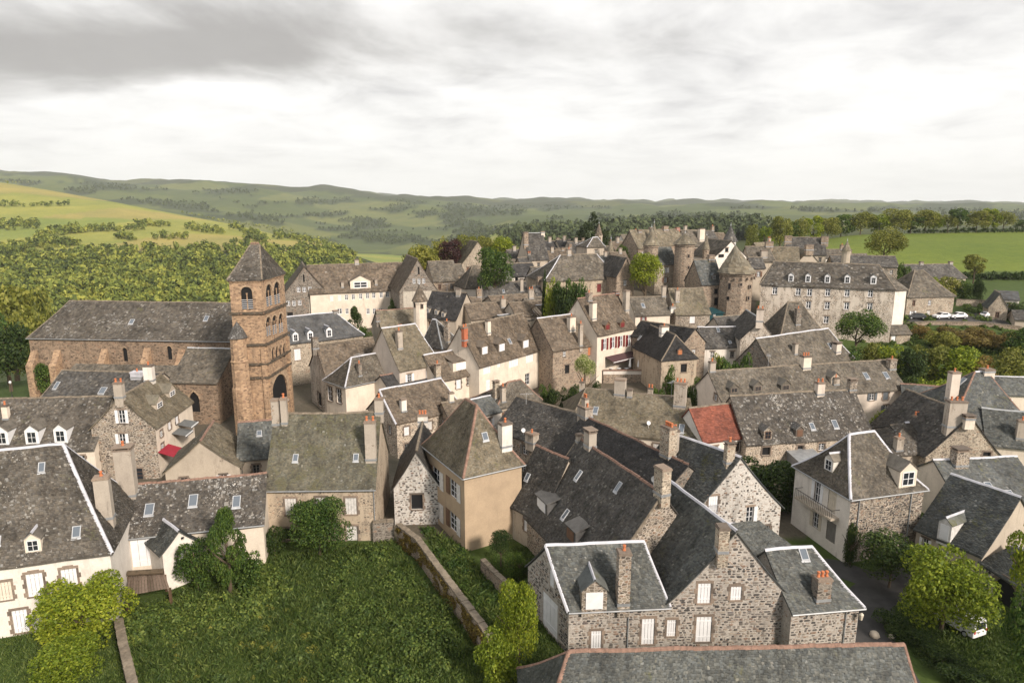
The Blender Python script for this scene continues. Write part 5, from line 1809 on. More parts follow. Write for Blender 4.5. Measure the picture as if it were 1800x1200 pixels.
# small roofs that fill the hilltop skyline and the gaps between the streets
FILL = [((880, 470), (912, 468), 456, 'lauze', 'low brown roof right of the round dark tree'), ((918, 470), (938, 468), 452, 'slate_dark', 'tiny dark roof under the steep hilltop roof'),
        ((985, 452), (1010, 450), 436, 'lauze_brown', 'tiny brown roof under the black hilltop roofs'), ((1060, 448), (1082, 446), 432, 'lauze', 'tiny grey roof right of the domed block'),
        ((1082, 440), (1108, 438), 424, 'lauze_brown', 'far brown roof behind the small green castle tree'), ((1100, 428), (1126, 426), 412, 'lauze', 'far grey roof left of the tall castle block'),
        ((1188, 420), (1214, 418), 404, 'lauze_brown', 'far brown roof over the round tower cone'), ((1240, 420), (1262, 418), 405, 'slate_dark', 'far dark roof right of the cream castle chimney'),
        ((1294, 462), (1322, 460), 446, 'lauze', 'grey roof between polygonal tower and white gable'), ((1336, 440), (1362, 438), 426, 'lauze_tan', 'small tan roof against the meadow left of the two-chimney roof'),
        ((1452, 452), (1486, 452), 438, 'lauze', 'small grey roof right of the two-chimney roof'), ((1490, 462), (1530, 462), 446, 'slate_dark', 'dark roof at the foot of the pale cone'),
        ((818, 545), (850, 541), 522, 'lauze_brown', 'small brown roof under the white-walled hip roof'), ((945, 520), (975, 517), 500, 'slate_dark', 'small dark roof left of the garden trees'),
        ((930, 545), (962, 541), 522, 'lauze', 'small grey roof in front of the garden trees'), ((700, 612), (735, 606), 588, 'lauze', 'small roof behind the red-potted tan roof'),
        ((1020, 700), (1068, 704), 683, 'lauze_tan', 'small tan roof below the blossoming tree'), ((1140, 712), (1180, 716), 694, 'lauze', 'small grey roof behind the wide tan roof'),
        ((790, 735), (838, 728), 702, 'lauze_brown', 'small brown roof between the zinc-ridged house and the beige house'), ((1595, 775), (1640, 770), 742, 'slate_dark', 'dark roof below the slate pyramid extension'),
        ((640, 640), (668, 634), 612, 'lauze_brown', 'sliver of brown roof behind the cream hip-roofed house'), ((1060, 560), (1062, 560), 0, '', '')]
for A_, B_, ry, rm, lb in FILL:
    if not rm:
        continue
    k = H('small_house', lb, A_, B_, 5.5 if A_[1] > 500 else 7, 6, R=((A_[0] + B_[0]) / 2, ry), wall=RNG.choice(['plaster_tan', 'plaster_cream', 'rubble_brown', 'plaster_white']), roof=rm, ridge='ridge_stone')
    k.chim(A_[0] + 3 if RNG.random() < 0.5 else B_[0] - 4, ry + 2, ry - (9 if A_[1] < 500 else 16), 6 if A_[1] < 500 else 10, RNG.choice([0, 1, 2]), mat=RNG.choice(['plaster_tan', 'rubble_brown', 'plaster_cream']))
# ------------------------------------------------------------------ the church
CH = H('church', 'brown stone church with long lichened nave roof and square belfry tower', (50, 592), (407, 598), 11.5, 14, R=(250, 530), RL=122,
       wall='church_nave', roof='lauze_lichen', ridge='ridge_stone', hip='ridge_stone', cat='church', gutter=True)
CH.win(220, 623, 8, 24, 'a').win(298, 620, 8, 24, 'a').win(143, 655, 10, 26, 'a').sky(232, 566, 7, 7).sky(363, 560, 7, 8)
CHA = H('aisle', '', (112, 664), (300, 668), 6, 3.6, R=(200, 640), axis='shed', wall='church_nave', roof='lauze', ridge=None, root=CH)
CHC = H('chapel', '', (298, 669), (381, 671), 7.5, 6.5, R=(350, 611), axis='shed', wall='church_nave', roof='lauze', ridge='leadwork', root=CH)
CHC.win(342, 706, 17, 36, 'g')
TW = H('tower', '', (402, 490), (458, 489), 25, 9.6, R=(448, 430), RL=440, RR=456, nrot=-12, wall='church_masonry', roof='lauze_lichen', ridge='ridge_stone', hip='ridge_stone', root=CH, o=0.25, c=0.06)
TW.win(434, 524, 20, 40, 'a', rail=True, side=0)
for q in ((473, 519, 11, 40), (487, 515, 11, 40)):
    TW.win(*q, 'a', rail=True, side=1)
for q in ((472, 574, 8, 35), (483, 571, 8, 35), (494, 568, 8, 35)):
    TW.win(*q, 'a', rail=True, side=1)
for q in ((474, 624, 4.6, 25), (480.5, 622, 4.6, 25), (487, 620, 4.6, 25), (493.5, 618, 4.6, 25), (500, 616, 4.6, 25)):
    TW.win(*q, 'a', side=1)
TW.win(492, 697, 30, 80, 'a', side=1)


def bands(h, levels, out=0.32, hh=0.17, mat='church_dark'):
    for py in levels:
        z = CAM_H + slope(py) * h.A[1]
        for k in (0, 1, 3):
            W = h.walls[k]
            mb = MB()
            mb.box(h.wp(k, W['L'] / 2, z, out / 2), np.array([*W['d'], 0]) * (W['L'] / 2 + out), np.array([*W['n'], 0]) * out / 2, np.array([0, 0, hh]))
            mb.build('string_course', mat, h.root, h.org)


bands(TW, (551, 607, 641, 665))
for k, xs_ in ((0, (0.35, TW.w - 0.35)), (1, (0.4, TW.D - 0.4))):       # flat buttresses at the corners
    W = TW.walls[k]
    for x in xs_:
        mb = MB()
        mb.box(TW.wp(k, x, (TW.zb + 15.2) / 2, 0.12), np.array([*W['d'], 0]) * 0.42, np.array([*W['n'], 0]) * 0.16, np.array([0, 0, (15.2 - TW.zb) / 2]))
        mb.build('corner_buttress', 'church_masonry', CH.root, CH.org)
for k in (0, 1, 3):                                            # corbels under the belfry eaves
    W = TW.walls[k]
    for e in np.linspace(0.2, W['L'] - 0.2, 11 if k == 0 else 15):
        mb = MB()
        mb.box(TW.wp(k, e, TW.ze - 0.42, 0.1), np.array([*W['d'], 0]) * 0.09, np.array([*W['n'], 0]) * 0.13, np.array([0, 0, 0.16]))
        mb.build('corbel', 'church_masonry', CH.root, CH.org)
# stair turret in the angle between nave and tower
c0 = TW.wp(0, 0.75, 0, 0.55)
zt_ = CAM_H + slope(592) * c0[1]
mb = MB()
mb.lathe((c0[0], c0[1], 0), [(1.5, TW.zb), (1.5, 9.0), (1.32, 9.4), (1.32, 13.2), (1.42, 13.4), (1.25, 13.6), (1.2, zt_)], 10)
mb.build('stair_turret', 'church_masonry', CH.root, CH.org)
mb = MB()
mb.lathe((c0[0], c0[1], 0), [(1.5, zt_ - 0.1), (0.8, zt_ + 1.3), (0.05, zt_ + 2.4)], 10)
mb.build('turret_roof', 'lauze_white', CH.root, CH.org)
for px, top in ((64, 612), (104, 612), (187, 610), (262, 608), (322, 610)):  # nave buttresses with sloping heads
    k = 0
    x = CH.wall_hit(px, 640, 0)[0]
    x = min(max(x, 0.6), CH.w - 0.6)
    zt_ = CAM_H + slope(top) * (CH.wp(0, x, 0)[1])
    W = CH.walls[0]
    d3, n3 = np.array([*W['d'], 0]), np.array([*W['n'], 0])
    mb = MB()
    r0 = [CH.wp(0, x - 0.7, CH.zb, 1.9), CH.wp(0, x + 0.7, CH.zb, 1.9), CH.wp(0, x + 0.7, CH.zb, -0.1), CH.wp(0, x - 0.7, CH.zb, -0.1)]
    r1 = [np.array([*p[:2], zt_ - 3.0]) for p in r0]
    r2 = [CH.wp(0, x - 0.65, zt_ - 2.4, 1.3), CH.wp(0, x + 0.65, zt_ - 2.4, 1.3), CH.wp(0, x + 0.65, zt_ - 0.2, -0.1), CH.wp(0, x - 0.65, zt_ - 0.2, -0.1)]
    mb.rings([r0, r1, r2])
    mb.build('buttress', 'church_masonry', CH.root, CH.org)
for e in range(4):                                             # little crest of ridge tiles on the belfry
    p = TW.P3(TW.i1 + 0.2 + e * max(TW.w - TW.i1 - TW.i2 - 0.4, 0.3) / 3, TW.D / 2, TW.zt + 0.1)
    mb = MB()
    mb.lathe(p, [(0.16, 0), (0.2, 0.12), (0.06, 0.3), (0.02, 0.45)], 6)
    mb.build('finial', 'ridge_tile', CH.root, CH.org)


# ------------------------------------------------------------------ castle towers and turrets
def slate_cone(name, mat, parent, org, c, r0, z0, z1, n=16, rows=10, tilt=0.0):
    V, F = [], []
    apex = np.array([c[0] + tilt, c[1], z1])
    for r in range(rows):
        t0, t1 = r / rows, min(1, (r + 1.3) / rows)
        k = max(6, int(n * 2 * (1 - t0 * 0.75)))
        off = RNG.random()
        for e in range(k):
            a0, a1 = 2 * math.pi * (e + off) / k, 2 * math.pi * (e + 1 + off) / k
            pts = []
            for t, a, l in ((t0, a0, 0.06), (t0, a1, 0.06 + RNG.uniform(-0.02, 0.02)), (t1, a1, 0.0), (t1, a0, 0.0)):
                b_ = np.array([c[0] + (r0 + l) * math.cos(a), c[1] + (r0 + l) * math.sin(a), z0 + l])
                pts.append(b_ * (1 - t) + apex * t)
            i = len(V)
            V += pts
            F.append((i, i + 1, i + 2, i + 3))
    o = link(name, V, F, mat, parent, org)
    o['kind'] = 'stuff'
    return o


def round_tower(name, label, px, eave, apex, rpx, y, wall='rubble_brown', roof='lauze', over=1.18, n=14, base=None, cat='tower', wins=(), apx=None, finial=None):
    p = at_y(px, eave, y)
    x, ze = p[0], p[2]
    r = rpx * y / FPX
    yc = y + r * 0.6
    zg = ground(x, yc) if base is None else CAM_H + slope(base) * y
    org = np.array([x, yc, zg])
    root = empty(name, org)
    tag(root, label, cat)
    mb = MB()
    mb.lathe((x, yc, 0), [(r * 1.05, zg - 1), (r, zg + 2), (r * 0.98, ze - 0.8), (r * 1.06, ze - 0.5), (r * 1.06, ze + 0.1)], n)
    wall_o = mb.build('wall', wall, root, org, smooth=False)
    za = CAM_H + slope(apex) * yc
    tilt = 0.0 if apx is None else (apx - px) * y / FPX
    mb = MB()
    R_ = [(x + r * over * math.cos(2 * math.pi * k / n), yc + r * over * math.sin(2 * math.pi * k / n), ze - 0.1) for k in range(n)]
    T_ = [(x + tilt + 0.02 * math.cos(2 * math.pi * k / n), yc + 0.02 * math.sin(2 * math.pi * k / n), za) for k in range(n)]
    mb.rings([R_, T_])
    ro = mb.build('roof', roof, root, org)
    slate_cone('slates', roof, ro, org, (x, yc), r * over, ze - 0.1, za, n, max(6, int((za - ze) / 0.4)), tilt)
    mb = MB()
    mb.lathe((x + tilt, yc, za - 0.1), [(0.12, 0), (0.14, 0.15), (0.05, 0.3), (0.03, 0.9)], 6)
    mb.build('finial', finial or 'leadwork', root, org)
    for wx, wy, ww, wh in wins:
        u = (wx - px) / rpx
        u = max(-0.9, min(0.9, u))
        g = np.array([u, -math.sqrt(1 - u * u), 0])
        q = np.array([x, yc, 0]) + g * r * 0.985
        zc = CAM_H + slope(wy) * q[1]
        tv = np.array([-g[1], g[0], 0])
        hw, hh = ww * y / FPX / 2, wh * y / FPX / 2
        mb = MB()
        mb.box(q + np.array([0, 0, zc]), tv * (hw + 0.15), g * 0.06, np.array([0, 0, hh + 0.15]))
        f = mb.build('window_surround', 'trim_stone', root, org)
        mb = MB()
        mb.box(q + np.array([0, 0, zc]) + g * 0.03, tv * hw, g * 0.06, np.array([0, 0, hh]))
        mb.build('pane', 'dark_room', f, org)
    return root, org, r, ze


round_tower('round_tower', 'tall round castle tower with low conical slate roof', 1206, 429, 409, 17, 176, 'rubble_brown', 'lauze_tan', 1.2, 18, wins=((1210, 450, 3, 5), (1211, 470, 3, 5), (1208, 488, 3, 5)))
rt, ro_, rr_, rz_ = round_tower('polygonal_tower', 'broad polygonal castle tower with wide faceted roof and small windows', 1301, 480, 430, 30, 158, 'rubble_brown', 'lauze_tan', 1.12, 8,
                                wins=((1282, 503, 4, 10), (1281, 524, 5, 6), (1318, 504, 4, 5), (1316, 524, 4, 6), (1300, 500, 3, 4)), apx=1295)
for a_ in np.linspace(math.pi * 1.05, math.pi * 1.95, 9):      # the jutting gallery on corbels
    mb = MB()
    g = np.array([math.cos(a_), math.sin(a_), 0])
    mb.box(np.array([ro_[0], ro_[1], rz_ - 1.2]) + g * (rr_ * 1.02), np.array([-g[1], g[0], 0]) * 0.14, g * 0.22, np.array([0, 0, 0.3]))
    mb.build('corbel', 'trim_stone', rt, ro_)
round_tower('cone_turret', 'white-walled turret with dark needle cone on the castle', 1285, 424, 396, 10, 186, 'plaster_white', 'slate_dark', 1.3, 12, base=446, cat='turret', finial='leadwork')
round_tower('cone_turret', 'stone turret with tall tan cone left of the round tower', 1146, 431, 399, 13, 181, 'rubble_brown', 'lauze_tan', 1.15, 12, base=460, cat='turret')
round_tower('cone_turret', 'thin tan cone behind the left castle block', 1150, 412, 391, 5, 195, 'rubble_brown', 'lauze_tan', 1.15, 8, base=430, cat='turret')
round_tower('cone_turret', 'slim pale cone between the round tower and the white gable', 1242, 438, 413, 6, 180, 'rubble_brown', 'lauze_tan', 1.15, 8, base=460, cat='turret')
round_tower('spire_turret', 'slender stone spire on the hilltop in front of the cedar', 1053, 413, 392, 6.5, 205, 'plaster_tan', 'lauze_brown', 1.05, 4, base=445, cat='turret', wins=((1053, 421, 4, 6),))
round_tower('cone_turret', 'small pale cone right of the domed beige block', 1074, 441, 419, 5.5, 190, 'plaster_tan', 'lauze_tan', 1.1, 8, base=465, cat='turret')
round_tower('cone_turret', 'pale cone on the meadow side behind the manor', 1490, 441, 423, 7, 200, 'plaster_tan', 'lauze_tan', 1.15, 10, base=465, cat='turret')
round_tower('pointed_turret', 'round turret with pointed brown roof beside the school', 737, 529, 499, 12, 142, 'plaster_cream', 'lauze_brown', 1.2, 12, cat='turret', wins=((729, 536, 3, 7), (742, 538, 3, 7)))


# ------------------------------------------------------------------ free-standing walls
def stone_wall(name, label, pts, h, th=0.5, mat='rubble', coping='ridge_stone', stones=False):
    """A wall along ground points; coping stones on top, one by one."""
    pts = [np.array(p[:2], float) for p in pts]
    dense = []
    for a, b in zip(pts, pts[1:]):
        k = max(1, int(np.linalg.norm(b - a) / 1.5))
        dense += [a + (b - a) * q / k for q in range(k)]
    dense.append(pts[-1])
    org = np.array([*dense[0], ground(*dense[0])])
    root = empty(name, org)
    tag(root, label, 'wall', kind='thing')
    body = MB()
    cross = []
    for i, p in enumerate(dense):
        d = unit(dense[min(i + 1, len(dense) - 1)] - dense[max(i - 1, 0)])
        s_ = np.array([d[1], -d[0]]) * th / 2
        z0 = ground(*p) - 0.6
        z1 = ground(*p) + h + 0.06 * math.sin(i * 1.7)
        cross.append([(*(p - s_), z0), (*(p + s_), z0), (*(p + s_), z1), (*(p - s_), z1)])
    body.rings(cross)
    wo_ = body.build('wall_body', mat, root, org)
    for i, (p, q) in enumerate(zip(dense, dense[1:])):
        for e in range(3):
            c_ = p + (q - p) * (e + 0.5) / 3
            d = unit(q - p)
            z = ground(*c_) + h + RNG.uniform(0.02, 0.09)
            mb = MB()
            yw = RNG.uniform(-0.1, 0.1)
            d2 = np.array([d[0] * math.cos(yw) - d[1] * math.sin(yw), d[0] * math.sin(yw) + d[1] * math.cos(yw)])
            mb.box((*c_, z), (*(d2 * np.linalg.norm(q - p) / 6 * 0.94), 0), (d2[1] * (th / 2 + 0.06), -d2[0] * (th / 2 + 0.06), 0), (0, 0, RNG.uniform(0.06, 0.1)))
            mb.build('coping_stone', coping, root, org)
    return root


stone_wall('garden_wall', 'long old garden wall running from the beige house to the yellow-green tree', [at_z(700, 925, 2.3), at_z(735, 950, 2.3), at_z(790, 1022, 2.3), at_z(838, 1085, 2.3), at_z(862, 1118, 2.3)], 2.3, 0.55, 'rubble_brown')
stone_wall('garden_wall', 'low timbered garden wall below the little courtyard garden', [at_z(848, 985, 1.4), at_z(885, 1020, 1.4), at_z(918, 1050, 1.4)], 1.4, 0.45, 'rubble_brown')
stone_wall('garden_wall', 'rusty low wall beside the two round trees in the near left corner', [at_z(208, 1088, 1.6), at_z(216, 1130, 1.6), at_z(228, 1180, 1.6), at_z(240, 1230, 1.6)], 1.6, 0.6, 'rubble_brown')
stone_wall('garden_wall', 'short wall with green door between the mossy house and the speckled gable', [at_z(655, 921, 2.4), at_z(692, 919, 2.4)], 2.4, 0.5, 'rubble_dark')
stone_wall('retaining_wall', 'overgrown retaining wall under the car park', [at_y(1560, 575, 159), at_y(1640, 572, 160), at_y(1720, 572, 159), at_y(1795, 575, 156)], 0.7, 0.8, 'rubble_brown')
stone_wall('field_wall', 'dry stone wall between the barn and the cottages', [at_y(1680, 537, 176), at_y(1740, 541, 174)], 1.6, 0.5, 'rubble_pale')
# green door in the short wall
p = at_z(670, 934, 1.2)
mb = MB()
for e in range(5):
    mb.box((p[0] + (e - 2) * 0.18, p[1] - 0.45, ground(p[0], p[1]) + 1.05), (0.085, 0, 0), (0, 0.03, 0), (0, 0, 1.05))
tag(mb.build('garden_door', 'teal_paint'), 'turquoise plank door in the short wall by the mossy house', 'door')


# ------------------------------------------------------------------ fittings on houses
def awning(h, k, px, py, wm, out, mat, drop=0.7, name='awning'):
    x, z, _ = h.wall_hit(px, py, k)
    W = h.walls[k]
    x = min(max(x, wm / 2), W['L'] - wm / 2)
    a, b = h.wp(k, x - wm / 2, z, 0.02), h.wp(k, x + wm / 2, z, 0.02)
    c_, d = h.wp(k, x + wm / 2, z - drop, out), h.wp(k, x - wm / 2, z - drop, out)
    th = np.array([0, 0, 0.05])
    mb = MB()
    mb.rings([[a, b, c_, d], [a + th, b + th, c_ + th, d + th]])
    mb.quad(d, c_, c_ - th * 5, d - th * 5)
    o = mb.build(name, mat, h.root, h.org)
    mb = MB()
    mb.box((c_ + d) / 2, np.array([*W['d'], 0]) * wm / 2, np.array([*W['n'], 0]) * 0.05, np.array([0, 0, 0.06]))
    mb.build('front_bar', 'white_paint', o, h.org)


awning(H5, 1, 281, 792, 3.4, 2.6, 'awning_red', 0.9)
awning(H5, 1, 308, 757, 2.6, 2.0, 'awning_grey', 0.4)
awning(H5, 1, 318, 742, 2.6, 2.0, 'awning_grey', 0.4)
awning(H35, 0, 1088, 622, 8.5, 2.2, 'awning_dark', 0.7)

# balcony on the white side of the hip-roofed house
k = 3
W = H19.walls[k]
d3, n3, up = np.array([*W['d'], 0]), np.array([*W['n'], 0]), np.array([0, 0, 1.0])
zb_ = H19.wall_hit(1445, 893, k)[1]
x0b, x1b = H19.wall_hit(1410, 880, k)[0], H19.wall_hit(1476, 905, k)[0]
x0b, x1b = sorted((max(min(x0b, W['L'] - 0.2), 0.2), max(min(x1b, W['L'] - 0.2), 0.2)))
mb = MB()
mb.box(H19.wp(k, (x0b + x1b) / 2, zb_, 0.55), d3 * (x1b - x0b) / 2, n3 * 0.55, up * 0.12)
bal = mb.build('balcony', 'plaster_tan', H19.root, H19.org)
mb = MB()
for e in np.linspace(x0b, x1b, 22):
    mb.box(H19.wp(k, e, zb_ + 0.6, 1.05), d3 * 0.015, n3 * 0.015, up * 0.48)
mb.box(H19.wp(k, (x0b + x1b) / 2, zb_ + 1.08, 1.05), d3 * (x1b - x0b) / 2, n3 * 0.025, up * 0.025)
for e in (x0b, x1b):
    mb.box(H19.wp(k, e, zb_ + 1.08, 0.55), d3 * 0.02, n3 * 0.5, up * 0.025)
mb.build('railing', 'iron', bal, H19.org)
# pale render on the balcony side of that house: a skin proud of the rubble
mb = MB()
zs_ = sorted({H19.zb} | {q for hq in W['holes'] for q in hq[2:]})
xs_ = sorted({0.0, W['L']} | {q for hq in W['holes'] for q in hq[:2]})
for xa, xb in zip(xs_, xs_[1:]):
    hs = sorted([(hq[2], hq[3]) for hq in W['holes'] if hq[0] - 1e-4 <= (xa + xb) / 2 <= hq[1] + 1e-4])
    zc = H19.zb
    for a_, b_ in hs + [(H19.wtop(k, (xa + xb) / 2), None)]:
        mb.quad(H19.wp(k, xa, zc, 0.02), H19.wp(k, xb, zc, 0.02), H19.wp(k, xb, a_, 0.02), H19.wp(k, xa, a_, 0.02))
        zc = b_
mb.build('render_coat', 'plaster_white', H19.root, H19.org)
# pale shop side of the stone gable house by the church
W = H5.walls[1]
mb = MB()
xs_ = sorted({0.0, W['L']} | {q for hq in W['holes'] for q in hq[:2]})
for xa, xb in zip(xs_, xs_[1:]):
    hs = sorted([(hq[2], hq[3]) for hq in W['holes'] if hq[0] - 1e-4 <= (xa + xb) / 2 <= hq[1] + 1e-4])
    zc = H5.zb
    for a_, b_ in hs + [(H5.wtop(1, (xa + xb) / 2), None)]:
        mb.quad(H5.wp(1, xa, zc, 0.02), H5.wp(1, xb, zc, 0.02), H5.wp(1, xb, a_, 0.02), H5.wp(1, xa, a_, 0.02))
        zc = b_
mb.build('render_coat', 'plaster_cream', H5.root, H5.org)


def antenna(h, px, py, hgt=1.8, rot=0.4):
    p, _ = h.roof_hit(px, py)
    if p is None:
        p = h.ridge_pt(px)
    mb = MB()
    mb.tube([p - np.array([0, 0, 0.2]), p + np.array([0, 0, hgt])], 0.022, 5)
    d = np.array([math.cos(rot), math.sin(rot), 0])
    s_ = np.array([-d[1], d[0], 0])
    c_ = p + np.array([0, 0, hgt * 0.92])
    mb.tube([c_ - d * 0.9, c_ + d * 0.9], 0.016, 4)
    for e in np.linspace(-0.85, 0.85, 7):
        mb.tube([c_ + d * e - s_ * 0.35, c_ + d * e + s_ * 0.35], 0.012, 4)
    mb.build('antenna', 'leadwork', h.root, h.org)


def dish(h, px, py):
    p, _ = h.roof_hit(px, py)
    if p is None:
        p = h.ridge_pt(px)
    mb = MB()
    g = unit(np.array([0.25, -0.9, 0.35]))
    s_ = unit(np.cross(g, [0, 0, 1.0]))
    t_ = np.cross(s_, g)
    c_ = p + np.array([0, 0, 0.75])
    rr = []
    for r, e in ((0.02, -0.08), (0.16, -0.05), (0.28, 0.0), (0.30, 0.01)):
        rr.append([c_ + g * e + (s_ * math.cos(2 * math.pi * q / 12) + t_ * math.sin(2 * math.pi * q / 12)) * r for q in range(12)])
    mb.rings(rr, True, False)
    mb.tube([p - np.array([0, 0, 0.2]), c_ - g * 0.1], 0.025, 5)
    mb.build('satellite_dish', 'white_paint', h.root, h.org)


antenna(F3, 497, 738, 2.6, 0.1); antenna(H10, 632, 645, 2.4, 0.6); antenna(H24, 1350, 646, 2.2, 1.2); antenna(H28, 1190, 790, 2.0, 0.3)
antenna(H27, 1180, 700, 2.6, 0.9); antenna(H72, 925, 712, 1.8, 0.2); antenna(H67, 786, 514, 2.2, 0.5)
dish(H72, 920, 765); dish(C16, 1150, 842); dish(H27, 1140, 752)


# ------------------------------------------------------------------ plank deck at the left
pA, pB, pC, pD = at_z(226, 1012, 1.9), at_z(290, 1008, 1.9), at_z(298, 1032, 1.9), at_z(222, 1046, 1.9)
org = np.array([*pD[:2], 0.0])
deck = empty('plank_deck', org)
tag(deck, 'weathered plank deck beside the low white house at the left', 'deck')
for e in range(14):
    t0, t1 = (e + 0.05) / 14, (e + 0.93) / 14
    q = [pA + (pB - pA) * t0, pA + (pB - pA) * t1, pD + (pC - pD) * t1, pD + (pC - pD) * t0]
    mb = MB()
    th = np.array([0, 0, 0.05])
    mb.rings([[p - th for p in reversed(q)][::-1], [p + th * RNG.uniform(0.1, 0.5) for p in q]])
    mb.build('plank', 'planks', deck, org)
for q in (pA, pB, pC, pD):
    mb = MB()
    mb.box((q[0], q[1], 0.9), (0.1, 0, 0), (0, 0.1, 0), (0, 0, 0.94))
    mb.build('post', 'timber', deck, org)
mb = MB()
mb.tube([pA + [0, -0.1, 0.35], pB + [0, -0.1, 0.35]], 0.28, 8)
mb.build('log_rail', 'bark', deck, org)

# ------------------------------------------------------------------ restaurant terrace
tp = at_z(1096, 664, 4.0)
org = np.array([tp[0], tp[1], ground(tp[0], tp[1])])
ter = empty('terrace', org)
tag(ter, 'restaurant terrace with white parapet in front of the tall cream house', 'terrace', kind='thing')
zt_ = org[2] + 1.7
mb = MB(); mb.box((tp[0], tp[1] + 2.2, zt_ / 2 + org[2] / 2 - 0.5), (4.0, 0, 0), (0, 2.4, 0), (0, 0, (zt_ - org[2]) / 2 + 0.5)); mb.build('base', 'rubble_brown', ter, org)
mb = MB(); mb.box((tp[0], tp[1] + 2.2, zt_ + 0.03), (3.9, 0, 0), (0, 2.3, 0), (0, 0, 0.03)); mb.build('floor', 'ridge_tile', ter, org)
mb = MB(); mb.box((tp[0], tp[1] - 0.1, zt_ + 0.35), (4.0, 0, 0), (0, 0.09, 0), (0, 0, 0.35)); mb.build('parapet', 'plaster_white', ter, org)
mb = MB(); mb.box((tp[0], tp[1] - 0.1, zt_ + 0.82), (4.0, 0, 0), (0, 0.2, 0), (0, 0, 0.1)); mb.build('planter', 'ridge_tile', ter, org)
for e, wd_ in enumerate(('left', 'right')):
    p = np.array([tp[0] + 1.4 + e * 1.7, tp[1] + 1.3, zt_ + 0.07])
    u_ = empty('parasol', p)
    tag(u_, 'closed white parasol on the terrace, the %s one of the pair' % wd_, 'parasol', 'closed parasols on the terrace')
    mb = MB(); mb.lathe((0, 0, 0), [(0.25, 0), (0.25, 0.06), (0.03, 0.1), (0.03, 2.8)], 8); mb.build('pole', 'pale_wood', u_)
    mb = MB(); mb.lathe((0, 0, 0), [(0.1, 1.0), (0.28, 1.15), (0.2, 1.9), (0.05, 2.75), (0.01, 2.85)], 10); mb.build('canopy', 'canvas', u_)
for e in range(3):
    p = np.array([tp[0] - 2.2 + e * 1.5, tp[1] + 1.6, zt_ + 0.07])
    u_ = empty('cafe_table', p)
    tag(u_, 'white round cafe table on the terrace, %s from the left' % ('first', 'second', 'third')[e], 'table', 'tables on the terrace')
    mb = MB(); mb.lathe((0, 0, 0), [(0.2, 0), (0.04, 0.05), (0.04, 0.7)], 8); mb.build('leg', 'iron', u_)
    mb = MB(); mb.lathe((0, 0, 0), [(0.45, 0.7), (0.45, 0.74)], 12); mb.build('table_top', 'canvas', u_)


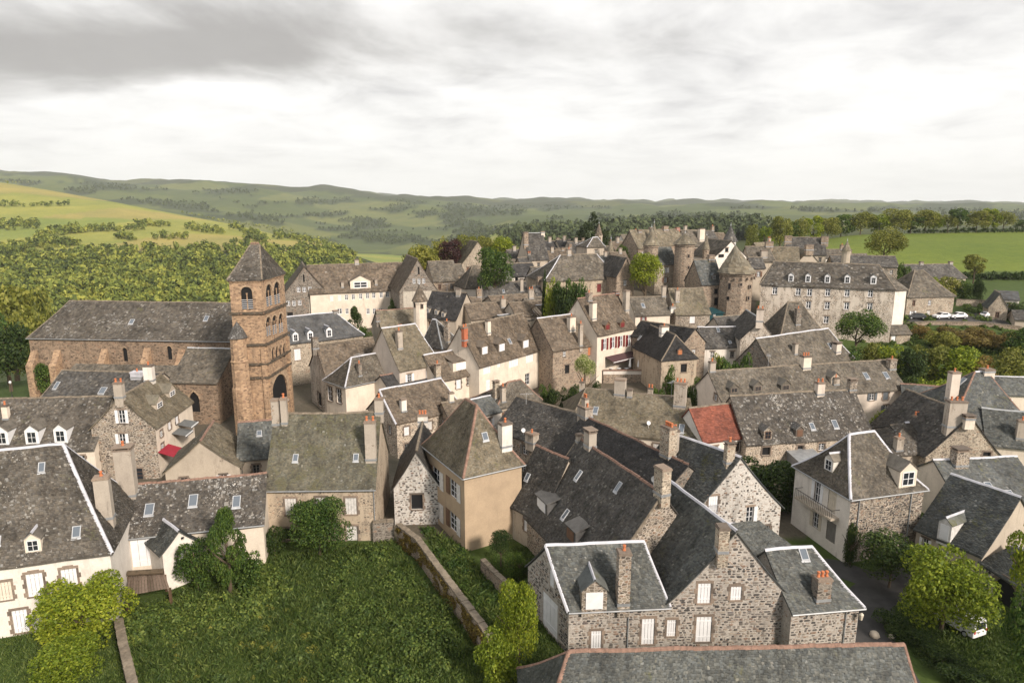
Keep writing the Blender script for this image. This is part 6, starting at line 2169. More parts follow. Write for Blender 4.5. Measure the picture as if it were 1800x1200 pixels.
# ------------------------------------------------------------------ vehicles
def car(name, label, pos, rz, body, L=4.2, Wd=1.75, Ht=1.48, van=False, group=None):
    root = empty(name, pos)
    root.rotation_euler = (0, 0, rz)
    tag(root, label, 'van' if van else 'car', group)
    hl = L / 2
    if van:
        prof = [(-hl, 0.35), (-hl, 1.0), (-hl * 0.97, Ht * 0.95), (-hl * 0.9, Ht), (hl * 0.25, Ht), (hl * 0.55, 1.15), (hl * 0.95, 0.95), (hl, 0.6), (hl, 0.35)]
    else:
        prof = [(-hl, 0.4), (-hl, 0.85), (-hl * 0.86, 1.0), (-hl * 0.62, Ht * 0.95), (-hl * 0.3, Ht), (hl * 0.12, Ht * 0.96), (hl * 0.48, 0.98), (hl * 0.93, 0.8), (hl, 0.55), (hl, 0.35)]
    mb = MB()
    rr = []
    for fy, ins in ((-1, 0.0), (-0.9, 0.0), (0.9, 0.0), (1, 0.0)):
        ring = []
        for x, z in prof:
            tum = 1.0 if z < 1.0 else 1 - 0.22 * (z - 1.0) / max(Ht - 1.0, 0.1)
            e = 1.0 if abs(fy) < 1 else 0.97
            ring.append((x * e, fy * Wd / 2 * tum, 0.35 + (z - 0.35) * (e if z > 0.5 else 1)))
        rr.append(ring)
    mb.rings(rr)
    b_ = mb.build('body', body, root, smooth=False)
    for sy in (-1, 1):
        g_ = MB()
        x0, x1 = (-hl * 0.6, hl * 0.32) if not van else (hl * 0.05, hl * 0.42)
        yy = sy * (Wd / 2 * 0.9 + 0.035)
        g_.quad((x0, yy, 1.02), (x1 + 0.2, yy, 1.0), (x1 - 0.25, yy * 0.9, Ht * 0.93), (x0 + 0.2, yy * 0.9, Ht * 0.93))
        g_.build('side_window', 'glass', root)
    g_ = MB()
    xr = -hl - 0.004 if van else -hl * 0.78
    if van:
        g_.quad((xr, -Wd * 0.36, 1.05), (xr, Wd * 0.36, 1.05), (xr * 0.972, Wd * 0.34, Ht * 0.9), (xr * 0.972, -Wd * 0.34, Ht * 0.9))
    else:
        g_.quad((-hl * 0.87, -Wd * 0.4, 1.02), (-hl * 0.87, Wd * 0.4, 1.02), (-hl * 0.65, Wd * 0.36, Ht * 0.94), (-hl * 0.65, -Wd * 0.36, Ht * 0.94))
    g_.build('rear_window', 'glass', root)
    g_ = MB()
    if not van:
        g_.quad((hl * 0.49, Wd * 0.4, 1.0), (hl * 0.49, -Wd * 0.4, 1.0), (hl * 0.14, -Wd * 0.36, Ht * 0.97), (hl * 0.14, Wd * 0.36, Ht * 0.97))
        g_.build('windscreen', 'glass', root)
    for sx in (-0.62, 0.62):
        for sy in (-1, 1):
            q = MB()
            rr = []
            for yy in (-0.1, 0.1):
                rr.append([(sx * hl + 0.31 * math.cos(2 * math.pi * k / 14), sy * Wd / 2 * 0.93 + yy, 0.31 + 0.31 * math.sin(2 * math.pi * k / 14)) for k in range(14)])
            q.rings(rr)
            wl = q.build('wheel', 'rubber', root)
            q = MB()
            rr = []
            for yy in (0.09, 0.115):
                rr.append([(sx * hl + 0.19 * math.cos(2 * math.pi * k / 10), sy * (Wd / 2 * 0.93 + yy), 0.31 + 0.19 * math.sin(2 * math.pi * k / 10)) for k in range(10)])
            q.rings(rr)
            q.build('rim', 'leadwork', wl)
    for sy in (-1, 1):
        q = MB()
        q.box((-hl + 0.01, sy * Wd * 0.42, 0.85), (0.02, 0, 0), (0, 0.08, 0), (0, 0, 0.13))
        q.build('tail_light', 'lamp_red', root)
        q = MB()
        q.box((hl * 0.985, sy * Wd * 0.36, 0.68), (0.03, 0, 0), (0, 0.16, 0), (0, 0, 0.07))
        q.build('headlight', 'skylight_glass', root)
    q = MB()
    q.box((-hl - 0.012, 0, 0.62), (0.012, 0, 0), (0, 0.26, 0), (0, 0, 0.06))
    q.build('number_plate', 'white_paint', root)
    return root


# ivy hanging on the shaded face of the long garden wall
for px, py, rz, bd, lb in ((1611, 554, 2.9, 'car_dark', 'dark car parked next to the cream barn'), (1655, 556, 3.3, 'car_white', 'white car parked second from the barn'),
                           (1683, 555, 3.25, 'car_white', 'white car parked third from the barn'), (1739, 550, 0.25, 'car_white', 'white car parked apart by the field wall')):
    g = at_y(px, py, 164)
    car('parked_car', lb, (g[0], g[1], ground(g[0], g[1]) + 0.02), rz, bd, group='cars on the car park')
g = at_z(1704, 1110, 0.6)
car('parked_van', 'small white van half hidden under the lime-green tree', (g[0], g[1] + 1.6, ground(g[0], g[1]) + 0.02), math.radians(112), 'car_white', 4.1, 1.75, 1.85, True)


# ------------------------------------------------------------------ lamps, road, stones
def lamp_post(label, px, pb, pt, y=None):
    b_ = ground_hit(px, pb) if y is None else at_y(px, pb, y)
    zt = CAM_H + slope(pt) * b_[1]
    root = empty('street_lamp', (b_[0], b_[1], b_[2]))
    tag(root, label, 'street lamp')
    hgt = zt - b_[2]
    mb = MB(); mb.lathe((0, 0, 0), [(0.14, 0), (0.1, 0.4), (0.05, 0.6), (0.04, hgt - 0.5)], 8); mb.build('post', 'iron', root)
    mb = MB(); mb.lathe((0, 0, hgt - 0.5), [(0.1, 0), (0.22, 0.15), (0.26, 0.4), (0.1, 0.55), (0.02, 0.6)], 10); mb.build('globe', 'white_paint', root)


lamp_post('black street lamp with white globe under the trees at the left edge', 22, 700, 670)
p = F5R.wp(0, F5R.w - 0.1, 3.6, 0.5)
root = empty('wall_lantern', p)
tag(root, 'lantern on a bracket at the corner of the low stone annex', 'lantern')
mb = MB(); mb.lathe((0, 0, 0), [(0.12, -0.35), (0.2, 0.1), (0.2, 0.14), (0.05, 0.3)], 6); mb.build('lantern_glass', 'cream_paint', root)
mb = MB(); mb.tube([(0, 0, 0.28), (0, 0.5, 0.35)], 0.025, 5); mb.build('bracket', 'iron', root)


def ground_strip(name, pts, wdt, mat, lift=0.03):
    pts = [np.array(p[:2], float) for p in pts]
    V, F = [], []
    dense = []
    for a, b in zip(pts, pts[1:]):
        dense += [a + (b - a) * q / 10 for q in range(10)]
    dense.append(pts[-1])
    for i, p in enumerate(dense):
        d = unit(dense[min(i + 1, len(dense) - 1)] - dense[max(i - 1, 0)])
        for e in np.linspace(-1, 1, 5):
            q = p + np.array([d[1], -d[0]]) * e * wdt / 2
            V.append((q[0], q[1], ground(*q) + lift))
    for i in range(len(dense) - 1):
        for e in range(4):
            F.append((i * 5 + e, i * 5 + e + 1, i * 5 + 5 + e + 1, i * 5 + 5 + e))
    o = link(name, V, F, mat)
    o['kind'] = 'structure'
    return o


ground_strip('road', [at_z(1660, 1320, 0), at_z(1572, 1200, 0), at_z(1528, 1120, 0), at_z(1530, 1050, 0), at_z(1600, 1005, 0), at_z(1700, 985, 0)], 4.2, 'asphalt')
ground_strip('lane', [at_z(1400, 990, 0.2), at_z(1470, 1000, 0), at_z(1560, 1030, 0)], 3.4, 'asphalt', 0.05)
ground_strip('path', [(-92, 118), (-80, 140), (-74, 160)], 5.0, 'pale_wood', 0.05)
ground_strip('car_park', [at_y(1590, 556, 164), at_y(1760, 556, 163)], 9.0, 'asphalt', 0.04)
for px, py, r, lb in ((1537, 1115, 0.42, 'pale boulder at the lane edge near the stone annex'), (1567, 1117, 0.3, 'small boulder second from the stone annex'), (1587, 1166, 0.36, 'boulder beside the dark hedge in the near lane')):
    g = at_z(px, py, 0.2)
    mb = MB()
    mb.lathe((0, 0, 0), [(r * 0.7, -0.1), (r * 1.05, r * 0.35), (r * 0.9, r * 0.9), (r * 0.45, r * 1.25)], 9)
    o = mb.build('boulder', 'plaster_tan', None, None, True)
    for v in o.data.vertices:
        v.co.x *= RNG.uniform(0.9, 1.12); v.co.y *= RNG.uniform(0.9, 1.12)
    o.location = (g[0], g[1], ground(g[0], g[1]))
    tag(o, lb, 'boulder', 'boulders along the lane')
# ------------------------------------------------------------------ trees and plants
def leaf_cloud(pos, nrm, size, jitter=0.9):
    """One folded-diamond leaf (two triangles as a quad) for each position."""
    n = len(pos)
    rnd = NR.normal(size=(n, 3))
    d = nrm + rnd * jitter
    d /= np.linalg.norm(d, axis=1, keepdims=True) + 1e-9
    a = np.cross(d, NR.normal(size=(n, 3)))
    a /= np.linalg.norm(a, axis=1, keepdims=True) + 1e-9
    b = np.cross(d, a)
    sz = size * NR.uniform(0.6, 1.35, (n, 1))
    v = np.stack([pos - a * sz, pos - b * sz * 0.55 + d * sz * 0.12, pos + a * sz, pos + b * sz * 0.55 + d * sz * 0.12], 1).reshape(-1, 3)
    f = np.arange(4 * n).reshape(n, 4)
    return v, f


def lobes_for(shape, rng):
    L = []
    if shape == 'round':
        for k in range(22):
            th, z = rng.uniform(0, 2 * math.pi), rng.uniform(-0.75, 0.85)
            r = math.sqrt(max(0, 1 - z * z)) * rng.uniform(0.45, 0.68)
            L.append((r * math.cos(th), r * math.sin(th), z * 0.66, rng.uniform(0.26, 0.42)))
        L.append((0, 0, 0, 0.6))
    elif shape == 'loose':
        for k in range(26):
            th, z = rng.uniform(0, 2 * math.pi), rng.uniform(-0.9, 0.95)
            r = math.sqrt(max(0, 1 - z * z)) * rng.uniform(0.35, 0.8)
            L.append((r * math.cos(th), r * math.sin(th), z * 0.78, rng.uniform(0.16, 0.30)))
    elif shape == 'bush':
        for k in range(20):
            th = rng.uniform(0, 2 * math.pi)
            r = rng.uniform(0.1, 0.75)
            L.append((r * math.cos(th), r * math.sin(th), rng.uniform(-0.8, 0.55) * (1 - 0.4 * r), rng.uniform(0.25, 0.42)))
    elif shape == 'conifer':
        for k in range(40):
            z = rng.uniform(-0.95, 0.95)
            r = (1 - z) * 0.5 * rng.uniform(0.5, 1.5)
            th = rng.uniform(0, 2 * math.pi)
            L.append((r * math.cos(th), r * math.sin(th), z, 0.10 + 0.13 * (1 - z) * 0.6))
    elif shape == 'cypress':
        for k in range(24):
            z = rng.uniform(-0.95, 0.8)
            r = rng.uniform(0, 0.35) * (1.1 - 0.5 * z)
            th = rng.uniform(0, 2 * math.pi)
            L.append((r * math.cos(th), r * math.sin(th), z, 0.3 + 0.2 * (0.6 - abs(z))))
    return np.array(L)


PROTO = {}


def crown_mesh(shape, n, ls, mat, seed):
    key = (shape, n, ls, mat, seed)
    if key in PROTO:
        return PROTO[key]
    rng = random.Random(seed * 31 + len(shape))
    L = lobes_for(shape, rng)
    wgt = L[:, 3] ** 2
    pick = NR.choice(len(L), n, p=wgt / wgt.sum())
    d = NR.normal(size=(n, 3))
    d /= np.linalg.norm(d, axis=1, keepdims=True)
    d[:, 2] = np.where((d[:, 2] < -0.35) & (NR.random(n) < 0.6), -d[:, 2], d[:, 2])
    sh = NR.uniform(0.55, 1.06, (n, 1)) ** 0.6
    pos = L[pick, :3] + d * L[pick, 3:4] * sh
    v, f = leaf_cloud(pos, d, ls)
    mesh = bpy.data.meshes.new('crown')
    fast_mesh(mesh, v, f)
    mesh.materials.append(MATS[mat])
    PROTO[key] = mesh
    return mesh


TRUNKS = {}


def trunk_mesh(seed):
    if seed in TRUNKS:
        return TRUNKS[seed]
    rng = random.Random(seed)
    mb = MB()
    mb.tube([(0, 0, -0.04), (0.01, 0, 0.2), (rng.uniform(-.02, .02), rng.uniform(-.02, .02), 0.5), (rng.uniform(-.05, .05), rng.uniform(-.05, .05), 0.85)], [0.03, 0.024, 0.018, 0.006], 7)
    for k in range(6):
        a = rng.uniform(0, 2 * math.pi)
        z = rng.uniform(0.3, 0.6)
        r = rng.uniform(0.16, 0.3)
        mb.tube([(0, 0, z), (r * 0.5 * math.cos(a), r * 0.5 * math.sin(a), z + 0.12), (r * math.cos(a), r * math.sin(a), z + 0.28)], [0.014, 0.009, 0.003], 5)
    mesh = bpy.data.meshes.new('trunk')
    fast_mesh(mesh, np.array(mb.v), mb.f)
    mesh.materials.append(MATS['bark'])
    TRUNKS[seed] = mesh
    return mesh


def tree(label, px, pb, pt, wpx, mat='leaf_green', shape='round', det=2, y=None, name='tree', tf=0.28, seed=None, group=None, cat='tree', cb=None):
    b = ground_hit(px, pb) if y is None else at_y(px, pb, y)
    if y is not None:
        b[2] = ground(b[0], b[1])
    dist = math.hypot(b[0], b[1])
    yc = b[1]
    r = wpx / 2 * dist / FPX
    if y is None:
        b = b + np.array([0, min(r * 0.3, 1.5), 0])
        b[2] = ground(b[0], b[1])
    zt = CAM_H + slope(pt) * yc
    hgt = max(zt - b[2], 0.5)
    root = empty(name, b)
    tag(root, label, cat, group)
    seed = RNG.randrange(4) if seed is None else seed
    n, ls = {0: (420, 0.15), 1: (1300, 0.088), 2: (3200, 0.058), 3: (6500, 0.042), 4: (11000, 0.034)}[det]
    z0 = hgt * tf
    if cb is not None:
        z0 = min(max(CAM_H + slope(cb) * yc - b[2], 0.0), hgt * 0.8)
    rz = (hgt - z0) / 2
    c = bpy.data.objects.new('crown' if cat == 'tree' else 'foliage', crown_mesh(shape, n, ls, mat, seed))
    COL.objects.link(c)
    c.parent = root
    c.location = (0, 0, z0 + rz)
    c.scale = (r * 1.14, r * 1.14, rz * 1.14)
    c.rotation_euler = (0, 0, RNG.uniform(0, 6.28))
    tk = bpy.data.objects.new('trunk' if cat == 'tree' else 'stem', trunk_mesh(seed))
    COL.objects.link(tk)
    tk.parent = root
    k = max(0.25, min(1.0, hgt / 9.0)) ** 0.3
    tk.scale = (hgt * 0.9 * k, hgt * 0.9 * k, hgt * 0.88)
    return root


def bush(label, px, pb, pt, wpx, mat='leaf_green', det=2, y=None, shape='bush', group=None):
    return tree(label, px, pb, pt, wpx, mat, shape, det, y, 'bush', 0.0, None, group, 'bush')


# near
tree('large lime-green hornbeam in the near left corner', 150, 1140, 1014, 146, 'leaf_lime', 'round', 4, y=53, cb=1135)
tree('smaller lime-green tree below the large hornbeam in the corner', 124, 1215, 1128, 106, 'leaf_lime', 'round', 3, y=46.5, tf=0.15)
tree('young maple standing by the white gabled wing', 402, 1010, 902, 70, 'leaf_green', 'loose', 4, y=61, tf=0.08)
bush('dark shrub beside the white gabled wing', 345, 1012, 945, 78, 'leaf_green', 3, y=61.5)
tree('bushy tree in front of the shuttered mossy house', 562, 968, 878, 112, 'leaf_green', 'round', 4, y=68, tf=0.08)
bush('small bush at the left foot of the mossy house', 483, 975, 925, 48, 'leaf_dark', 2, y=68)
bush('thin bush under the maple by the plaster wall', 440, 1020, 962, 60, 'leaf_green', 2, y=62)
tree('yellow-green poplar-like tree left of the near stone house', 910, 1170, 1024, 88, 'leaf_lime', 'round', 4, y=50.5, tf=0.02)
bush('yellow-green bush at the foot of that poplar-like tree', 872, 1200, 1108, 96, 'leaf_lime', 3, y=47.5)
tree('dense lime-green chestnut by the lane at the right', 1652, 1120, 966, 142, 'leaf_lime', 'round', 4, y=55, cb=1112)
tree('dark shade tree between the balcony house and the lime-green chestnut', 1560, 1050, 938, 110, 'leaf_dark', 'round', 3, y=62, tf=0.2)
tree('tree cut by the right edge near the gatehouse', 1815, 1080, 900, 80, 'leaf_lime', 'loose', 3, y=55)
tree('tree in the bottom right corner', 1800, 1230, 1030, 90, 'leaf_green', 'round', 3, y=46.5, tf=0.05)
bush('dark ivy and shrubs in the yard beyond the speckled gable', 1345, 905, 795, 118, 'leaf_dark', 3, y=80)
bush('shrub at the left foot of the balcony house', 1390, 880, 820, 40, 'leaf_dark', 2, y=78)
bush('climbing ivy on the corner of the balcony house', 1492, 1005, 905, 22, 'leaf_dark', 2, y=66)
tree('little clipped tree in the courtyard garden', 880, 985, 932, 42, 'leaf_dark', 'round', 3, y=65.5, tf=0.35)
for e, (px, pb, wd_) in enumerate(((893, 995, 26), (913, 985, 20), (870, 1000, 22), (925, 1010, 30), (900, 1020, 30))):
    bush('%s clipped shrub of the courtyard garden, counting from the clipped tree' % ('first', 'second', 'third', 'fourth', 'fifth')[e], px, pb, pb - 24, wd_, 'leaf_green' if e < 3 else 'leaf_dark', 2, y=63 + e * 0.4, group='courtyard shrubs')
for e in range(7):
    px, pb = 1580 + e * 27, 1112 + e * 23
    bush('clump of the dark lane hedge, number %s from the annex' % ('one', 'two', 'three', 'four', 'five', 'six', 'seven')[e], px, pb, pb - 34, 62, 'leaf_dark', 2, group='hedge along the lane', y=None)
# middle
tree('round dark green tree above the white-walled hip roof', 868, 500, 433, 68, 'leaf_green', 'round', 3, y=172, cb=514)
tree('lime-green tree on the castle lawn', 1133, 512, 442, 58, 'leaf_lime', 'round', 3, y=166, cb=506)
tree('copper beech among the green trees behind the school', 793, 465, 418, 44, 'leaf_copper', 'round', 2, y=214)
tree('olive tree at the left end of the trees behind the school', 738, 480, 428, 72, 'leaf_olive', 'round', 2, y=206, tf=0.05)
tree('light green tree right of the copper beech', 822, 460, 413, 50, 'leaf_olive', 'round', 2, y=220)
tree('green tree behind the copper beech', 772, 465, 419, 44, 'leaf_olive', 'round', 2, y=224, tf=0.05)
tree('bright green tree left of the hilltop roofs', 882, 450, 414, 42, 'leaf_lime', 'round', 2, y=222)
tree('olive tree just left of the hilltop roofs', 852, 452, 415, 36, 'leaf_olive', 'round', 2, y=226)
tree('dark cedar behind the slender spire', 1042, 450, 378, 58, 'leaf_conifer', 'conifer', 3, y=218, cb=436)
tree('small green tree left of the lime-green castle tree', 1094, 452, 430, 26, 'leaf_green', 'round', 2, y=190)
tree('dark thuja left of the garden trees below the broad hip roof', 957, 525, 486, 16, 'leaf_dark', 'cypress', 2, y=150, tf=0.02)
for e, (px, pt, wd_, mt) in enumerate(((967, 490, 24, 'leaf_lime'), (985, 490, 32, 'leaf_green'), (1004, 491, 28, 'leaf_green'), (1021, 491, 32, 'leaf_green'), (995, 505, 40, 'leaf_dark'))):
    tree('garden tree below the broad hip roof, %s from the left' % ('first', 'second', 'third', 'fourth', 'fifth')[e], px, 530, pt, wd_, mt, 'round', 2, y=148 - e, tf=0.05, group='garden trees below the broad hip roof')
tree('small blossoming tree in the garden by the terrace', 1028, 680, 624, 40, 'leaf_blossom', 'round', 3, y=116, cb=668)
for e, (px, pb, wd_, mt) in enumerate(((975, 695, 30, 'leaf_dark'), (1000, 692, 36, 'leaf_dark'), (1008, 700, 26, 'leaf_green'), (960, 690, 22, 'leaf_green'), (1048, 690, 26, 'leaf_dark'))):
    bush('garden bush below the blossoming tree, %s planted' % ('first', 'second', 'third', 'fourth', 'fifth')[e], px, pb, pb - 20, wd_, mt, 2, y=112 + e, group='bushes below the blossoming tree')
for e, (px, pb, pt, wd_, mt) in enumerate(((1262, 648, 622, 40, 'leaf_olive'), (1285, 645, 620, 40, 'leaf_green'), (1310, 648, 620, 36, 'leaf_green'), (1275, 655, 630, 60, 'leaf_green'))):
    bush('bush of the hedge under the white zinc-ridged house, %s one' % ('left', 'middle', 'right', 'front')[e], px, pb, pt, wd_, mt, 2, y=113 - e * 0.6, group='hedge under the white house')
for e, (px, pb, pt, wd_) in enumerate(((1178, 668, 642, 28), (1226, 680, 655, 28), (1215, 692, 672, 24), (1155, 690, 670, 30), (1222, 700, 680, 20))):
    bush('bush at the foot of the half-hipped slate house, %s one' % ('tall', 'round', 'low', 'left', 'front')[e], px, pb, pt, wd_, 'leaf_green', 2, y=112 - e, group='bushes by the slate house')
tree('dense tree before the manor front', 1505, 600, 546, 70, 'leaf_green', 'round', 3, y=140, cb=606)
tree('conifer in the court of the school', 625, 580, 541, 30, 'leaf_dark', 'loose', 2, y=150, tf=0.0)
bush('shrub beside the school conifer', 640, 585, 562, 24, 'leaf_green', 2, y=147)
bush('green creeper at the right end of the school gallery', 690, 545, 525, 18, 'leaf_green', 2, y=165)
bush('round bush between the long cream house and the lichened roof at the right', 1550, 755, 720, 48, 'leaf_lime', 2, y=100)
# left edge
for e, (px, pb, pt, wd_, mt, y_) in enumerate(((20, 690, 570, 70, 'leaf_dark', 140), (70, 660, 545, 60, 'leaf_olive', 175), (25, 640, 500, 95, 'leaf_olive', 190), (-20, 680, 540, 80, 'leaf_green', 160), (85, 690, 635, 34, 'leaf_green', 127), (10, 640, 590, 60, 'leaf_dark', 150), (60, 605, 505, 70, 'leaf_olive', 215))):
    tree('park tree left of the church nave, %s' % ('with dark crown over the street lamp', 'pale one behind the nave corner', 'tallest pale one', 'cut by the picture edge', 'ivy-covered one against the nave', 'low dark one near the path', 'far one against the valley')[e], px, pb, pt, wd_, mt, 'round', 2, y=y_, tf=0.15, group='park trees by the church')
# right slope
RS = [(1500, 620, 60, 30, 'leaf_green', 128), (1535, 610, 50, 24, 'leaf_olive', 133), (1570, 612, 60, 26, 'leaf_green', 132), (1610, 632, 60, 38, 'leaf_dark', 126), (1640, 622, 70, 42, 'leaf_olive', 130), (1690, 640, 90, 50, 'leaf_green', 126),
      (1650, 600, 60, 34, 'leaf_olive', 145), (1700, 600, 80, 40, 'leaf_rust', 148), (1745, 605, 70, 46, 'leaf_rust', 147), (1620, 588, 46, 26, 'leaf_rust', 152), (1780, 640, 70, 50, 'leaf_olive', 130), (1760, 680, 70, 40, 'leaf_olive', 118),
      (1600, 680, 60, 50, 'leaf_dark', 116), (1640, 690, 70, 56, 'leaf_green', 114), (1700, 680, 60, 46, 'leaf_dark', 117), (1560, 640, 50, 22, 'leaf_green', 124), (1800, 610, 60, 60, 'leaf_dark', 140), (1590, 700, 40, 36, 'leaf_lime', 110), (1670, 590, 50, 26, 'leaf_rust', 152), (1725, 650, 60, 44, 'leaf_rust', 124)]
ORD = ['first', 'second', 'third', 'fourth', 'fifth', 'sixth', 'seventh', 'eighth', 'ninth', 'tenth', 'eleventh', 'twelfth', 'thirteenth', 'fourteenth', 'fifteenth', 'sixteenth', 'seventeenth', 'eighteenth', 'nineteenth', 'twentieth', 'twenty-first', 'twenty-second', 'twenty-third', 'twenty-fourth']
RS = [(px, pb, w_ * 0.85, h_ * (0.4 if px < 1605 else 0.62), {'leaf_dark': 'leaf_green', 'leaf_green': 'leaf_lime'}.get(m_, m_) if k % 3 else m_, y_) for k, (px, pb, w_, h_, m_, y_) in enumerate(RS)]
RS.sort()
for e, (px, pb, wd_, hh_, mt, y_) in enumerate(RS):
    bush('bush on the slope under the car park, %s from the left' % ORD[e], px, pb, pb - hh_, wd_, mt, 2, y=y_, group='bushes on the slope')
tree('tall pale willow in front of the crest trees on the meadow', 1553, 462, 401, 56, 'leaf_olive', 'round', 3, y=238, cb=458)
tree('small lone tree in the lower meadow', 1711, 492, 449, 40, 'leaf_olive', 'loose', 2, y=212, tf=0.25)
tree('dark clipped cypress beside the cottages', 1716, 530, 492, 26, 'leaf_dark', 'cypress', 3, y=178, tf=0.0)
for e, (px, pb, pt, wd_, mt) in enumerate(((1660, 520, 483, 34, 'leaf_olive'), (1690, 528, 492, 36, 'leaf_green'), (1585, 500, 452, 22, 'leaf_green'), (1640, 510, 486, 24, 'leaf_lime'), (1790, 558, 528, 40, 'leaf_dark'))):
    bush('shrub behind the cream barn, %s from the left' % ORD[[2, 3, 0, 1, 4][e]], px, pb, pt, wd_, mt, 2, y=182 if e < 4 else 165, group='shrubs behind the barn')
# trees along the crest of the meadow
CR = [(1372, 380, 30), (1322, 396, 18), (1345, 402, 24), (1405, 385, 26), (1430, 382, 30), (1455, 384, 30), (1478, 380, 32), (1512, 373, 36), (1545, 380, 34), (1575, 369, 40), (1600, 380, 28), (1625, 371, 34), (1665, 380, 22), (1682, 370, 28), (1715, 371, 30), (1735, 369, 26), (1762, 374, 24), (1795, 388, 24), (1395, 392, 22), (1640, 378, 24)]
CR.sort()
for e, (px, pt, wd_) in enumerate(CR):
    y_ = 372 - max(0, (1480 - px)) * 0.22
    tree('field tree on the crest of the meadow, %s from the left' % ORD[e], px, 410, pt - 2, wd_ * 1.25, ('leaf_olive', 'leaf_lime', 'leaf_olive', 'leaf_green')[e % 4], 'loose' if e % 2 else 'round', 2, y=y_, tf=0.18 if px > 1580 else 0.05, group='trees along the meadow crest')


def wood(name, label, pts, mat, hts, n=70, ls=0.36, cat='woodland'):
    """Many far trees that read as one mass: leaf faces on lumpy crowns."""
    V, F, nv = [], [], 0
    for (x, y, z), hh_ in zip(pts, hts):
        L = NR.normal(size=(5, 3)) * np.array([0.32, 0.32, 0.28])
        pick = NR.integers(0, 5, n)
        d = NR.normal(size=(n, 3))
        d /= np.linalg.norm(d, axis=1, keepdims=True)
        d[:, 2] = np.abs(d[:, 2]) * np.where(NR.random(n) < 0.75, 1, -1)
        pos = L[pick] + d * NR.uniform(0.45, 0.62, (n, 1))
        v, f = leaf_cloud(pos, d, ls, 0.45)
        v = v * np.array([hh_ * 0.42, hh_ * 0.42, hh_ * 0.5]) + np.array([x, y, z + hh_ * 0.45])
        V.append(v); F.append(f + nv); nv += len(v)
    o = link(name, np.concatenate(V), np.concatenate(F), mat)
    tag(o, label, cat, kind='stuff')
    return o


def zone(poly, count, rng, y0=430.0, keep=None):
    """Random photograph points inside a polygon, dropped onto the land."""
    xs, ys = [p[0] for p in poly], [p[1] for p in poly]
    out = []
    tries = 0
    while len(out) < count and tries < count * 6:
        tries += 1
        px, py = rng.uniform(min(xs), max(xs)), rng.uniform(min(ys), max(ys))
        c = False
        for i in range(len(poly)):
            (x1, y1), (x2, y2) = poly[i], poly[i - 1]
            if (y1 > py) != (y2 > py) and px < (x2 - x1) * (py - y1) / (y2 - y1) + x1:
                c = not c
        if not c or (keep and not keep(px, py)):
            continue
        g = ground_hit(px, py, y0)
        if g[1] < 8500:
            out.append(g)
    return out


rg = random.Random(5)
P1 = zone([(-80, 452), (120, 448), (200, 440), (330, 440), (420, 432), (500, 440), (560, 428), (600, 432), (640, 470), (640, 540), (-80, 560)], 2300, rg)
wood('woodland', 'mixed wood covering the lower slope of the sunny hill', P1, 'wood_near', [rg.uniform(7, 12.5) for _ in P1], 50)
def hedge(px0, py0, px1, py1, n, jit=2.0, y0=430):
    return [ground_hit(px0 + (px1 - px0) * (k + rg.random()) / n, py0 + (py1 - py0) * (k + 0.5) / n + rg.uniform(-jit, jit), y0) for k in range(n)]
P2 = []
for a_ in ((-40, 364, 122, 362, 26, 1.5), (-20, 404, 70, 396, 40, 7), (70, 415, 140, 405, 26, 5), (105, 410, 250, 404, 34, 2), (240, 398, 262, 396, 8, 2), (255, 398, 300, 398, 12, 2), (0, 440, 140, 428, 50, 6),
           (330, 402, 395, 412, 22, 3), (405, 400, 465, 420, 26, 3), (480, 418, 560, 426, 26, 2.5), (318, 376, 380, 386, 14, 1.5), (380, 388, 470, 402, 22, 2), (470, 402, 580, 424, 44, 4), (560, 418, 618, 452, 40, 4), (205, 418, 240, 424, 12, 2),
           (270, 420, 330, 420, 12, 2), (0, 322, 60, 322, 10, 1.5), (60, 425, 130, 432, 26, 3), (520, 440, 620, 452, 44, 5), (430, 424, 470, 428, 12, 2)):
    P2 += hedge(*a_)
wood('hedgerow_trees', 'hedgerows and field trees across the sunny pastures', P2, 'wood_near', [rg.uniform(6, 12) for _ in P2], 60, cat='hedgerow')
P3 = zone([(880, 400), (1000, 396), (1100, 388), (1250, 386), (1345, 392), (1345, 425), (880, 440)], 620, rg, 600)
wood('far_woodland', 'dark wood on the slope just beyond the castle', P3, 'wood_far', [rg.uniform(13, 20) for _ in P3], 44, 0.42)
P4 = zone([(0, 318), (380, 330), (640, 350), (900, 362), (1340, 366), (1800, 368), (1800, 392), (1340, 392), (900, 402), (860, 420), (640, 440), (560, 405), (400, 380), (200, 350)], 3600, rg, 1000, woody)
wood('far_woodland', 'scattered woods and hedges over the far hazy hills', P4, 'wood_far', [rg.uniform(7, 13) for _ in P4], 16, 0.6)
P5 = zone([(-60, 505), (60, 500), (115, 530), (110, 610), (-60, 640)], 120, rg, 215)
wood('near_woodland', 'leafy wood filling the valley behind the park trees', P5, 'wood_near', [rg.uniform(9, 14) for _ in P5], 150, 0.26)
P6 = hedge(1590, 410, 1830, 408, 90, 1.0, 330) + hedge(1690, 492, 1810, 492, 50, 1.0, 190)
wood('field_hedge', 'low dark hedges bounding the green meadow', P6, 'leaf_dark', [rg.uniform(1.6, 3.0) for _ in P6], 60, 0.3, 'hedge')


# rough grass and undergrowth of the near gardens
def inside(W_, x, y):
    c = False
    for i in range(len(W_)):
        (x1, y1), (x2, y2) = W_[i], W_[i - 1]
        if (y1 > y) != (y2 > y) and x < (x2 - x1) * (y - y1) / (y2 - y1) + x1:
            c = not c
    return c


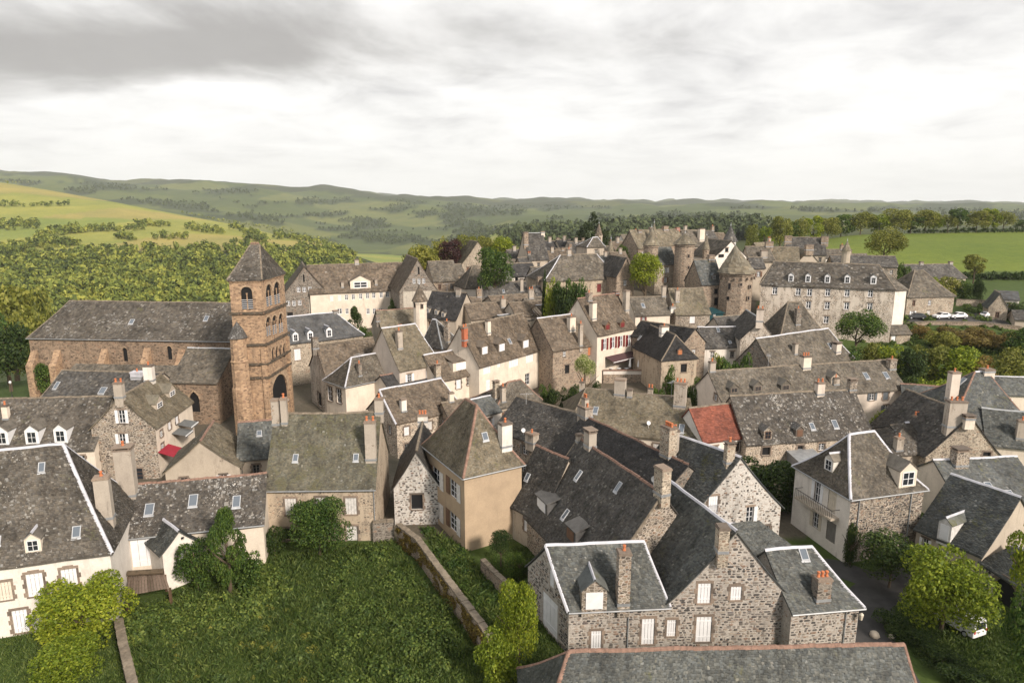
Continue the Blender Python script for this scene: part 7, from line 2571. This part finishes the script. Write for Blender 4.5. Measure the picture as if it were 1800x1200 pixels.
def sward(name, label, polys, count, hgt, mat, wdt=0.035, cat='grass'):
    """Single bent blades of grass."""
    P = []
    for poly in polys:
        W_ = [at_z(px, py, 0.0)[:2] for px, py in poly]
        xs, ys = [p[0] for p in W_], [p[1] for p in W_]
        k = 0
        while k < count // len(polys):
            x, y = RNG.uniform(min(xs), max(xs)), RNG.uniform(min(ys), max(ys))
            k += 1
            if inside(W_, x, y):
                P.append((x, y, ground(x, y)))
    P = np.array(P)
    n = len(P)
    tall = np.array([0.5 + 0.7 * max(0, min(1, 0.5 + mnoise.fractal(Vector((p[0] / 2.4, p[1] / 2.4, 3)), 0.8, 2, 3))) for p in P])[:, None]
    a = NR.uniform(0, 6.28, n)
    side = np.stack([np.cos(a), np.sin(a), np.zeros(n)], 1) * wdt * NR.uniform(0.7, 1.6, (n, 1))
    lean = np.stack([NR.normal(0, 0.45, n), NR.normal(0, 0.45, n), np.ones(n)], 1) * hgt * tall * NR.uniform(0.5, 1.2, (n, 1))
    v = np.stack([P - side, P + side, P + lean * np.array([0.35, 0.35, 0.6]) + side * 0.8, P + lean * np.array([1, 1, 0.95])], 1).reshape(-1, 3)
    o = link(name, v, np.arange(4 * n).reshape(n, 4), mat)
    tag(o, label, cat, kind='stuff')


def mounds(name, label, poly, nm, mat, rmin, rmax, leaves=420, size=0.13, cat='undergrowth'):
    """Bramble and nettle mounds of many sizes, leaf by leaf."""
    W_ = [at_z(px, py, 0.0)[:2] for px, py in poly]
    xs, ys = [p[0] for p in W_], [p[1] for p in W_]
    V, F, nv, k = [], [], 0, 0
    while k < nm:
        x, y = RNG.uniform(min(xs), max(xs)), RNG.uniform(min(ys), max(ys))
        if not inside(W_, x, y):
            continue
        k += 1
        r = rmin + (rmax - rmin) * RNG.random() ** 1.8
        n = int(leaves * (r / rmax) ** 1.6) + 60
        d = NR.normal(size=(n, 3))
        d /= np.linalg.norm(d, axis=1, keepdims=True)
        d[:, 2] = np.abs(d[:, 2])
        lump = 1 + 0.25 * np.sin(d[:, :1] * 5 + k) * np.cos(d[:, 1:2] * 4 + k * 2)
        pos = d * np.array([r, r, r * RNG.uniform(0.55, 1.0)]) * lump * NR.uniform(0.6, 1.05, (n, 1)) + np.array([x, y, ground(x, y)])
        v, f = leaf_cloud(pos, d, size * RNG.uniform(0.75, 1.25), 0.7)
        V.append(v); F.append(f + nv); nv += len(v)
    o = link(name, np.concatenate(V), np.concatenate(F), mat)
    tag(o, label, cat, kind='stuff')


GARDEN = [(225, 1230), (225, 1070), (330, 1035), (470, 985), (690, 952), (760, 1040), (850, 1150), (850, 1230)]
sward('long_grass', 'long meadow grass of the open near garden', [GARDEN], 60000, 0.55, 'grass_blade')
mounds('brambles', 'bramble mounds along the right of the near garden', [(600, 1230), (590, 1090), (560, 1010), (660, 965), (730, 1020), (840, 1130), (845, 1230)], 120, 'leaf_bramble', 0.4, 1.7)
mounds('nettles', 'nettle and bramble mounds at the left of the near garden', [(230, 1130), (235, 1075), (350, 1038), (470, 1000), (520, 1030), (430, 1100), (280, 1150)], 75, 'leaf_bramble', 0.4, 1.5)
mounds('weeds', 'darker low weeds scattered through the near garden', GARDEN, 90, 'grass_blade', 0.25, 0.9, 220)
mounds('dock_leaves', 'pale broad-leaved weeds in the near garden', [(300, 1230), (300, 1100), (520, 1050), (600, 1200)], 40, 'leaf_olive', 0.2, 0.6, 120, 0.1)
sward('verge_grass', 'long grass between the garden wall and the beige house', [[(735, 930), (815, 965), (870, 1040), (900, 1110), (860, 1110), (790, 1010)]], 14000, 0.6, 'grass_blade')
mounds('verge_weeds', 'weeds between the garden wall and the beige house', [(735, 930), (815, 965), (870, 1040), (860, 1110), (790, 1010)], 40, 'leaf_green', 0.25, 0.8, 200)
sward('yard_grass', 'grass along the lane at the right', [[(1610, 1060), (1800, 1080), (1830, 1230), (1690, 1230), (1610, 1130)]], 16000, 0.4, 'grass_blade')
sward('corner_grass', 'grass under the two round trees in the near left corner', [[(0, 1110), (215, 1095), (235, 1230), (-20, 1230)]], 12000, 0.4, 'grass_blade')
sward('courtyard_grass', 'grass of the little courtyard garden', [[(850, 975), (940, 960), (985, 1010), (930, 1060)]], 8000, 0.3, 'grass_blade')
sward('front_grass', 'grass at the foot of the poplar-like tree', [[(860, 1130), (950, 1060), (1000, 1150), (960, 1230), (860, 1230)]], 9000, 0.4, 'grass_blade')
mounds('slope_scrub', 'light scrub on the bank below the manor and car park', [(1490, 665), (1520, 612), (1600, 610), (1800, 610), (1800, 690), (1600, 715)], 230, 'leaf_bramble', 0.5, 1.5, 160, 0.24)

# brown ivy on the shaded face of the long garden wall
pts_ = [at_z(700, 925, 2.3), at_z(735, 950, 2.3), at_z(790, 1022, 2.3), at_z(838, 1085, 2.3), at_z(862, 1118, 2.3)]
P_, N_ = [], []
for k in range(9000):
    i = RNG.randrange(4)
    q = pts_[i] + (pts_[i + 1] - pts_[i]) * RNG.random()
    d_ = unit((pts_[i + 1] - pts_[i])[:2])
    s_ = np.array([d_[1], -d_[0], 0])
    if s_[0] > 0:
        s_ = -s_
    h_ = RNG.random() ** 0.8 * 2.2
    if mnoise.noise(Vector((q[0] * 0.7, q[1] * 0.7, h_ * 0.9))) < -0.12:
        continue
    P_.append(np.array([q[0], q[1], ground(q[0], q[1]) + h_]) + s_ * RNG.uniform(0.3, 0.48))
    N_.append(s_)
v, f = leaf_cloud(np.array(P_), np.array(N_), 0.1, 0.6)
tag(link('ivy', v, f, 'leaf_rust'), 'brown ivy covering the shaded side of the long garden wall', 'ivy', kind='stuff')
for h_ in ALL:
    if not any(i[0] == 'win' for i in h_.items) and h_ not in (CHA, TS, CS, F6, SG, CH, F5R, MA2):
        # plain fronts: a few small windows where the wall shows
        hw_ = h_.ze - h_.zg
        if hw_ > 3 and h_.w > 3:
            for k_ in ((0, 1, 3) if h_.dist < 115 else (0,)):
                W_ = h_.walls[k_]
                if (W_['p'] @ W_['n']) > -1 or W_['L'] < 3:
                    continue
                n_ = max(1, int(W_['L'] / 3.4))
                for e_ in range(n_):
                    x_ = W_['L'] * (e_ + 0.5) / n_ + RNG.uniform(-0.3, 0.3)
                    for zz_ in ([h_.ze - 1.7] if hw_ < 5 else [h_.ze - 1.7, h_.ze - 4.3]):
                        if RNG.random() < 0.75:
                            r_ = (x_ - 0.42, x_ + 0.42, zz_ - 0.65, zz_ + 0.65)
                            if r_[0] > 0.2 and r_[1] < W_['L'] - 0.2:
                                W_['holes'].append(r_)
                                h_.items.append(('win', k_, *r_, RNG.choice(['w', 'w', 'o', 'c']), RNG.choice(['white_paint', 'brown_paint', 'grey_paint', 'worn_white']), True, False, False))
    h_.build()

# ------------------------------------------------------------------ the air between here and the far hills
hz_ = MB()
zlo = float(GRID.min()) - 8.0
ztop_ = max(60.0, float(GRID.max()) + 25.0)
print('haze', zlo, ztop_)
hz_.box((0, 4650, (zlo + ztop_) / 2), (19000, 0, 0), (0, 4900, 0), (0, 0, (ztop_ - zlo) / 2))
m = bpy.data.materials.new('haze')
m.use_nodes = True
t = m.node_tree
t.nodes.clear()
pv = t.nodes.new('ShaderNodeVolumePrincipled')
pv.inputs['Color'].default_value = (0.93, 0.965, 1.0, 1)
pv.inputs['Density'].default_value = 0.000055
pv.inputs['Anisotropy'].default_value = 0.1
ou = t.nodes.new('ShaderNodeOutputMaterial')
t.links.new(pv.outputs[0], ou.inputs['Volume'])
MATS['haze'] = m
o = hz_.build('haze', 'haze')
o['kind'] = 'stuff'
o['label'] = 'thin summer haze over the valley'
o['category'] = 'haze'
